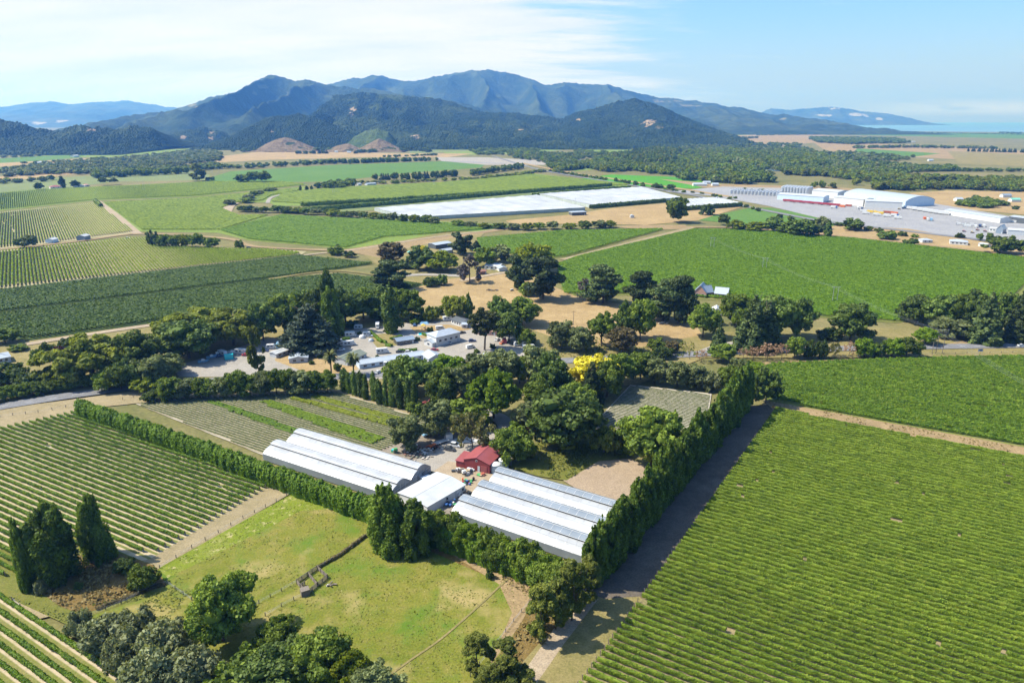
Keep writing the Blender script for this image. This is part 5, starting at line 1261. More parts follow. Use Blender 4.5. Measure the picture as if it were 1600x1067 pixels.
# trees of the nearer forested hills
def hill_forest(hl, sp, h, w, mats, seed, thin=.0):
    X, Y, Zz, va, ny, dist = hl; rng = np.random.default_rng(seed); X, Y, Zz, va = X[:ny], Y[:ny], Zz[:ny], va[:ny]
    area = (X.max()-X.min())*(Y.max()-Y.min()); n = int(area/(sp*sp)); i = rng.random(n)*(X.shape[0]-1.001); j = rng.random(n)*(X.shape[1]-1.001)
    a, b = i.astype(int), j.astype(int); fi, fj = i-a, j-b
    f = lambda Q: (Q[a, b]*(1-fi)+Q[a+1, b]*fi)*(1-fj)+(Q[a, b+1]*(1-fi)+Q[a+1, b+1]*fi)*fj
    x, y, z, v = f(X), f(Y), f(Zz), f(va)
    ok = (z > 3)&((v < .1)|(rng.random(n) < .12))&(fbm(x/160+seed, y/160, 3) > thin); x, y, z = x[ok], y[ok], z[ok]; m = len(x)
    hh = rng.uniform(h[0], h[1], m)*(.75+.5*fbm(x/90, y/90, 2)); ww = rng.uniform(w[0], w[1], m)
    an = np.arange(5)*2*np.pi/5; ring = np.stack([np.cos(an), np.sin(an)], -1)
    V = np.zeros((m, 11, 3)); c = np.stack([x, y, z], -1)
    for q in range(5):
        V[:, q, :2] = ring[q]*ww[:, None]*.5*rng.uniform(.75, 1.2, (m, 1)); V[:, q, 2] = hh*.12
        V[:, 5+q, :2] = ring[q]*ww[:, None]*.36*rng.uniform(.7, 1.25, (m, 1)); V[:, 5+q, 2] = hh*rng.uniform(.5, .75, m)
    V[:, 10, 2] = hh; V += c[:, None, :]
    Fq = [(q, (q+1) % 5, 5+(q+1) % 5, 5+q) for q in range(5)]+[(5+q, 5+(q+1) % 5, 10, 10) for q in range(5)]
    o = (np.arange(m)*11)[:, None, None]
    Q = (np.array(Fq[:5])[None]+o).reshape(-1, 4)
    T = np.array([(5+q, 5+(q+1) % 5, 10) for q in range(5)]); T = (T[None]+o).reshape(-1, 3)
    tone = np.clip(.4+1.3*(fbm(x/200+seed*3, y/200, 3)-.5)+rng.normal(0, .09, m), 0, 1)
    Tq = np.concatenate([T, T[:, 2:]], 1)
    return V.reshape(-1, 3), Q, T, np.repeat(tone, 5)
fv = []; ff = []; fa = []; o_ = 0
for hi, sp, h_, w_, sd_, th in [(3, 15, (4, 7), (13, 19), 1, .33), (4, 14, (4, 6), (12, 17), 2, 0), (5, 10, (4, 7), (9, 13), 3, 0), (6, 12, (4, 6), (10, 15), 4, .34), (7, 9, (5, 7), (8, 11), 5, 0), (11, 12, (4, 7), (10, 15), 6, .2)]:
    V, Q, T, t_ = hill_forest(HILLS[hi], sp, h_, w_, None, sd_, th)
    T2 = np.concatenate([Q[:, [0, 1, 2]], Q[:, [0, 2, 3]], T]); fv.append(V); ff.append(T2+o_); fa.append(np.concatenate([t_, t_, t_])); o_ += len(V)
M['forest'] = foliage('hill_forest_leaf', (.016,.030,.011), (.036,.054,.017), .05, 0, (.075,.095,.034))
tag(link('hill_forest', np_mesh('hill_forest', np.concatenate(fv), np.concatenate(ff), [M['forest']], var=np.concatenate(fa))), 'pine and bush forest covering the nearer hills', 'forest', None, 'stuff')
print('hill trees', o_//11)
merge('far_woods', WOOD, 'far-off woods and shelter belts spread over the plain below the hills', 'woodland')
print('trees', len(TREES), 'far', len(WOOD))
# ------------------------------------------------------------------ buildings
def frame_of(p0, p1):
    a = Vector(P(*p0)); b = Vector(P(*p1)); return a, math.atan2(b.y-a.y, b.x-a.x), (b-a).length
def window(root, x, y, z, w, h, face):
    """face 0 front (-y), 1 back, 2 left end, 3 right end; frame with a pane set in front"""
    b = MB(); t = .06; f = MB()
    if face in (0, 1):
        s = -1 if face == 0 else 1; f.box((x, y+s*.03, z), (w+.2, .08, h+.2)); b.box((x, y+s*.075, z), (w, .03, h))
    else:
        s = -1 if face == 2 else 1; f.box((x+s*.03, y, z), (.08, w+.2, h+.2)); b.box((x+s*.075, y, z), (.03, w, h))
    o = f.build('window', M['white'], root); b.build('pane', M['glass'], o); return o
def house(name, label, cat, p0, p1, W, hw, hr, roof='greyroof', wall='white', ridge='x', wins=3, door=True, oh=.4, endwin=0, group=None, L=None, small=False, endopen=None, z0=.3):
    a, ang, LL = frame_of(p0, p1); L = L or LL; r = empty(name, (a.x, a.y, z0), ang); b = MB()
    if ridge == 'x': pr = [(0, -.3), (0, hw), (W/2, hw+hr), (W, hw), (W, -.3)]; b.prism(pr, 0, L)
    elif ridge == 'y':
        n = len(b.v); pts = [(0, -.3), (0, hw), (L/2, hw+hr), (L, hw), (L, -.3)]
        b.face([(x, 0, z) for x, z in pts]); b.face([(x, W, z) for x, z in pts][::-1])
        b.face([(0, 0, -.3), (0, 0, hw), (0, W, hw), (0, W, -.3)]); b.face([(L, 0, -.3), (L, W, -.3), (L, W, hw), (L, 0, hw)])
    else: b.box((L/2, W/2, hw/2-.15), (L, W, hw+.3))
    b.build('wall', M[wall], r)
    t = .12; b = MB(); o = oh
    if ridge == 'x':
        k = hr/(W/2)
        for s in (0, 1):
            y0, y1 = (-o, W/2) if s == 0 else (W+o, W/2); z0_, z1_ = hw-k*o, hw+hr
            q = [(-o, y0, z0_), (L+o, y0, z0_), (L+o, y1, z1_), (-o, y1, z1_)]; q2 = [(x, y, z+t) for x, y, z in q]
            b.face(q2); b.face(q[::-1])
            for i in range(4): b.face([q[i], q[(i+1) % 4], q2[(i+1) % 4], q2[i]])
        b.box((L/2, W/2, hw+hr+t), (L+2*o, .35, .08))
    elif ridge == 'y':
        k = hr/(L/2)
        for s in (0, 1):
            x0, x1 = (-o, L/2) if s == 0 else (L+o, L/2); z0_, z1_ = hw-k*o, hw+hr
            q = [(x0, -o, z0_), (x1, -o, z1_), (x1, W+o, z1_), (x0, W+o, z0_)]; q2 = [(x, y, z+t) for x, y, z in q]
            b.face(q2); b.face(q[::-1])
            for i in range(4): b.face([q[i], q[(i+1) % 4], q2[(i+1) % 4], q2[i]])
        b.box((L/2, W/2, hw+hr+t), (.35, W+2*o, .08))
    elif ridge == 'hip':
        m_ = W/2; zt = hw+hr; A = [(-o, -o, hw), (L+o, -o, hw), (L+o, W+o, hw), (-o, W+o, hw)]; R0, R1 = (m_, W/2, zt), (L-m_, W/2, zt)
        b.face([A[0], A[1], R1, R0]); b.face([A[2], A[3], R0, R1]); b.face([A[1], A[2], R1]); b.face([A[3], A[0], R0]); b.face(A[::-1])
    elif ridge == 'flat':
        b.box((L/2, W/2, hw+.1+hr/2), (L+2*o, W+2*o, .2+hr))
    elif ridge == 'arch':
        n = 14; pr = [(W*i/n, hw+hr*math.sin(math.pi*i/n)**.75) for i in range(n+1)]
        b.prism([(y, z+.25) for y, z in pr]+[(y, z-.05) for y, z in pr[::-1]], -o, L+o)
        w_ = MB()
        for x in (.02, L-.02): w_.face([(x, y, z) for y, z in pr]+[(x, W, hw-.2), (x, 0, hw-.2)])
        w_.build('gable_end', M[wall], r)
    b.build('roof', M[roof], r)
    for i in range(wins): window(r, L*(i+.7)/(wins+.4), 0, hw*.55, min(1.6, L*.5/wins), min(1.2, hw*.4), 0)
    for i in range(endwin): window(r, L, W*(i+.6)/(endwin+.2), hw*.55, 1.3, min(1.2, hw*.4), 3)
    if door:
        d = MB(); d.box((L*.9, -.05, 1.0), (.95, .1, 2.05)); dd = d.build('door', M['greywall'], r)
        h_ = MB(); h_.box((L*.9+.35, -.12, 1.0), (.05, .06, .12)); h_.build('handle', M['galv'], dd)
    return tag(r, label, cat, group)

def greenhouse(label, org, ang, L, n, W, rearmat, gap=.55, zr=4.3, zv=2.5):
    r = empty('greenhouse', (org[0], org[1], .35), ang)
    fl = MB(); fl.box((L/2, n*W/2, .06), (L-.4, n*W-.4, .1)); fl.build('planted_floor', M['soilin'], r)
    for k in range(n):
        y0 = k*W
        fr = [(y0+W*.38*t, zv+(zr-zv)*(math.sin(t*math.pi/2)**.85)) for t in np.linspace(0, 1, 7)]
        re = [(y0+W*u, z) for u, z in ((.345, zr+gap), (.42, zr+gap+.32), (.5, zr+gap+.47), (.58, zr+gap+.42), (.66, zr+gap+.2), (.74, zr+gap-.2), (.82, zr-.35), (.9, zr-1.0), (.96, zv+.25), (1.0, zv))]
        for nm_, pr, mt in (('front_roof_film', fr, 'plastic'), ('rear_roof_film', re, rearmat)):
            b = MB(); b.prism([(y, z+.06) for y, z in pr]+[(y, z) for y, z in pr[::-1]], 0, L); o = b.build(nm_, M[mt], r)
            f = MB()
            m = int(L/3.0)
            for i in range(m+1):
                x = L*i/m
                for j in range(len(pr)-1): f.bar((x, pr[j][0], pr[j][1]+.07), (x, pr[j+1][0], pr[j+1][1]+.07), .055, n=4, cap=False)
            if nm_[0] == 'f': f.bar((0, pr[3][0], pr[3][1]+.07), (L, pr[3][0], pr[3][1]+.07), .05, n=4)
            if nm_[0] == 'r':
                for j in (3,): f.bar((0, pr[j][0], pr[j][1]+.08), (L, pr[j][0], pr[j][1]+.08), .07, n=4)
                f.bar((0, pr[0][0], pr[0][1]+.05), (L, pr[0][0], pr[0][1]+.05), .07, n=4)
            f.build('rib', M['galv' if nm_[0] == 'f' else 'white'], o)
        v = MB(); m = int(L/3.0)
        for i in range(m*2+1): v.bar((L*i/(m*2), y0+W*.38, zr-.05), (L*i/(m*2), y0+W*.345, zr+gap+.05), .06, n=4)
        v.bar((0, y0+W*.38, zr+.02), (L, y0+W*.38, zr+.02), .07, n=4); v.build('vent_frame', M['wood'], r)
        for x in (.05, L-.05):
            e = MB(); e.face([(x, y, z) for y, z in fr]+[(x, re[0][0]+.02, re[0][1])]+[(x, y, z) for y, z in re[1:]]+[(x, y0+W, 0), (x, y0, 0)])
            eo = e.build('end_wall', M['plasticgrey'], r); f = MB(); s = .05 if x > 1 else -.05
            for q in range(5):
                yy = y0+W*q/4; f.bar((x+s, yy, 0), (x+s, yy, (zv if q in (0, 4) else zr-.4)), .06, n=4)
            f.bar((x+s, y0, 1.1), (x+s, y0+W, 1.1), .05, n=4); f.bar((x+s, y0, zv), (x+s, y0+W, zv), .05, n=4); f.build('end_frame', M['white'], eo)
        if k: g = MB(); g.box((L/2, y0, zv-.02), (L, .5, .14)); g.build('gutter', M['galv'], r)
    for y in (0, n*W):
        s = MB(); s.box((L/2, y, zv/2), (L, .05, zv)); s.build('side_wall', M['plasticgrey'], r)
    d = MB(); d.box((L+.1, W*1.45, 1.1), (.1, 1.8, 2.2)); d.build('door', M['greywall'], r)
    return tag(r, label, 'greenhouse')
greenhouse('left greenhouse, two white plastic spans behind the long clipped hedge', (-92.0, 226.8), math.radians(-29.5), 59.5, 2, 11.4, 'plastic')
greenhouse('right greenhouse, three spans with panelled film roofs beside the poplar belt', (-18.9, 187.8), math.radians(-31), 45.0, 3, 10.8, 'plasticgrey')

# --- red barn
r = house('barn', 'dark red gabled barn between the two greenhouses', 'barn', (725,733), (765,742), 12.0, 3.6, 1.7, 'redroof', 'redwall', 'y', 0, False, .25, z0=.45)
b = MB(); b.box((8.0, -.06, 1.25), (2.4, .1, 2.5)); b.build('roller_door', M['redroof'], r)
b = MB(); b.box((6.0, -.06, 1.05), (.9, .1, 2.1)); b.build('door', M['greywall'], r)
window(r, 5.1, 0, 4.0, .5, .5, 0)
b = MB(); b.prism([(0, 0), (0, 2.4), (6.5, 2.9), (6.5, 0)], -3.2, -.05); b.build('lean_to', M['redwall'], r)
b = MB(); b.prism([(-.3, 2.45), (6.8, 3.0), (6.8, 3.1), (-.3, 2.55)], -3.5, -.1); b.build('lean_to_roof', M['redroof'], r)
b = MB(); b.bar((9.0, 9.5, 4), (9.0, 9.5, 5.6), .12); b.build('flue', M['galv'], r)
# --- white packing shed
r = house('packing_shed', 'low white packing shed with white roof between the greenhouses', 'shed', (668,806), (727,771), 13.5, 2.9, .7, 'whiteroof', 'white', 'x', 0, False, .3, z0=.45)
window(r, 9.0, 0, 1.7, .9, .9, 0); window(r, 16.5, 0, 1.7, .9, .9, 0)
b = MB(); b.box((13.2, -.05, 1.05), (1.0, .1, 2.1)); b.build('door', M['greywall'], r)
for k, (x, y, lb) in enumerate([(774,738,'blue-grey water tank with conical lid, nearer the greenhouse'), (787,731,'blue-grey water tank with conical lid, behind its twin')]):
    X, Y = P(x, y); t = empty('water_tank', (X, Y, .4)); b = MB(); b.lathe((0, 0, 0), [(1.75, -.2), (1.75, 2.9), (1.72, 3.0)], 24); b.build('tank_wall', M['tankconc'], t)
    b = MB(); b.lathe((0, 0, 0), [(1.85, 2.98), (1.85, 3.08), (1.1, 3.38), (.25, 3.62)], 24); b.build('lid', M['palegrey'], t)
    b = MB(); b.bar((1.8, 0, 0), (1.8, 0, 3.0), .05); b.build('pipe', M['white'], t); tag(t, lb, 'water tank', None)
house('garden_hut', 'left small red hut with pink roof beside the cypress columns', 'hut', (652,643), (664,645), 4.2, 2.3, .9, 'redroof', 'redwall', 'y', 0, True, .2)
house('garden_hut', 'right small red hut behind the grey-green tree', 'hut', (668,638), (684,642), 5, 2.5, 1.0, 'redroof', 'redwall', 'x', 1, True, .2)
# --- camp
house('long_block', 'long low block with pale grey roof in the camp', 'building', (562,578), (664,562), 7.0, 2.6, .9, 'paleroof', 'bluewall', 'x', 8, True)
house('camp_office', 'grey gabled office at the right end of the long block', 'building', (670,570), (692,566), 9.0, 2.9, 1.7, 'paleroof', 'greywall', 'y', 1, True)
house('two_storey_house', 'white two-storey house with pale hipped roof in the camp', 'house', (682,543), (719,534), 9.5, 5.6, 2.0, 'paleroof', 'white', 'hip', 4, True, .5, 2)
house('porch_wing', 'low white porch wing against the two-storey house', 'house', (663,540), (676,544), 7.0, 2.7, 1.3, 'paleroof', 'white', 'y', 1, True)
house('camp_kitchen', 'kitchen block with olive roof beside the shorter palm', 'building', (543,573), (573,560), 9.0, 2.6, 1.3, 'oliveroof', 'greywall', 'x', 3, True)
house('ablution_block', 'dark-walled block with blue-grey roof in the camp centre', 'building', (621,541), (648,537), 7.0, 2.5, .9, 'blueroof', 'charcoal', 'x', 4, True)
house('bungalow', 'white bungalow with dark roof at the top of the camp', 'house', (705,506), (721,512), 8.0, 2.7, 1.2, 'darkroof', 'white', 'x', 4, True, .4, 2)
house('cabin', 'small white cabin beside the dark-roofed bungalow', 'cabin', (722,514), (730,514), 5.0, 2.5, .6, 'paleroof', 'white', 'x', 1, True)
house('cottage', 'pink brick cottage behind the araucaria', 'house', (742,523), (776,526), 8.0, 2.8, 1.5, 'pinkwall', 'pinkwall', 'hip', 4, True)
house('cabin', 'long white-roofed cabin at the left of the camp', 'cabin', (432,561), (457,552), 5.0, 2.5, .5, 'whiteroof', 'greywall', 'x', 3, True)
house('cabin', 'wide grey-roofed cabin beside the long white one', 'cabin', (452,569), (481,567), 8.0, 2.6, 1.0, 'paleroof', 'greywall', 'y', 2, True)
house('house', 'grey-roofed house cut by the left edge of the photo', 'house', (-14,572), (18,566), 10, 2.9, 1.6, 'paleroof', 'greywall', 'hip', 3, True)
house('house', 'small grey-roofed house among trees behind the camp', 'house', (428,496), (443,494), 8, 2.8, 1.4, 'blueroof', 'greywall', 'x', 2, True)
house('marquee', 'white tent half hidden by trees right of the yellow tree', 'tent', (1028,592), (1046,590), 8, 2.6, 1.6, 'whiteroof', 'white', 'y', 0, False)
house('farm_shed', 'long open farm shed with pale roof above the farmyard', 'shed', (681,390), (706,386), 12, 4.0, .9, 'paleroof', 'darkroof', 'x', 0, False)
house('farm_shed', 'low grey shed below the long farm shed', 'shed', (694,398), (708,396), 9, 3.2, 1.2, 'paleroof', 'greywall', 'x', 0, True)
house('farmhouse', 'farmhouse with white roof beside the dry paddock', 'house', (757,421), (780,423), 12, 3.0, 1.6, 'whiteroof', 'cream', 'x', 3, True)
house('garage', 'small white-roofed garage beside the farmhouse', 'garage', (780,425), (792,424), 8, 2.7, 1.0, 'paleroof', 'white', 'y', 0, True)
house('garden_hut', 'brown brick hut on the farmyard drive', 'hut', (750,430), (760,429), 5, 2.6, .9, 'brick', 'brick', 'x', 0, True)
house('brick_house', 'brick house with steep blue-grey gables at the vineyard edge', 'house', (1083,464), (1103,466), 12, 3.4, 5.0, 'blueroof', 'pinkwall', 'y', 2, True, .4, 2)
house('house_wing', 'steep blue-grey roofed wing right of the brick house gable', 'house', (1099,465), (1114,464), 8, 3.4, 4.0, 'blueroof', 'brick', 'x', 1, True)
house('garage', 'brick garage with pale blue roof beside the brick house', 'garage', (1116,465), (1136,467), 9, 3.0, 3.6, 'paleroof', 'brick', 'x', 2, True)
house('marquee', 'white marquee on the lawn below the brick house', 'tent', (1112,493), (1127,494), 9, 2.8, 1.8, 'whiteroof', 'white', 'y', 0, False)
house('barn', 'small white-roofed barn beside two round trees in the vines', 'barn', (71,380), (83,380), 9, 3.2, 1.2, 'whiteroof', 'bluewall', 'y', 0, True)
house('barn', 'dark-walled barn with white roof right of the smaller barn', 'barn', (120,376), (133,376), 10, 4.0, 1.4, 'whiteroof', 'blueroof', 'y', 0, True)
house('farm_shed', 'dark shed on tan grass below the right bird net', 'shed', (894,337.5), (916,336.5), 11, 3.6, .6, 'greyroof', 'darkroof', 'flat', 0, True)
house('garden_hut', 'small white hut on tan grass left of the round tree', 'hut', (985,341), (991,341), 5, 2.8, .9, 'paleroof', 'white', 'y', 0, True)
house('cottage', 'white cottage beside the small upright poplar', 'house', (1276,362), (1287,363), 8, 2.8, 1.3, 'paleroof', 'white', 'x', 2, True)
house('bungalow', 'small white bungalow left of its larger twin by the highway', 'house', (1441,380), (1457,380), 8, 2.8, 1.3, 'paleroof', 'white', 'hip', 2, True)
house('bungalow', 'larger white bungalow with grey hipped roof by the highway', 'house', (1484,382), (1512,384), 12, 3.0, 1.9, 'greyroof', 'white', 'hip', 4, True)
house('garage', 'small white garage right of the larger bungalow', 'garage', (1528,385), (1540,387), 8, 2.6, .7, 'whiteroof', 'white', 'x', 1, True)
house('farmhouse', 'red-roofed farmhouse far left beyond the lime vines', 'house', (79,295.5), (97,294.5), 14, 3.2, 2.4, 'redroof', 'cream', 'hip', 2, True)
house('house', 'pale blue-roofed house right of the red-roofed farm', 'house', (119,293.5), (132,292.5), 12, 3.0, 2.0, 'paleroof', 'white', 'hip', 2, True)
house('house', 'small pink-roofed house right of the pale blue roof', 'house', (133,292), (140,291.5), 10, 3.0, 1.8, 'pinkwall', 'white', 'hip', 1, True)
house('farm_shed', 'long pale shed far left below the forest hills', 'shed', (60,256.5), (72,256), 16, 4.0, 2.0, 'paleroof', 'white', 'x', 0, True)
house('farm_shed', 'white shed beyond the far left river trees', 'shed', (116,246), (124,245.5), 16, 5.0, 2.0, 'whiteroof', 'white', 'x', 0, True)
house('farm_shed', 'tiny white hut at the head of the vine field below pines', 'shed', (560,291), (565,290.5), 10, 4.0, 1.0, 'whiteroof', 'white', 'x', 0, True)
house('farm_shed', 'low pale green shed at the head of the vine field', 'shed', (574,290.5), (588,289.5), 10, 3.4, 1.0, 'paleroof', 'greywall', 'x', 0, True)
house('pump_shed', 'tiny white pump shed between the far hedges', 'shed', (671,314.5), (674,314.3), 5, 5.0, 1.0, 'whiteroof', 'white', 'y', 0, True)
for (x, y, w_, mt, lb) in [(525,238.5,12,'white','white farm building left of the brown far hillocks'), (545,239,14,'paleroof','pale farm building under the brown far hillocks'), (716,230,12,'white','white farm house at the foot of the forest hill'), (885,226.5,14,'white','white farm building below the right forest hill'), (915,240.5,10,'white','white house among the far right woods'), (1098,227.5,10,'cream','pale house in the far vineyard trees'), (1105,288,14,'white','white house beside the bright green crop'), (1118,291,12,'paleroof','pale house beside the white one by the crop'), (1094,291,26,'cream','long cream shed beside the bright green crop'), (1428,222.5,18,'white','white shed in the far right fields'), (1455,252,14,'paleroof','pale house among the far right grove'), (1588,316,14,'greenroof','house with green roof at the far right edge'), (1574,309,14,'blueroof','grey house behind the green-roofed one'), (1500,315,10,'paleroof','blue and white hut on the far right paddock')]:
    d = D(y); house('farm_building', lb, 'building', (x-w_*.5*F_/d, y), (x+w_*.5*F_/d, y), 9, 3.4, 2.2, mt if 'roof' in mt else 'paleroof', 'white' if 'roof' in mt else mt, 'x', 0, True)
# --- bird nets
def net(label, pts, h, sides=True):
    pp = PT(pts); c = sum((Vector(p) for p in pp), Vector((0, 0)))/len(pp); r = empty('bird_net', (c.x, c.y, .3)); n = 18
    A, B, C_, D_ = [Vector(p)-c for p in pp]; b = MB(); g = []
    nx, ny = 40, 14
    for j in range(ny+1):
        for i in range(nx+1):
            u, v = i/nx, j/ny; q = (A*(1-u)+B*u)*(1-v)+(D_*(1-u)+C_*u)*v
            g.append((q.x, q.y, h-.55*abs(math.sin(u*math.pi*nx/4))**.5+.25*random.random()))
    b.v = g
    for j in range(ny):
        for i in range(nx): k = j*(nx+1)+i; b.f.append((k, k+1, k+nx+2, k+nx+1)); b.m.append(0)
    b.build('net_roof', M['net'], r)
    for p, q in ((A, B), (B, C_), (C_, D_), (D_, A)):
        s = MB(); s.face([(p.x, p.y, 0), (q.x, q.y, 0), (q.x, q.y, h-.1), (p.x, p.y, h-.1)]); s.build('side_net', M['netside'], r)
    e = MB()
    for p, q in ((A, B), (B, C_), (C_, D_), (D_, A)):
        for i in range(12): w_ = p.lerp(q, i/12); e.bar((w_.x, w_.y, 0), (w_.x, w_.y, h+.2), .12, n=4)
    e.build('pole', M['wood'], r); return tag(r, label, 'bird net')
net('left bird net canopy, a wide white sheet over crops in the distance', [(640,345.5),(914,329.5),(838,309),(585,330)], 4.5)
net('right bird net canopy, a bright white sheet beside the highway', [(922,325.5),(1064,313.5),(1002,296.3),(842,307.5)], 5.0)
net('small striped shade net block behind the tree at the highway', [(1062,328.5),(1158,321.5),(1120,312),(1050,316)], 4.0)

# ------------------------------------------------------------------ vehicles (x forward, wheels on z = 0)
WM = {}
def wheel(root, x, y, rad, w):
    k = (rad, w)
    if k not in WM:
        t = MB(); t.bar((0, -w/2, 0), (0, w/2, 0), rad, n=14); rm = MB(); rm.bar((0, -w/2-.01, 0), (0, w/2+.01, 0), rad*.58, n=10)
        WM[k] = (t.mesh('tyre', M['tyre']), rm.mesh('rim', M['rim']))
    o = link('wheel', WM[k][0], root, (x, y, rad)); link('rim', WM[k][1], o)
def at(name, x, y, deg, z=.42):
    X, Y = P(x, y); return empty(name, (X, Y, z), math.radians(deg))
def loft(sec, mats, name, root):
    """sections: (x, half width bottom, half width top, z0, z1)"""
    b = MB(); n = len(sec)
    for x, w0, w1, z0, z1 in sec: b.v += [(x, -w0, z0), (x, w0, z0), (x, w1, z1), (x, -w1, z1)]
    for i in range(n-1):
        for k in range(4): b.f.append((i*4+k, i*4+(k+1) % 4, i*4+4+(k+1) % 4, i*4+4+k)); b.m.append(0)
    b.f.append((0, 1, 2, 3)); b.m.append(0); b.f.append(tuple((n-1)*4+k for k in (3, 2, 1, 0))); b.m.append(0)
    return b.build(name, mats, root)
def car(x, y, deg, c, label, suv=False, cat='car', name='parked_car', z=.45, group=None):
    r = at(name, x, y, deg, z); h = 1.72 if suv else 1.45
    loft([(-2.2,.78,.74,.35,.85),(-2.1,.88,.82,.28,.98),(-.9,.9,.86,.25,1.0),(.9,.9,.86,.25,.98),(1.9,.86,.78,.28,.86),(2.2,.74,.7,.38,.7)], M[c], 'body', r)
    loft([(-2.0 if suv else -1.75,.78,.6,.94,.98),(-1.7 if suv else -1.1,.8,.66,.95,h-.05),(.1,.82,.68,.95,h-.03),(1.05,.8,.74,.93,.97)], M['glass'], 'windows', r)
    loft([(-1.72 if suv else -1.1,.6,.55,h-.06,h),(-.6,.68,.6,h-.05,h+.03),(.15,.66,.58,h-.05,h+.01)], M[c], 'roof', r)
    for sx in (-1.35, 1.35):
        for sy in (-.82, .82): wheel(r, sx, sy, .33, .22)
    for sy in (-.58, .58): b = MB(); b.box((2.12, sy, .66), (.1, .3, .14)); b.build('headlight', M['palegrey'], r)
    return tag(r, label, cat, group)
def camper(x, y, deg, label, c='white', L=6.8, trim='charcoal', z=.45, group=None):
    r = at('motorhome', x, y, deg, z); h = L/2
    loft([(-h,1.1,1.05,.45,2.85),(-h+.1,1.14,1.1,.42,2.95),(h-2.0,1.14,1.1,.42,2.95),(h-1.9,1.1,1.05,.42,2.9)], M[c], 'coach_body', r)
    loft([(h-2.1,1.1,1.0,1.95,2.95),(h-1.2,1.05,.95,2.0,2.9),(h-.75,.95,.8,2.1,2.6)], M[c], 'overcab', r)
    loft([(h-2.0,.98,.92,.4,1.95),(h-1.1,.98,.88,.38,1.9),(h-.6,.95,.85,.38,1.25),(h,.85,.75,.42,1.0)], M[c], 'cab', r)
    loft([(h-1.15,.9,.86,1.2,1.88),(h-.62,.92,.84,1.18,1.3)], M['glass'], 'windscreen', r)
    for sy in (-1.15, 1.15):
        for xx, w_ in ((-h+1.3, 1.2), (-h+3.2, 1.0)): b = MB(); b.box((xx, sy, 1.9), (w_, .05, .7)); b.build('window', M['glass'], r)
        b = MB(); b.box((-.6, sy, 1.2), (L*.6, .04, .16)); b.build('stripe', M[trim], r)
    b = MB(); b.box((-1.0, 0, 3.02), (.8, .8, .16)); b.box((.5, 0, 3.0), (.5, .5, .12)); b.build('roof_hatch', M['palegrey'], r)
    for sx in (-h+1.7, h-1.2):
        for sy in (-.95, .95): wheel(r, sx, sy, .36, .25)
    return tag(r, label, 'motorhome', group)
def caravan(x, y, deg, label, c='white', L=6.0, z=.45, group=None):
    r = at('caravan', x, y, deg, z); h = L/2
    loft([(-h,.95,.8,.6,1.7),(-h+.25,1.1,1.0,.45,2.4),(-h+.6,1.12,1.08,.4,2.6),(h-.6,1.12,1.08,.4,2.6),(h-.2,1.1,1.0,.45,2.3),(h,.95,.85,.6,1.6)], M[c], 'body', r)
    for sy in (-1.13, 1.13):
        for xx in (-h+1.4, h-1.5): b = MB(); b.box((xx, sy, 1.7), (1.1, .05, .65)); b.build('window', M['glass'], r)
    b = MB(); b.box((h+.5, 0, .5), (1.3, .12, .12)); b.build('drawbar', M['charcoal'], r)
    b = MB(); b.box((0, 0, 2.66), (.8, .8, .12)); b.build('roof_hatch', M['palegrey'], r)
    for sy in (-.98, .98): wheel(r, -.2, sy, .33, .2)
    return tag(r, label, 'caravan', group)
def van(x, y, deg, c, label, L=5.4, h=2.3, z=.45):
    r = at('van', x, y, deg, z); k = L/2
    loft([(-k,.95,.86,.35,h),(-k+.15,1,.9,.3,h+.05),(k-1.9,1,.9,.3,h+.05),(k-1.2,1,.84,.3,h-.15),(k-.55,.98,.84,.3,1.25),(k,.85,.75,.38,.95)], M[c], 'body', r)
    loft([(k-1.35,.88,.8,1.3,h-.12),(k-.58,.92,.83,1.22,1.32)], M['glass'], 'windscreen', r)
    for sy in (-.97, .97):
        b = MB(); b.box((k-1.75, sy, 1.6), (.9, .06, .6)); b.build('window', M['glass'], r)
        b = MB(); b.box((-.4, sy, 1.6), (1.8, .06, .55)); b.build('window', M['glass'], r)
    for sx in (-k+1.1, k-1.05):
        for sy in (-.88, .88): wheel(r, sx, sy, .35, .24)
    return tag(r, label, 'van')
def container(x, y, deg, c, label, L=12.2, z=.55, zz=0., name='shipping_container', group=None):
    r = at(name, x, y, deg, z+zz); b = MB(); b.box((0, 0, 1.3), (L, 2.44, 2.6)); n = int(L/.6)
    for i in range(n):
        for sy in (-1.25, 1.25): b.box((-L/2+.3+i*L/n, sy, 1.3), (.26, .06, 2.3))
    b.build('body', M[c], r); d = MB(); d.box((L/2+.04, -.58, 1.3), (.06, 1.1, 2.4)); d.box((L/2+.04, .58, 1.3), (.06, 1.1, 2.4)); d.build('door', M[c], r)
    f = MB()
    for sx in (-1, 1):
        for sy in (-1, 1): f.box((sx*(L/2+.01), sy*1.26, 1.3), (.18, .12, 2.64))
    f.build('corner_post', M['charcoal'], r); return tag(r, label, 'container', group)
def wagon(x, y, deg, c, label, L=14, h=2.6, group=None, name='rail_wagon'):
    r = at(name, x, y, deg, .6); b = MB(); b.box((0, 0, 1.1+h/2), (L, 2.7, h)); b.build('body', M[c], r)
    f = MB(); f.box((0, 0, .95), (L+.6, 2.2, .25)); f.build('chassis', M['charcoal'], r)
    for sx in (-L*.36, -L*.24, L*.24, L*.36):
        for sy in (-.75, .75): wheel(r, sx, sy, .42, .14)
    return tag(r, label, 'rail wagon', group)
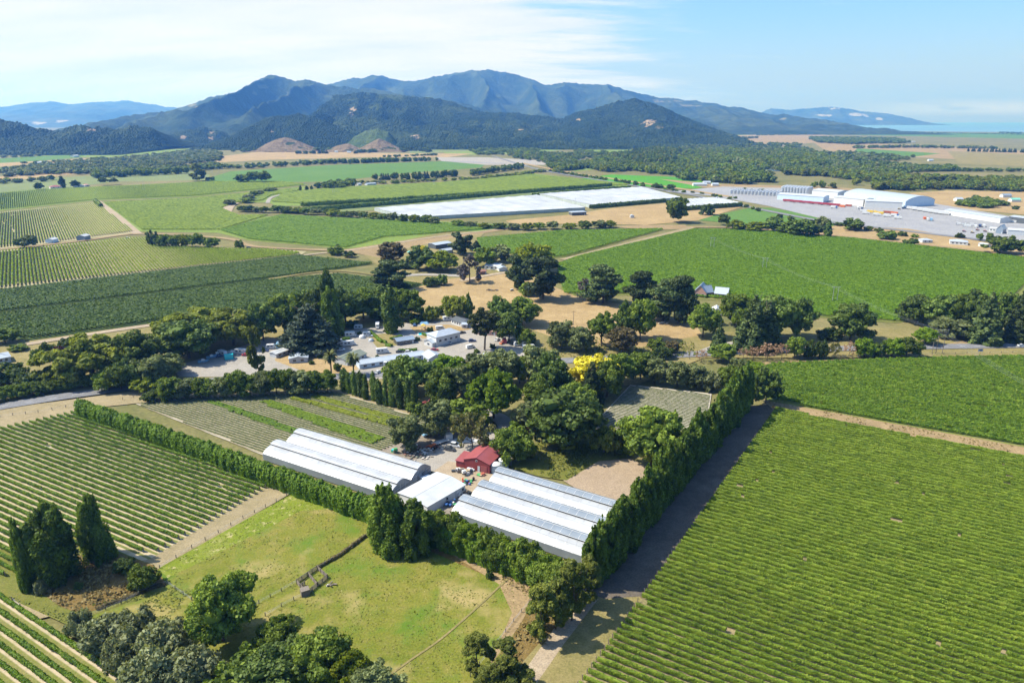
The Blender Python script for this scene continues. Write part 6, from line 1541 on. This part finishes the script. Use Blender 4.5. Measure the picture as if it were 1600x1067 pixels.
def truck(x, y, deg, c, c2, label, L=9):
    r = at('truck', x, y, deg, .55)
    loft([(L/2-2.2,1.2,1.15,.6,3.0),(L/2-.5,1.2,1.12,.55,2.9),(L/2,1.15,1.05,.55,1.7)], M[c], 'cab', r)
    loft([(L/2-.9,1.05,1.0,1.75,2.7),(L/2-.06,1.1,1.04,1.7,1.78)], M['glass'], 'windscreen', r)
    b = MB(); b.box((-1.2, 0, 2.2), (L-2.6, 2.45, 2.6)); b.build('cargo_box', M[c2], r)
    b = MB(); b.box((-.3, 0, .75), (L-.8, 1.1, .25)); b.build('chassis', M['charcoal'], r)
    for sx in (-L/2+1.2, -L/2+2.4, L/2-1.3):
        for sy in (-1.05, 1.05): wheel(r, sx, sy, .5, .3)
    return tag(r, label, 'truck')
def tractor(x, y, deg, c, label):
    r = at('tractor', x, y, deg, .5)
    loft([(-.2,.45,.4,.7,1.35),(1.2,.42,.36,.7,1.35),(1.75,.36,.3,.75,1.2)], M[c], 'bonnet', r)
    b = MB(); b.box((-.75, 0, .85), (1.2, .9, .5)); b.build('chassis', M['charcoal'], r)
    b = MB(); b.box((-.75, 0, 2.25), (1.3, 1.25, .1)); 
    for sx in (-1.3, -.2):
        for sy in (-.55, .55): b.box((sx, sy, 1.6), (.07, .07, 1.25))
    b.build('canopy', M[c], r); b = MB(); b.box((-.9, 0, 1.25), (.5, .5, .35)); b.build('seat', M['black'], r)
    for sy in (-.8, .8): wheel(r, -.85, sy, .75, .42); wheel(r, 1.25, sy, .45, .28)
    b = MB(); b.box((2.7, 0, .4), (.6, 1.5, .5)); b.bar((1.0, -.6, 1.0), (2.6, -.6, .5), .07); b.bar((1.0, .6, 1.0), (2.6, .6, .5), .07); b.build('front_loader', M['rusty'], r)
    return tag(r, label, 'tractor')
def boat(x, y, deg, c, label):
    r = at('boat', x, y, deg, .9)
    loft([(-2.6,.8,1.0,.0,.8),(-1,.85,1.1,-.05,.85),(1.2,.6,.95,.05,.95),(2.4,.2,.45,.4,1.05),(2.9,.03,.08,.8,1.1)], M[c], 'hull', r)
    loft([(-.8,.75,.6,.85,1.7),(.4,.7,.55,.9,1.65),(1.0,.5,.4,.92,1.0)], M['palegrey'], 'cabin', r)
    b = MB(); b.box((0, 0, -.2), (4.6, .9, .12)); b.box((3.0, 0, -.2), (1.6, .1, .1)); b.build('trailer', M['galv'], r)
    for sy in (-.8, .8): wheel(r, -.7, sy, .3, .2)
    return tag(r, label, 'boat')
# nursery yard
van(668,752,40,'silver', 'silver van beside the left greenhouse end wall', 4.8, 1.75)
car(703,705,-20,'charcoal','dark pickup in the nursery yard, nearer of the two', True, 'car')
car(712,699,-20,'silver','silver car behind the dark one in the nursery yard', True)
tractor(676,703,150,'orange','orange tractor with loader on the yard rubble')
container(701,688,20,'palegrey','grey metal box beside the pale plank pile', 3.0, .5, name='storage_box')
r = empty('flatbed_trailer', (*P(689,694), .5), math.radians(38)); b = MB(); b.box((0, 0, .75), (7.5, 2.2, .18)); b.build('deck', M['white'], r); b = MB(); b.box((0, 0, .55), (7.2, .9, .2)); b.box((4.4, 0, .55), (1.8, .12, .12)); b.build('chassis', M['rusty'], r)
for sx in (-1.8, -.8):
    for sy in (-.95, .95): wheel(r, sx, sy, .38, .22)
tag(r, 'long flatbed trailer with white deck in the nursery yard', 'trailer')
r = empty('flatbed_trailer', (*P(671,682), .5), math.radians(30)); b = MB(); b.box((0, 0, .8), (6.0, 1.8, .16)); b.build('deck', M['skyblue'], r); b = MB(); b.box((0, 0, .58), (5.6, .8, .18)); b.build('chassis', M['charcoal'], r)
for sy in (-.85, .85): wheel(r, -.5, sy, .36, .22)
tag(r, 'blue flatbed trailer in the shade of the grey-green trees', 'trailer')
def pile(name, x, y, n, size, mats, label, cat, spread=(2, 2), deg=0, z=.5, flat=False):
    """a heap that lies together: one thing, its pieces one mesh"""
    rg = random.Random(int(x*7+y)); b = MB(); ms = [M[q] for q in mats]
    for i in range(n):
        b.box((rg.gauss(0, spread[0]*.4), rg.gauss(0, spread[1]*.4), size[2]*(.5+(0 if flat else .8*rg.random()*(i % 3)))), (size[0]*rg.uniform(.6, 1.3), size[1]*rg.uniform(.6, 1.3), size[2]*rg.uniform(.6, 1.2)), math.radians(deg+rg.gauss(0, 14 if flat else 30)), rg.randrange(len(ms)))
    X, Y = P(x, y); o = b.build(name, ms, None, (X, Y, z)); return tag(o, label, cat)
pile('plank_pile', 722, 690, 26, (6, 1.0, .14), ['white', 'palegrey', 'white'], 'long pile of white sheets and planks in the nursery yard', 'pile', (8, 2.5), -28, flat=True)
pile('rubble_heap', 660, 706, 60, (.9, .6, .35), ['wood', 'woodpale', 'palegrey', 'brick', 'concrete'], 'rubble heap left of the tractor in the yard', 'heap', (9, 5))
pile('rubble_heap', 652, 716, 40, (.8, .5, .3), ['wood', 'brick', 'concrete', 'oliveroof'], 'lower rubble heap by the left greenhouse', 'heap', (7, 4))
pile('crate_stack', 727, 741, 9, (1.2, 1.0, .9), ['woodpale', 'wood', 'palegrey'], 'wooden crates piled before the red barn', 'crates', (2.2, 1.5))
pile('crate_stack', 718, 738, 10, (1.1, .9, .6), ['palegrey', 'charcoal', 'white'], 'grey crates and bins left of the wooden crates', 'crates', (2.6, 1.6))
pile('scrap_pile', 736, 737, 8, (1.3, .8, .5), ['palegrey', 'silver', 'wood'], 'grey boxes against the red barn front', 'boxes', (2, 1))
pile('junk_pile', 731, 757, 14, (.8, .6, .6), ['charcoal', 'blue', 'red', 'green'], 'coloured junk at the corner of the white shed', 'junk', (2, 2))
pile('junk_pile', 722, 775, 16, (.9, .7, .6), ['white', 'palegrey', 'wood', 'charcoal'], 'white bins and junk along the white shed wall', 'junk', (3, 4))
pile('junk_pile', 705, 790, 16, (.9, .7, .5), ['charcoal', 'palegrey', 'green', 'blue'], 'dark junk between white shed and right greenhouse', 'junk', (3, 3))
pile('pallet_stack', 752, 744, 6, (1.2, 1.2, .3), ['woodpale', 'rusty', 'green'], 'pallets beside the red barn roller door', 'pallets', (2, 1))
pile('pallet_stack', 617, 708, 6, (1.0, .8, .8), ['green', 'turq', 'oliveroof'], 'green bins at the end of the nursery beds', 'bins', (2, 1))
pile('junk_pile', 824, 672, 14, (1.2, .8, .6), ['rusty', 'wood', 'redroof'], 'rusty machinery scrap beside the driveway bend', 'scrap', (4, 2))
b = MB(); b.lathe((0, 0, 0), [(.25, 0), (.3, .8), (.28, .85)], 10); tag(b.build('barrel', M['orange'], None, (*P(723,752), .5)), 'orange barrel on the concrete before the white shed', 'barrel')
b = MB(); b.lathe((0, 0, 0), [(.4, 0), (.42, 1.0), (.36, 1.1)], 10); tag(b.build('barrel', M['black'], None, (*P(740,752), .5)), 'black barrel right of the white shed corner', 'barrel')
# camp vehicles
camper(590,513,-80,'white motorhome under the trees, left of its twin', group=None); camper(606,511,-85,'white motorhome under the trees, right of its twin')
camper(598,553,15,'white motorhome alone on the camp road near the long block')
car(577,524+3,0,'silver','grey car beside the dome tent on the camp island')
caravan(573,526,10,'white caravan with awning on the camp island', L=4.6)
camper(700,500+2,20,'white motorhome beside the dark-roofed bungalow', L=6.4)
caravan(524,538,22,'long white caravan left of the camp kitchen', L=8); camper(546,541,20,'white motorhome behind the camp kitchen', L=7)
caravan(511,527,15,'white caravan under the spreading cedar', L=5)
caravan(423,546,10,'blue and white caravan at the left of the camp', L=4.6); camper(436,544,100,'blue motorhome in the shade left of the cedar', 'skyblue', 6.5); camper(444,544,95,'teal-blue motorhome beside the blue one', 'blue', 6.2)
van(447,548,10,'silver','pale van before the blue motorhomes', 4.6, 1.7)
car(414,550,-15,'navy','dark car at the left end of the camp road')
boat(318,568,20,'skyblue','blue boat on a trailer, lowest of the parked boats'); boat(331,561,35,'skyblue','pale blue boat with cabin beside the lowest boat'); boat(340,557,30,'charcoal','dark boat between the blue ones')
caravan(348,556,-35,'white caravan beside the turquoise trailer', L=6.4); container(358,562,25,'turq','turquoise box trailer at the parked boats',4.5,.45,name='box_trailer')
boat(364,554,0,'white','white boat between caravan and red car'); camper(378,554,-10,'white motorhome behind the red car', L=7); car(385,557,15,'red','red car in front of the white motorhome')
car(344,559,40,'navy','dark car among the parked boats')
van(475,546,100,'blue','blue van under the cedar', 4.4, 1.9); van(479,545,95,'white','white van under the cedar beside the blue one', 4.4, 1.9)
car(625,552,10,'charcoal','grey car left of the white one before the blue-roofed block'); car(639,553,5,'white','white car before the blue-roofed block', True)
car(679,549,0,'maroon','maroon car beside the two-storey house'); car(738,535,15,'navy','blue car on the drive left of the araucaria', True)
car(700,538,160,'silver','silver car against the two-storey house'); van(608,573,5,'white','white van in front of the long block'); car(591,584,70,'white','white car on the forecourt below the long block')
car(544,590,30,'charcoal','dark car at the camp entrance behind the cypresses'); car(648,512-2,95,'blue','small blue car under the row of trees')
camper(827,548,12,'white motorhome between stream and trees', L=7.5); caravan(809,541,20,'small white caravan at the camp right end', L=4.6); caravan(821,541,15,'pale caravan behind the white motorhome', L=4.6)
van(788,536,100,'maroon','dark red van at the camp right end', 5.5, 2.4); car(777,533,70,'white','white car left of the dark red van'); car(785,538,60,'orange','orange car beside the dark red van')
car(717,597,40,'silver','silver car at the driveway entrance'); car(467,600,10,'red','red car on the road behind the screen trees'); car(489,603,10,'silver','silver car on the road behind the screen trees')
car(1596,548-5,4,'silver','silver car on the road at the right edge', z=.66); car(200,374,5,'white','white car at the corner of the farm track', True, z=.65); car(389,389,5,'charcoal','dark car beside the farm track bush', True, z=.65)
camper(548,527,15,'white motorhome on the upper camp road left of the island', L=6.4); caravan(560,515,0,'white caravan in front of the low hedge-like shrub', L=5)
car(533,549,20,'silver','silver car between the long caravan and the kitchen'); car(612,521,5,'white','white car at the top of the camp island'); car(655,556,10,'silver','silver car near the blue-roofed block right end')
van(688,516,15,'white','white van above the two-storey house'); car(722,522,30,'charcoal','dark car beside the small white cabin'); car(405,560,15,'silver','silver car left of the long white cabin'); caravan(395,566,10,'white caravan above the screen trees at left', L=5)
car(497,556,70,'white','white car below the spreading cedar'); car(760,556,170,'silver','silver car on the lawn edge by the araucaria'); van(735,545,30,'palegrey','pale van on the drive below the two-storey house', 5, 2)
# tents, pool, playground
b = MB(); b.lathe((0, 0, 0), [(1.9, 0), (1.8, .9), (1.3, 1.6), (.5, 1.95), (.1, 2.0)], 14); tag(b.build('dome_tent', M['white'], None, (*P(566,529), .45)), 'white dome tent on the camp island', 'tent')
b = MB(); b.lathe((0, 0, 0), [(1.6, 0), (1.5, .8), (1.0, 1.4), (.3, 1.7)], 14); tag(b.build('dome_tent', M['paleroof'], None, (*P(580,534), .45)), 'pale green dome tent beside the white one', 'tent')
for x, y, mt, lb in ((116,540,'greenroof','green-roofed gazebo in the garden at left'), (640,398,'greenroof','green-roofed gazebo at the farmyard')):
    t = empty('gazebo', (*P(x, y), .4)); b = MB()
    for sx in (-1.6, 1.6):
        for sy in (-1.6, 1.6): b.box((sx, sy, 1.1), (.12, .12, 2.2))
    b.build('post', M['white'], t); b = MB(); b.v = [(-2.2,-2.2,2.2),(2.2,-2.2,2.2),(2.2,2.2,2.2),(-2.2,2.2,2.2),(0,0,3.5)]; b.f = [(0,1,4),(1,2,4),(2,3,4),(3,0,4),(3,2,1,0)]; b.m = [0]*5; b.build('canopy', M[mt], t); tag(t, lb, 'gazebo')
t = empty('swimming_pool', (*P(665,523), .42), .1); b = MB(); b.box((0, 0, .1), (9.5, 6, .3)); b.build('pool_edge', M['concrete'], t); b = MB(); b.box((0, 0, .27), (8, 4.6, .06)); b.build('pool_water', M['turq'], t); tag(t, 'turquoise swimming pool behind the two-storey house', 'pool')
t = empty('play_tower', (*P(662,517), .42), .3); b = MB()
for sx in (-1, 1):
    for sy in (-1, 1): b.box((sx, sy, 1.6), (.15, .15, 3.2))
b.build('post', M['woodpale'], t); b = MB(); b.box((0, 0, 1.5), (2.2, 2.2, .12)); b.build('deck', M['woodpale'], t); b = MB(); b.box((2.2, 0, .85), (2.6, .7, .1)); b.build('slide', M['orange'], t); b = MB(); b.v = [(-1.3,-1.3,3.1),(1.3,-1.3,3.1),(1.3,1.3,3.1),(-1.3,1.3,3.1),(0,0,4.2)]; b.f = [(0,1,4),(1,2,4),(2,3,4),(3,0,4),(3,2,1,0)]; b.m = [0]*5; b.build('canopy', M['yellowp'], t); tag(t, 'orange and yellow play tower beside the pool', 'playground')
b = MB(); b.v = [(-3,-2,0),(3,-2,0),(3,2,0),(-3,2,0),(-2,-1.2,1),(2,-1.2,1),(2,1.2,1),(-2,1.2,1)]; b.f = [(0,1,5,4),(1,2,6,5),(2,3,7,6),(3,0,4,7),(4,5,6,7)]; b.m = [0]*5; tag(b.build('jumping_pillow', M['skyblue'], None, (*P(663,506), .42)), 'pale blue cover under the trees above the playground', 'cover')
# ------------------------------------------------------------------ loading yard and tank farm
house('warehouse', 'big white warehouse with arched roof in the loading yard', 'warehouse', (1318,311), (1414,324), 56, 8, 6.5, 'paleroof', 'bluewall', 'arch', 0, False, .5, z0=.4)
r = house('loading_hall', 'white loading hall with sawtooth strips before the arched warehouse', 'warehouse', (1351,324.5), (1409,327), 26, 9.0, 1.5, 'whiteroof', 'white', 'x', 0, False, .4, z0=.4)
house('white_hall', 'white hall left of the loading hall', 'warehouse', (1302,318.5), (1348,323), 30, 9.5, 1.5, 'whiteroof', 'white', 'x', 0, False, .4, z0=.4)
house('winery_hall', 'long white winery hall beside the wine tanks', 'warehouse', (1214,312), (1286,317), 30, 8, 1.6, 'whiteroof', 'bluewall', 'x', 0, False, .4, z0=.4)
house('winery_hall', 'white winery hall behind the long one', 'warehouse', (1268,307.5), (1308,311), 40, 10, 1.8, 'whiteroof', 'white', 'x', 0, False, .4, z0=.4)
house('rail_shed', 'long grey shed beside the white covered wagons', 'shed', (1475,335), (1562,349), 16, 5.5, 1.5, 'greyroof', 'palegrey', 'x', 0, False, .4, z0=.4)
house('truck_shed', 'open truck shed with grey roof at the right edge', 'shed', (1575,347), (1612,352), 18, 6.5, 1.0, 'greyroof', 'darkroof', 'x', 0, False, .4, z0=.4)
house('gabled_shed', 'white shed with steep grey gable in the loading yard', 'shed', (1556,365), (1566,366), 14, 5, 4, 'whiteroof', 'blueroof', 'y', 0, True, .4, z0=.4)
house('open_shed', 'open white shed at the right edge of the yard', 'shed', (1574,367), (1604,369), 12, 5, 1.5, 'whiteroof', 'greywall', 'x', 0, False, .4, z0=.4)
house('site_office', 'low white site office before the steep gable', 'office', (1545,362), (1556,363), 10, 3.4, 1.0, 'whiteroof', 'white', 'x', 2, True, .3, z0=.4)
TK = {}
def vat(X, Y, R, H, label, group):
    k = (R, H)
    if k not in TK:
        b = MB(); b.lathe((0, 0, 0), [(R, 0), (R, H), (R*.6, H+R*.3), (.3, H+R*.45)], 14); TK[k] = b.mesh('steel_tank', M['steel'])
    o = link('steel_tank', TK[k]); o.location = (X, Y, .4); tag(o, label, 'tank', group)
A_, B_ = Vector(P(1222,303.5)), Vector(P(1260,306)); dv = (B_-A_); nv = Vector((-dv.y, dv.x)).normalized()
for rw in range(4):
    for i in range(9):
        q = A_+dv*(i/8)+nv*rw*7.5; vat(q.x, q.y, 2.7, 12.5-.8*(rw == 0), 'tall steel wine tank, %s row from the front, %s from the left' % (ordn(rw+1), ordn(i+1)), 'tall steel wine tanks')
A_, B_ = Vector(P(1142,303)), Vector(P(1214,307)); dv = (B_-A_); nv = Vector((-dv.y, dv.x)).normalized()
for rw in range(4):
    for i in range(14):
        q = A_+dv*(i/13)+nv*rw*11; vat(q.x, q.y, 2.1, 5.5, 'low steel wine tank left of the tall ones, %s row, %s from the left' % (ordn(rw+1), ordn(i+1)), 'low steel wine tanks')
for i in range(6): wagon(1231+i*14.6, 316+i*1.35, -41+6, 'maroon', 'dark red rail wagon in front of the winery hall, %s from the left' % ordn(i+1), 14.5, 2.6, 'dark red rail wagons')
for i in range(7): wagon(1424+i*8.4, 328+i*1.35, -41+4, 'white', 'white covered rail wagon beside the arched warehouse, %s from the left' % ordn(i+1), 12, 3.2, 'white covered rail wagons')
for x, y, dg, c, lb, L in [(1316,324,-40,'orange','orange container left of the white and blue stack',8),(1326,323,-40,'rusty','rust container beside the orange one',8),(1340,327,60,'white','white container beside the blue-ended ones',8),(1347,327.5,60,'navy','dark blue container beside the white one',8),(1349,331,-36,'white','white container behind the yellow ones',9),(1362,332.5,-36,'yellowp','yellow container, left one of two',12.2),(1373,334.5,-36,'yellowp','yellow container, right one of two',12.2),(1388,333.5,-36,'rusty','rust container, left one of two in the yard middle',12.2),(1397,334.8,-36,'orange','orange-red container, right of the rust one',9),(1445,343,70,'orange','orange container at the back of the mixed stack',7),(1449,345,60,'white','white container in the mixed stack',7),(1455,345,60,'skyblue','blue container at the front of the mixed stack',7),(1500,352,-30,'white','white container, leftmost of the pale yard group',8),(1508,352.5,-30,'palegrey','pale container, second of the yard group',8),(1516,353,-30,'white','white container, third of the yard group',8),(1511,355.5,-30,'white','white container in front of the yard group',8),(1524,356,60,'palegrey','pale open container in the yard group',8),(1531,355,60,'navy','dark container in the yard group',8),(1537,355,60,'palegrey','grey container at the right of the yard group',8),(1565,346,-36,'turq','teal container beside the grey shed',10),(1580,348,-36,'white','white container beside the teal one',11)]:
    container(x, y, dg, c, lb, L, .6)
for x, y, dg, c, c2, lb in [(1303,326,-35,'blue','palegrey','blue-cabbed truck left of the orange container'),(1353,335,-34,'white','white','white truck, first along the yard edge'),(1370,337.5,-34,'white','white','white truck, second along the yard edge'),(1386,339.5,-34,'white','white','white truck, third along the yard edge'),(1398,338.5,-34,'blue','palegrey','blue-cabbed truck in the yard middle'),(1403,342.5,-34,'white','white','white truck, last along the yard edge'),(1400,325.5,-30,'white','white','white truck before the loading hall')]:
    truck(x, y, dg, c, c2, lb)
for x, y, c, lb in [(1506,363,'red','red loader, left one in the yard'),(1527,361,'orange','orange loader in the yard middle'),(1539,363,'red','red loader before the site office'),(1405,328,'yellowp','yellow loader at the arched warehouse'),(1519,365,'yellowp','yellow loader beside the red one')]:
    tractor(x, y, 20, c, lb)
# ------------------------------------------------------------------ poles, cables, fences, pen
def pole(x, yb, yt, label, arms=1, double=None, steel=False, r=.16):
    X, Y = P(x, yb); h = Z(yb, yt); t = empty('power_pole', (X, Y, .3)); m = M['galv'] if steel else M['wood']
    b = MB(); b.bar((0, 0, -.3), (0, 0, h), r, r*.65, 8); b.build('pole_shaft', m, t)
    if double: b = MB(); b.bar((double, 0, -.3), (double, 0, h), r, r*.65, 8); b.build('pole_shaft', m, t)
    for k in range(arms):
        b = MB(); b.box(((double or 0)/2, 0, h-.6-1.1*k), ((double or 0)+2.6, .16, .18)); a = b.build('crossarm', m, t)
        for s in (-1, 0, 1): q = MB(); q.bar(((double or 0)/2+s*((double or 0)/2+1.1), 0, h-.52-1.1*k), ((double or 0)/2+s*((double or 0)/2+1.1), 0, h-.2-1.1*k), .07, n=6); q.build('insulator', M['palegrey'], a)
    tag(t, label, 'power pole'); return (X, Y, h)
K = []
K.append(pole(1110,389,371,'two-legged power pole in the bright vineyard, farthest left',1,3.2,True,.2)); K.append(pole(1191,422,403,'two-legged power pole in the middle of the bright vineyard',1,3.2,True,.2)); K.append(pole(1300,474,448,'two-legged power pole in the bright vineyard, nearest the road',1,3.2,True,.2))
K.append(pole(1462,553,516,'tall wooden power pole beside the road, left leg of the road pair',2)); pole(1472,553,515,'tall wooden power pole beside the road, right leg of the road pair',2); pole(1456,553,529,'shorter wooden pole with lamp beside the road pair',1)
pole(896,508,486,'wooden power pole alone on the dry paddock',1); pole(1077,562,548,'short wooden pole at the left end of the right road',1)
pole(775,712,684,'wooden pole behind the red barn',1); pole(224,299,285,'steel pole in the lime vines at far left',1,3,True,.2); pole(677,291,281,'steel pole in the far lime vines',1,3,True,.2); pole(520,303,292,'steel pole at the left end of the far lime vines',1,3,True,.2)
pole(899,324,310,'steel pole between the bird nets',1,None,True,.2); pole(1363,341,307,'tall thin light mast at the loading yard edge',0,None,True,.22); pole(1144,311,286,'thin light mast left of the tank farm',0,None,True,.22); pole(1410,361,345,'road sign mast below the highway',0,None,True,.12)
def cable(a, c, label, sag=2.0, r=.022):
    b = MB(); n = 12; pv = None
    for i in range(n+1):
        t = i/n; q = Vector(a).lerp(Vector(c), t)-Vector((0, 0, sag*4*t*(1-t)))
        if pv is not None: b.bar(pv, q, r, n=4, cap=False)
        pv = q
    tag(b.build('power_cable', M['galv'], None), label, 'cable')
K.append((*P(1700,690), 10.0)); K = [K[i] for i in (0, 1, 2, 3, 4)]
for i in range(4):
    for s, nm_ in ((-1.6, 'left'), (0, 'middle'), (1.6, 'right')):
        a, c = K[i], K[i+1]; cable((a[0]+s, a[1], a[2]), (c[0]+s, c[1], c[2]), '%s power cable of the %s span from the farthest vineyard pole' % (nm_, ordn(i+1)))
fp = MB(); fp.box((0, 0, .6), (.16, .16, 1.2)); FP = fp.mesh('fence_post', M['wood'])
def fence(pts, label, step=4.0, wires=3, z=.45):
    q = [Vector(P(*p)) for p in pts]; t = empty('wire_fence', (q[0].x, q[0].y, z)); w_ = MB()
    for i in range(len(q)-1):
        a, c = q[i]-q[0], q[i+1]-q[0]; L = (c-a).length; n = max(1, int(L/step))
        for k in range(n+(i == len(q)-2)):
            p = a.lerp(c, k/n); link('fence_post', FP, t, (p.x, p.y, 0))
        for k in range(wires): zz = .35+.3*k; w_.bar((a.x, a.y, zz), (c.x, c.y, zz), .018, n=4, cap=False)
    w_.build('wire', M['galv'], t); tag(t, label, 'fence')
fence([(-20,655),(60,646),(124,634),(128,644)], 'post and wire fence between left road and vineyard', 4.5)
fence([(192,626),(225,619)], 'short fence below the road at the nursery beds', 3)
fence([(250,890),(300,858),(380,812),(464,769)], 'wire fence between vineyard headland and paddock', 4)
fence([(464,912),(440,926),(405,945),(380,965)], 'upper fence running left from the stock pen', 2.5); fence([(478,930),(440,950),(415,965)], 'lower fence running left from the stock pen', 2.5)
fence([(497,891),(530,872),(570,842)], 'overgrown fence running right from the stock pen', 2.2)
fence([(735,1060),(790,990),(838,930)], 'fence along the brown strip above the dirt track', 3.5)
fence([(20,940),(60,975),(100,1000),(160,1045),(200,1075)], 'fence along the bottom left vine rows', 4)
fence([(140,965),(190,945),(245,918),(262,914),(300,940)], 'fence below the brown grass patch', 3)
fence([(1240,563),(1420,556),(1600,552)], 'fence along the right road verge', 6)
hedge_run('bramble_row', [(497,890),(530,871),(572,840)], 1.2, 1.0, M['rust'], 'brown brambles grown over the fence right of the pen', 25, .35)
hedge_run('bramble_row', [(150,955),(245,918),(258,916)], 1.0, 1.2, M['rust'], 'brown brambles along the fence below the brown grass', 25, .35)
def pen():
    A, B, C_, D_ = [Vector(P(*p)) for p in ((464,914),(496,892),(512,906),(480,932))]; t = empty('stock_pen', (A.x, A.y, .4)); A0 = A.copy()
    rails = MB(); posts = MB()
    def side(p, q, hh=1.5):
        p, q = p-A0, q-A0; L = (q-p).length; n = max(2, int(L/1.8))
        for i in range(n+1): c = p.lerp(q, i/n); posts.box((c.x, c.y, hh/2), (.16, .16, hh))
        an = math.atan2(q.y-p.y, q.x-p.x); m = (p+q)/2
        for k in range(5): rails.box((m.x, m.y, .2+k*.3), (L, .06, .17), an)
    for p, q in ((A, B), (B, C_), (C_, D_), (D_, A)): side(p, q)
    side(A.lerp(B, .55), D_.lerp(C_, .5)); side(A.lerp(D_, .4), A.lerp(D_, .4)+(B-A)*.2)
    posts.build('post', M['wood'], t); rails.build('rail', M['wood'], t)
    b = MB(); c = D_-A0; b.box((c.x-.6, c.y+.4, .9), (2.2, 2.0, 1.8), .5); b.build('loading_ramp', M['wood'], t)
    tag(t, 'weathered wooden stock pen in the middle of the paddock', 'stock pen')
pen()
pile('timber_pile', 517, 917, 8, (.9, .35, .3), ['wood', 'palegrey'], 'few scattered timbers right of the stock pen', 'timber', (1.6, 1.2), 20)
pile('branch_pile', 768, 455, 14, (2.0, .5, .4), ['wood', 'bark'], 'pile of branches on the dry paddock', 'branches', (5, 2), 10)
pile('branch_pile', 1030, 507, 14, (2.2, .5, .5), ['wood', 'palegrey'], 'dead branches under the macrocarpas', 'branches', (5, 2), 10)
pile('feed_trough', 799, 455, 3, (2.2, .8, .6), ['palegrey', 'charcoal'], 'feed trough on the dry paddock', 'trough', (.6, .4), 0)
pile('hive_box', 36, 924, 3, (.8, .8, .7), ['palegrey', 'white'], 'pale box at the foot of the leftmost poplar', 'box', (.5, .4), 0)
t = empty('road_sign', (*P(1531,554.5), .45)); b = MB(); b.bar((-.9, 0, 0), (-.9, 0, 2.6), .07); b.bar((.9, 0, 0), (.9, 0, 2.6), .07); b.build('post', M['galv'], t); b = MB(); b.box((0, .05, 2.2), (2.6, .06, 1.2)); b.build('sign_board', M['blue'], t); tag(t, 'blue road sign on two posts at the right verge', 'road sign')
# ------------------------------------------------------------------ nursery plants, tufts
NP = []
kw = dict(label='', group='', stuff=NP, z=.4)
NUR = [(214,632),(300,623),(480,615),(520,613),(678,661),(640,688),(560,718),(432,718)]
vine_field(NUR, -30.5, 1.5, M['crop'], cards=2, h=.42, wd=.52, base=.0, gap=0, ls=.28, seg=.7, **kw)
for pts, mt, hh in [([(452,624),(462,622.5),(628,665),(616,671)], 'lime', .9), ([(405,630),(425,627),(602,686),(578,697)], 'bright', .7), ([(484,622),(500,620),(645,660),(636,667)], 'lime', .6), ([(322,629),(335,627),(475,676),(460,681)], 'hedge', .7)]:
    vine_field(pts, -30.5, 1.0, M[mt], cards=10, h=hh, wd=.9, base=0, gap=.04, ls=.36, seg=.9, **kw)
vine_field([(928,670),(941,651),(986,604),(1110,617),(1106,640),(1050,688),(960,671)], -30.5, 1.5, M['crop'], cards=2, h=.3, wd=.42, base=0, gap=0, ls=.24, seg=.7, **kw)
merge('nursery_plants', NP, 'rows of small nursery plants in pale weed mat beds', 'nursery plants')
def tufts(name, polys, label):
    P_ = []
    for pts, dens, h, ls, mt in polys:
        poly = PT(pts); xs = [q[0] for q in poly]; ys = [q[1] for q in poly]; rg = np.random.default_rng(len(P_)+5)
        a = .5*abs(sum(poly[i][0]*poly[(i+1) % len(poly)][1]-poly[(i+1) % len(poly)][0]*poly[i][1] for i in range(len(poly)))); n = int((max(xs)-min(xs))*(max(ys)-min(ys))*dens)
        x = rg.uniform(min(xs), max(xs), n); y = rg.uniform(min(ys), max(ys), n); ins = np.zeros(n, bool)
        for i in range(len(poly)):
            (x1, y1), (x2, y2) = poly[i], poly[(i+1) % len(poly)]
            c = ((y1 > y) != (y2 > y))&(x < (x2-x1)*(y-y1)/((y2-y1) if y2 != y1 else 1e-9)+x1); ins ^= c
        ins &= fbm(x/6+3, y/6, 3) > .42
        x, y = x[ins], y[ins]; m = len(x); nr = np.stack([rg.normal(0, .6, m), rg.normal(-.2, .6, m), np.full(m, .8)], -1)
        V = cards_of(np.stack([x, y, .50+h*rg.random(m)], -1), nr, ls*(.5+rg.random(m)), rg, 1.3)
        P_.append((V, np.arange(4*m).reshape(m, 4), np.clip(rg.normal(.45, .25, m), 0, 1), M[mt]))
    merge(name, P_, label, 'grass')
M['drytuft'] = foliage('dry_tuft', (.13,.10,.03), (.25,.19,.07), .15, 0)
M['greentuft'] = foliage('green_tuft', (.075,.095,.014), (.16,.175,.03), .2, 0)
M['paddocktuft'] = foliage('paddock_tuft', (.09,.115,.012), (.21,.20,.045), .2, 0, (.32,.29,.12))
tufts('grass_tufts', [([(50,918),(110,870),(190,868),(240,885),(262,916),(130,962),(95,950)], 3.5, .7, .5, 'drytuft'), ([(800,700),(860,690),(945,690),(985,716),(935,722),(885,752),(840,745),(790,730)], 2.5, .7, .5, 'greentuft'), ([(670,862),(720,850),(900,900),(930,925),(860,1000),(760,1150),(690,1150),(800,1000),(828,932)], 2.5, .6, .5, 'drytuft'), ([(0,930),(100,960),(262,916),(330,935),(300,1000),(120,985)], 2.0, .3, .4, 'greentuft'),
    ([(245,893),(462,770),(580,800),(700,850),(830,930),(740,1080),(640,1150),(330,1150),(215,1060),(110,975),(262,916)], 1.6, .03, .36, 'paddocktuft'),
    ([(850,545),(900,520),(1000,545),(1080,535),(1100,555),(960,570),(850,560)], .6, .8, .8, 'greentuft'), ([(1196,626),(1222,630),(1640,710),(1640,722),(1210,642)], .8, .5, .5, 'drytuft')], 'tufts of dry and green grass over paddock and rough ground')
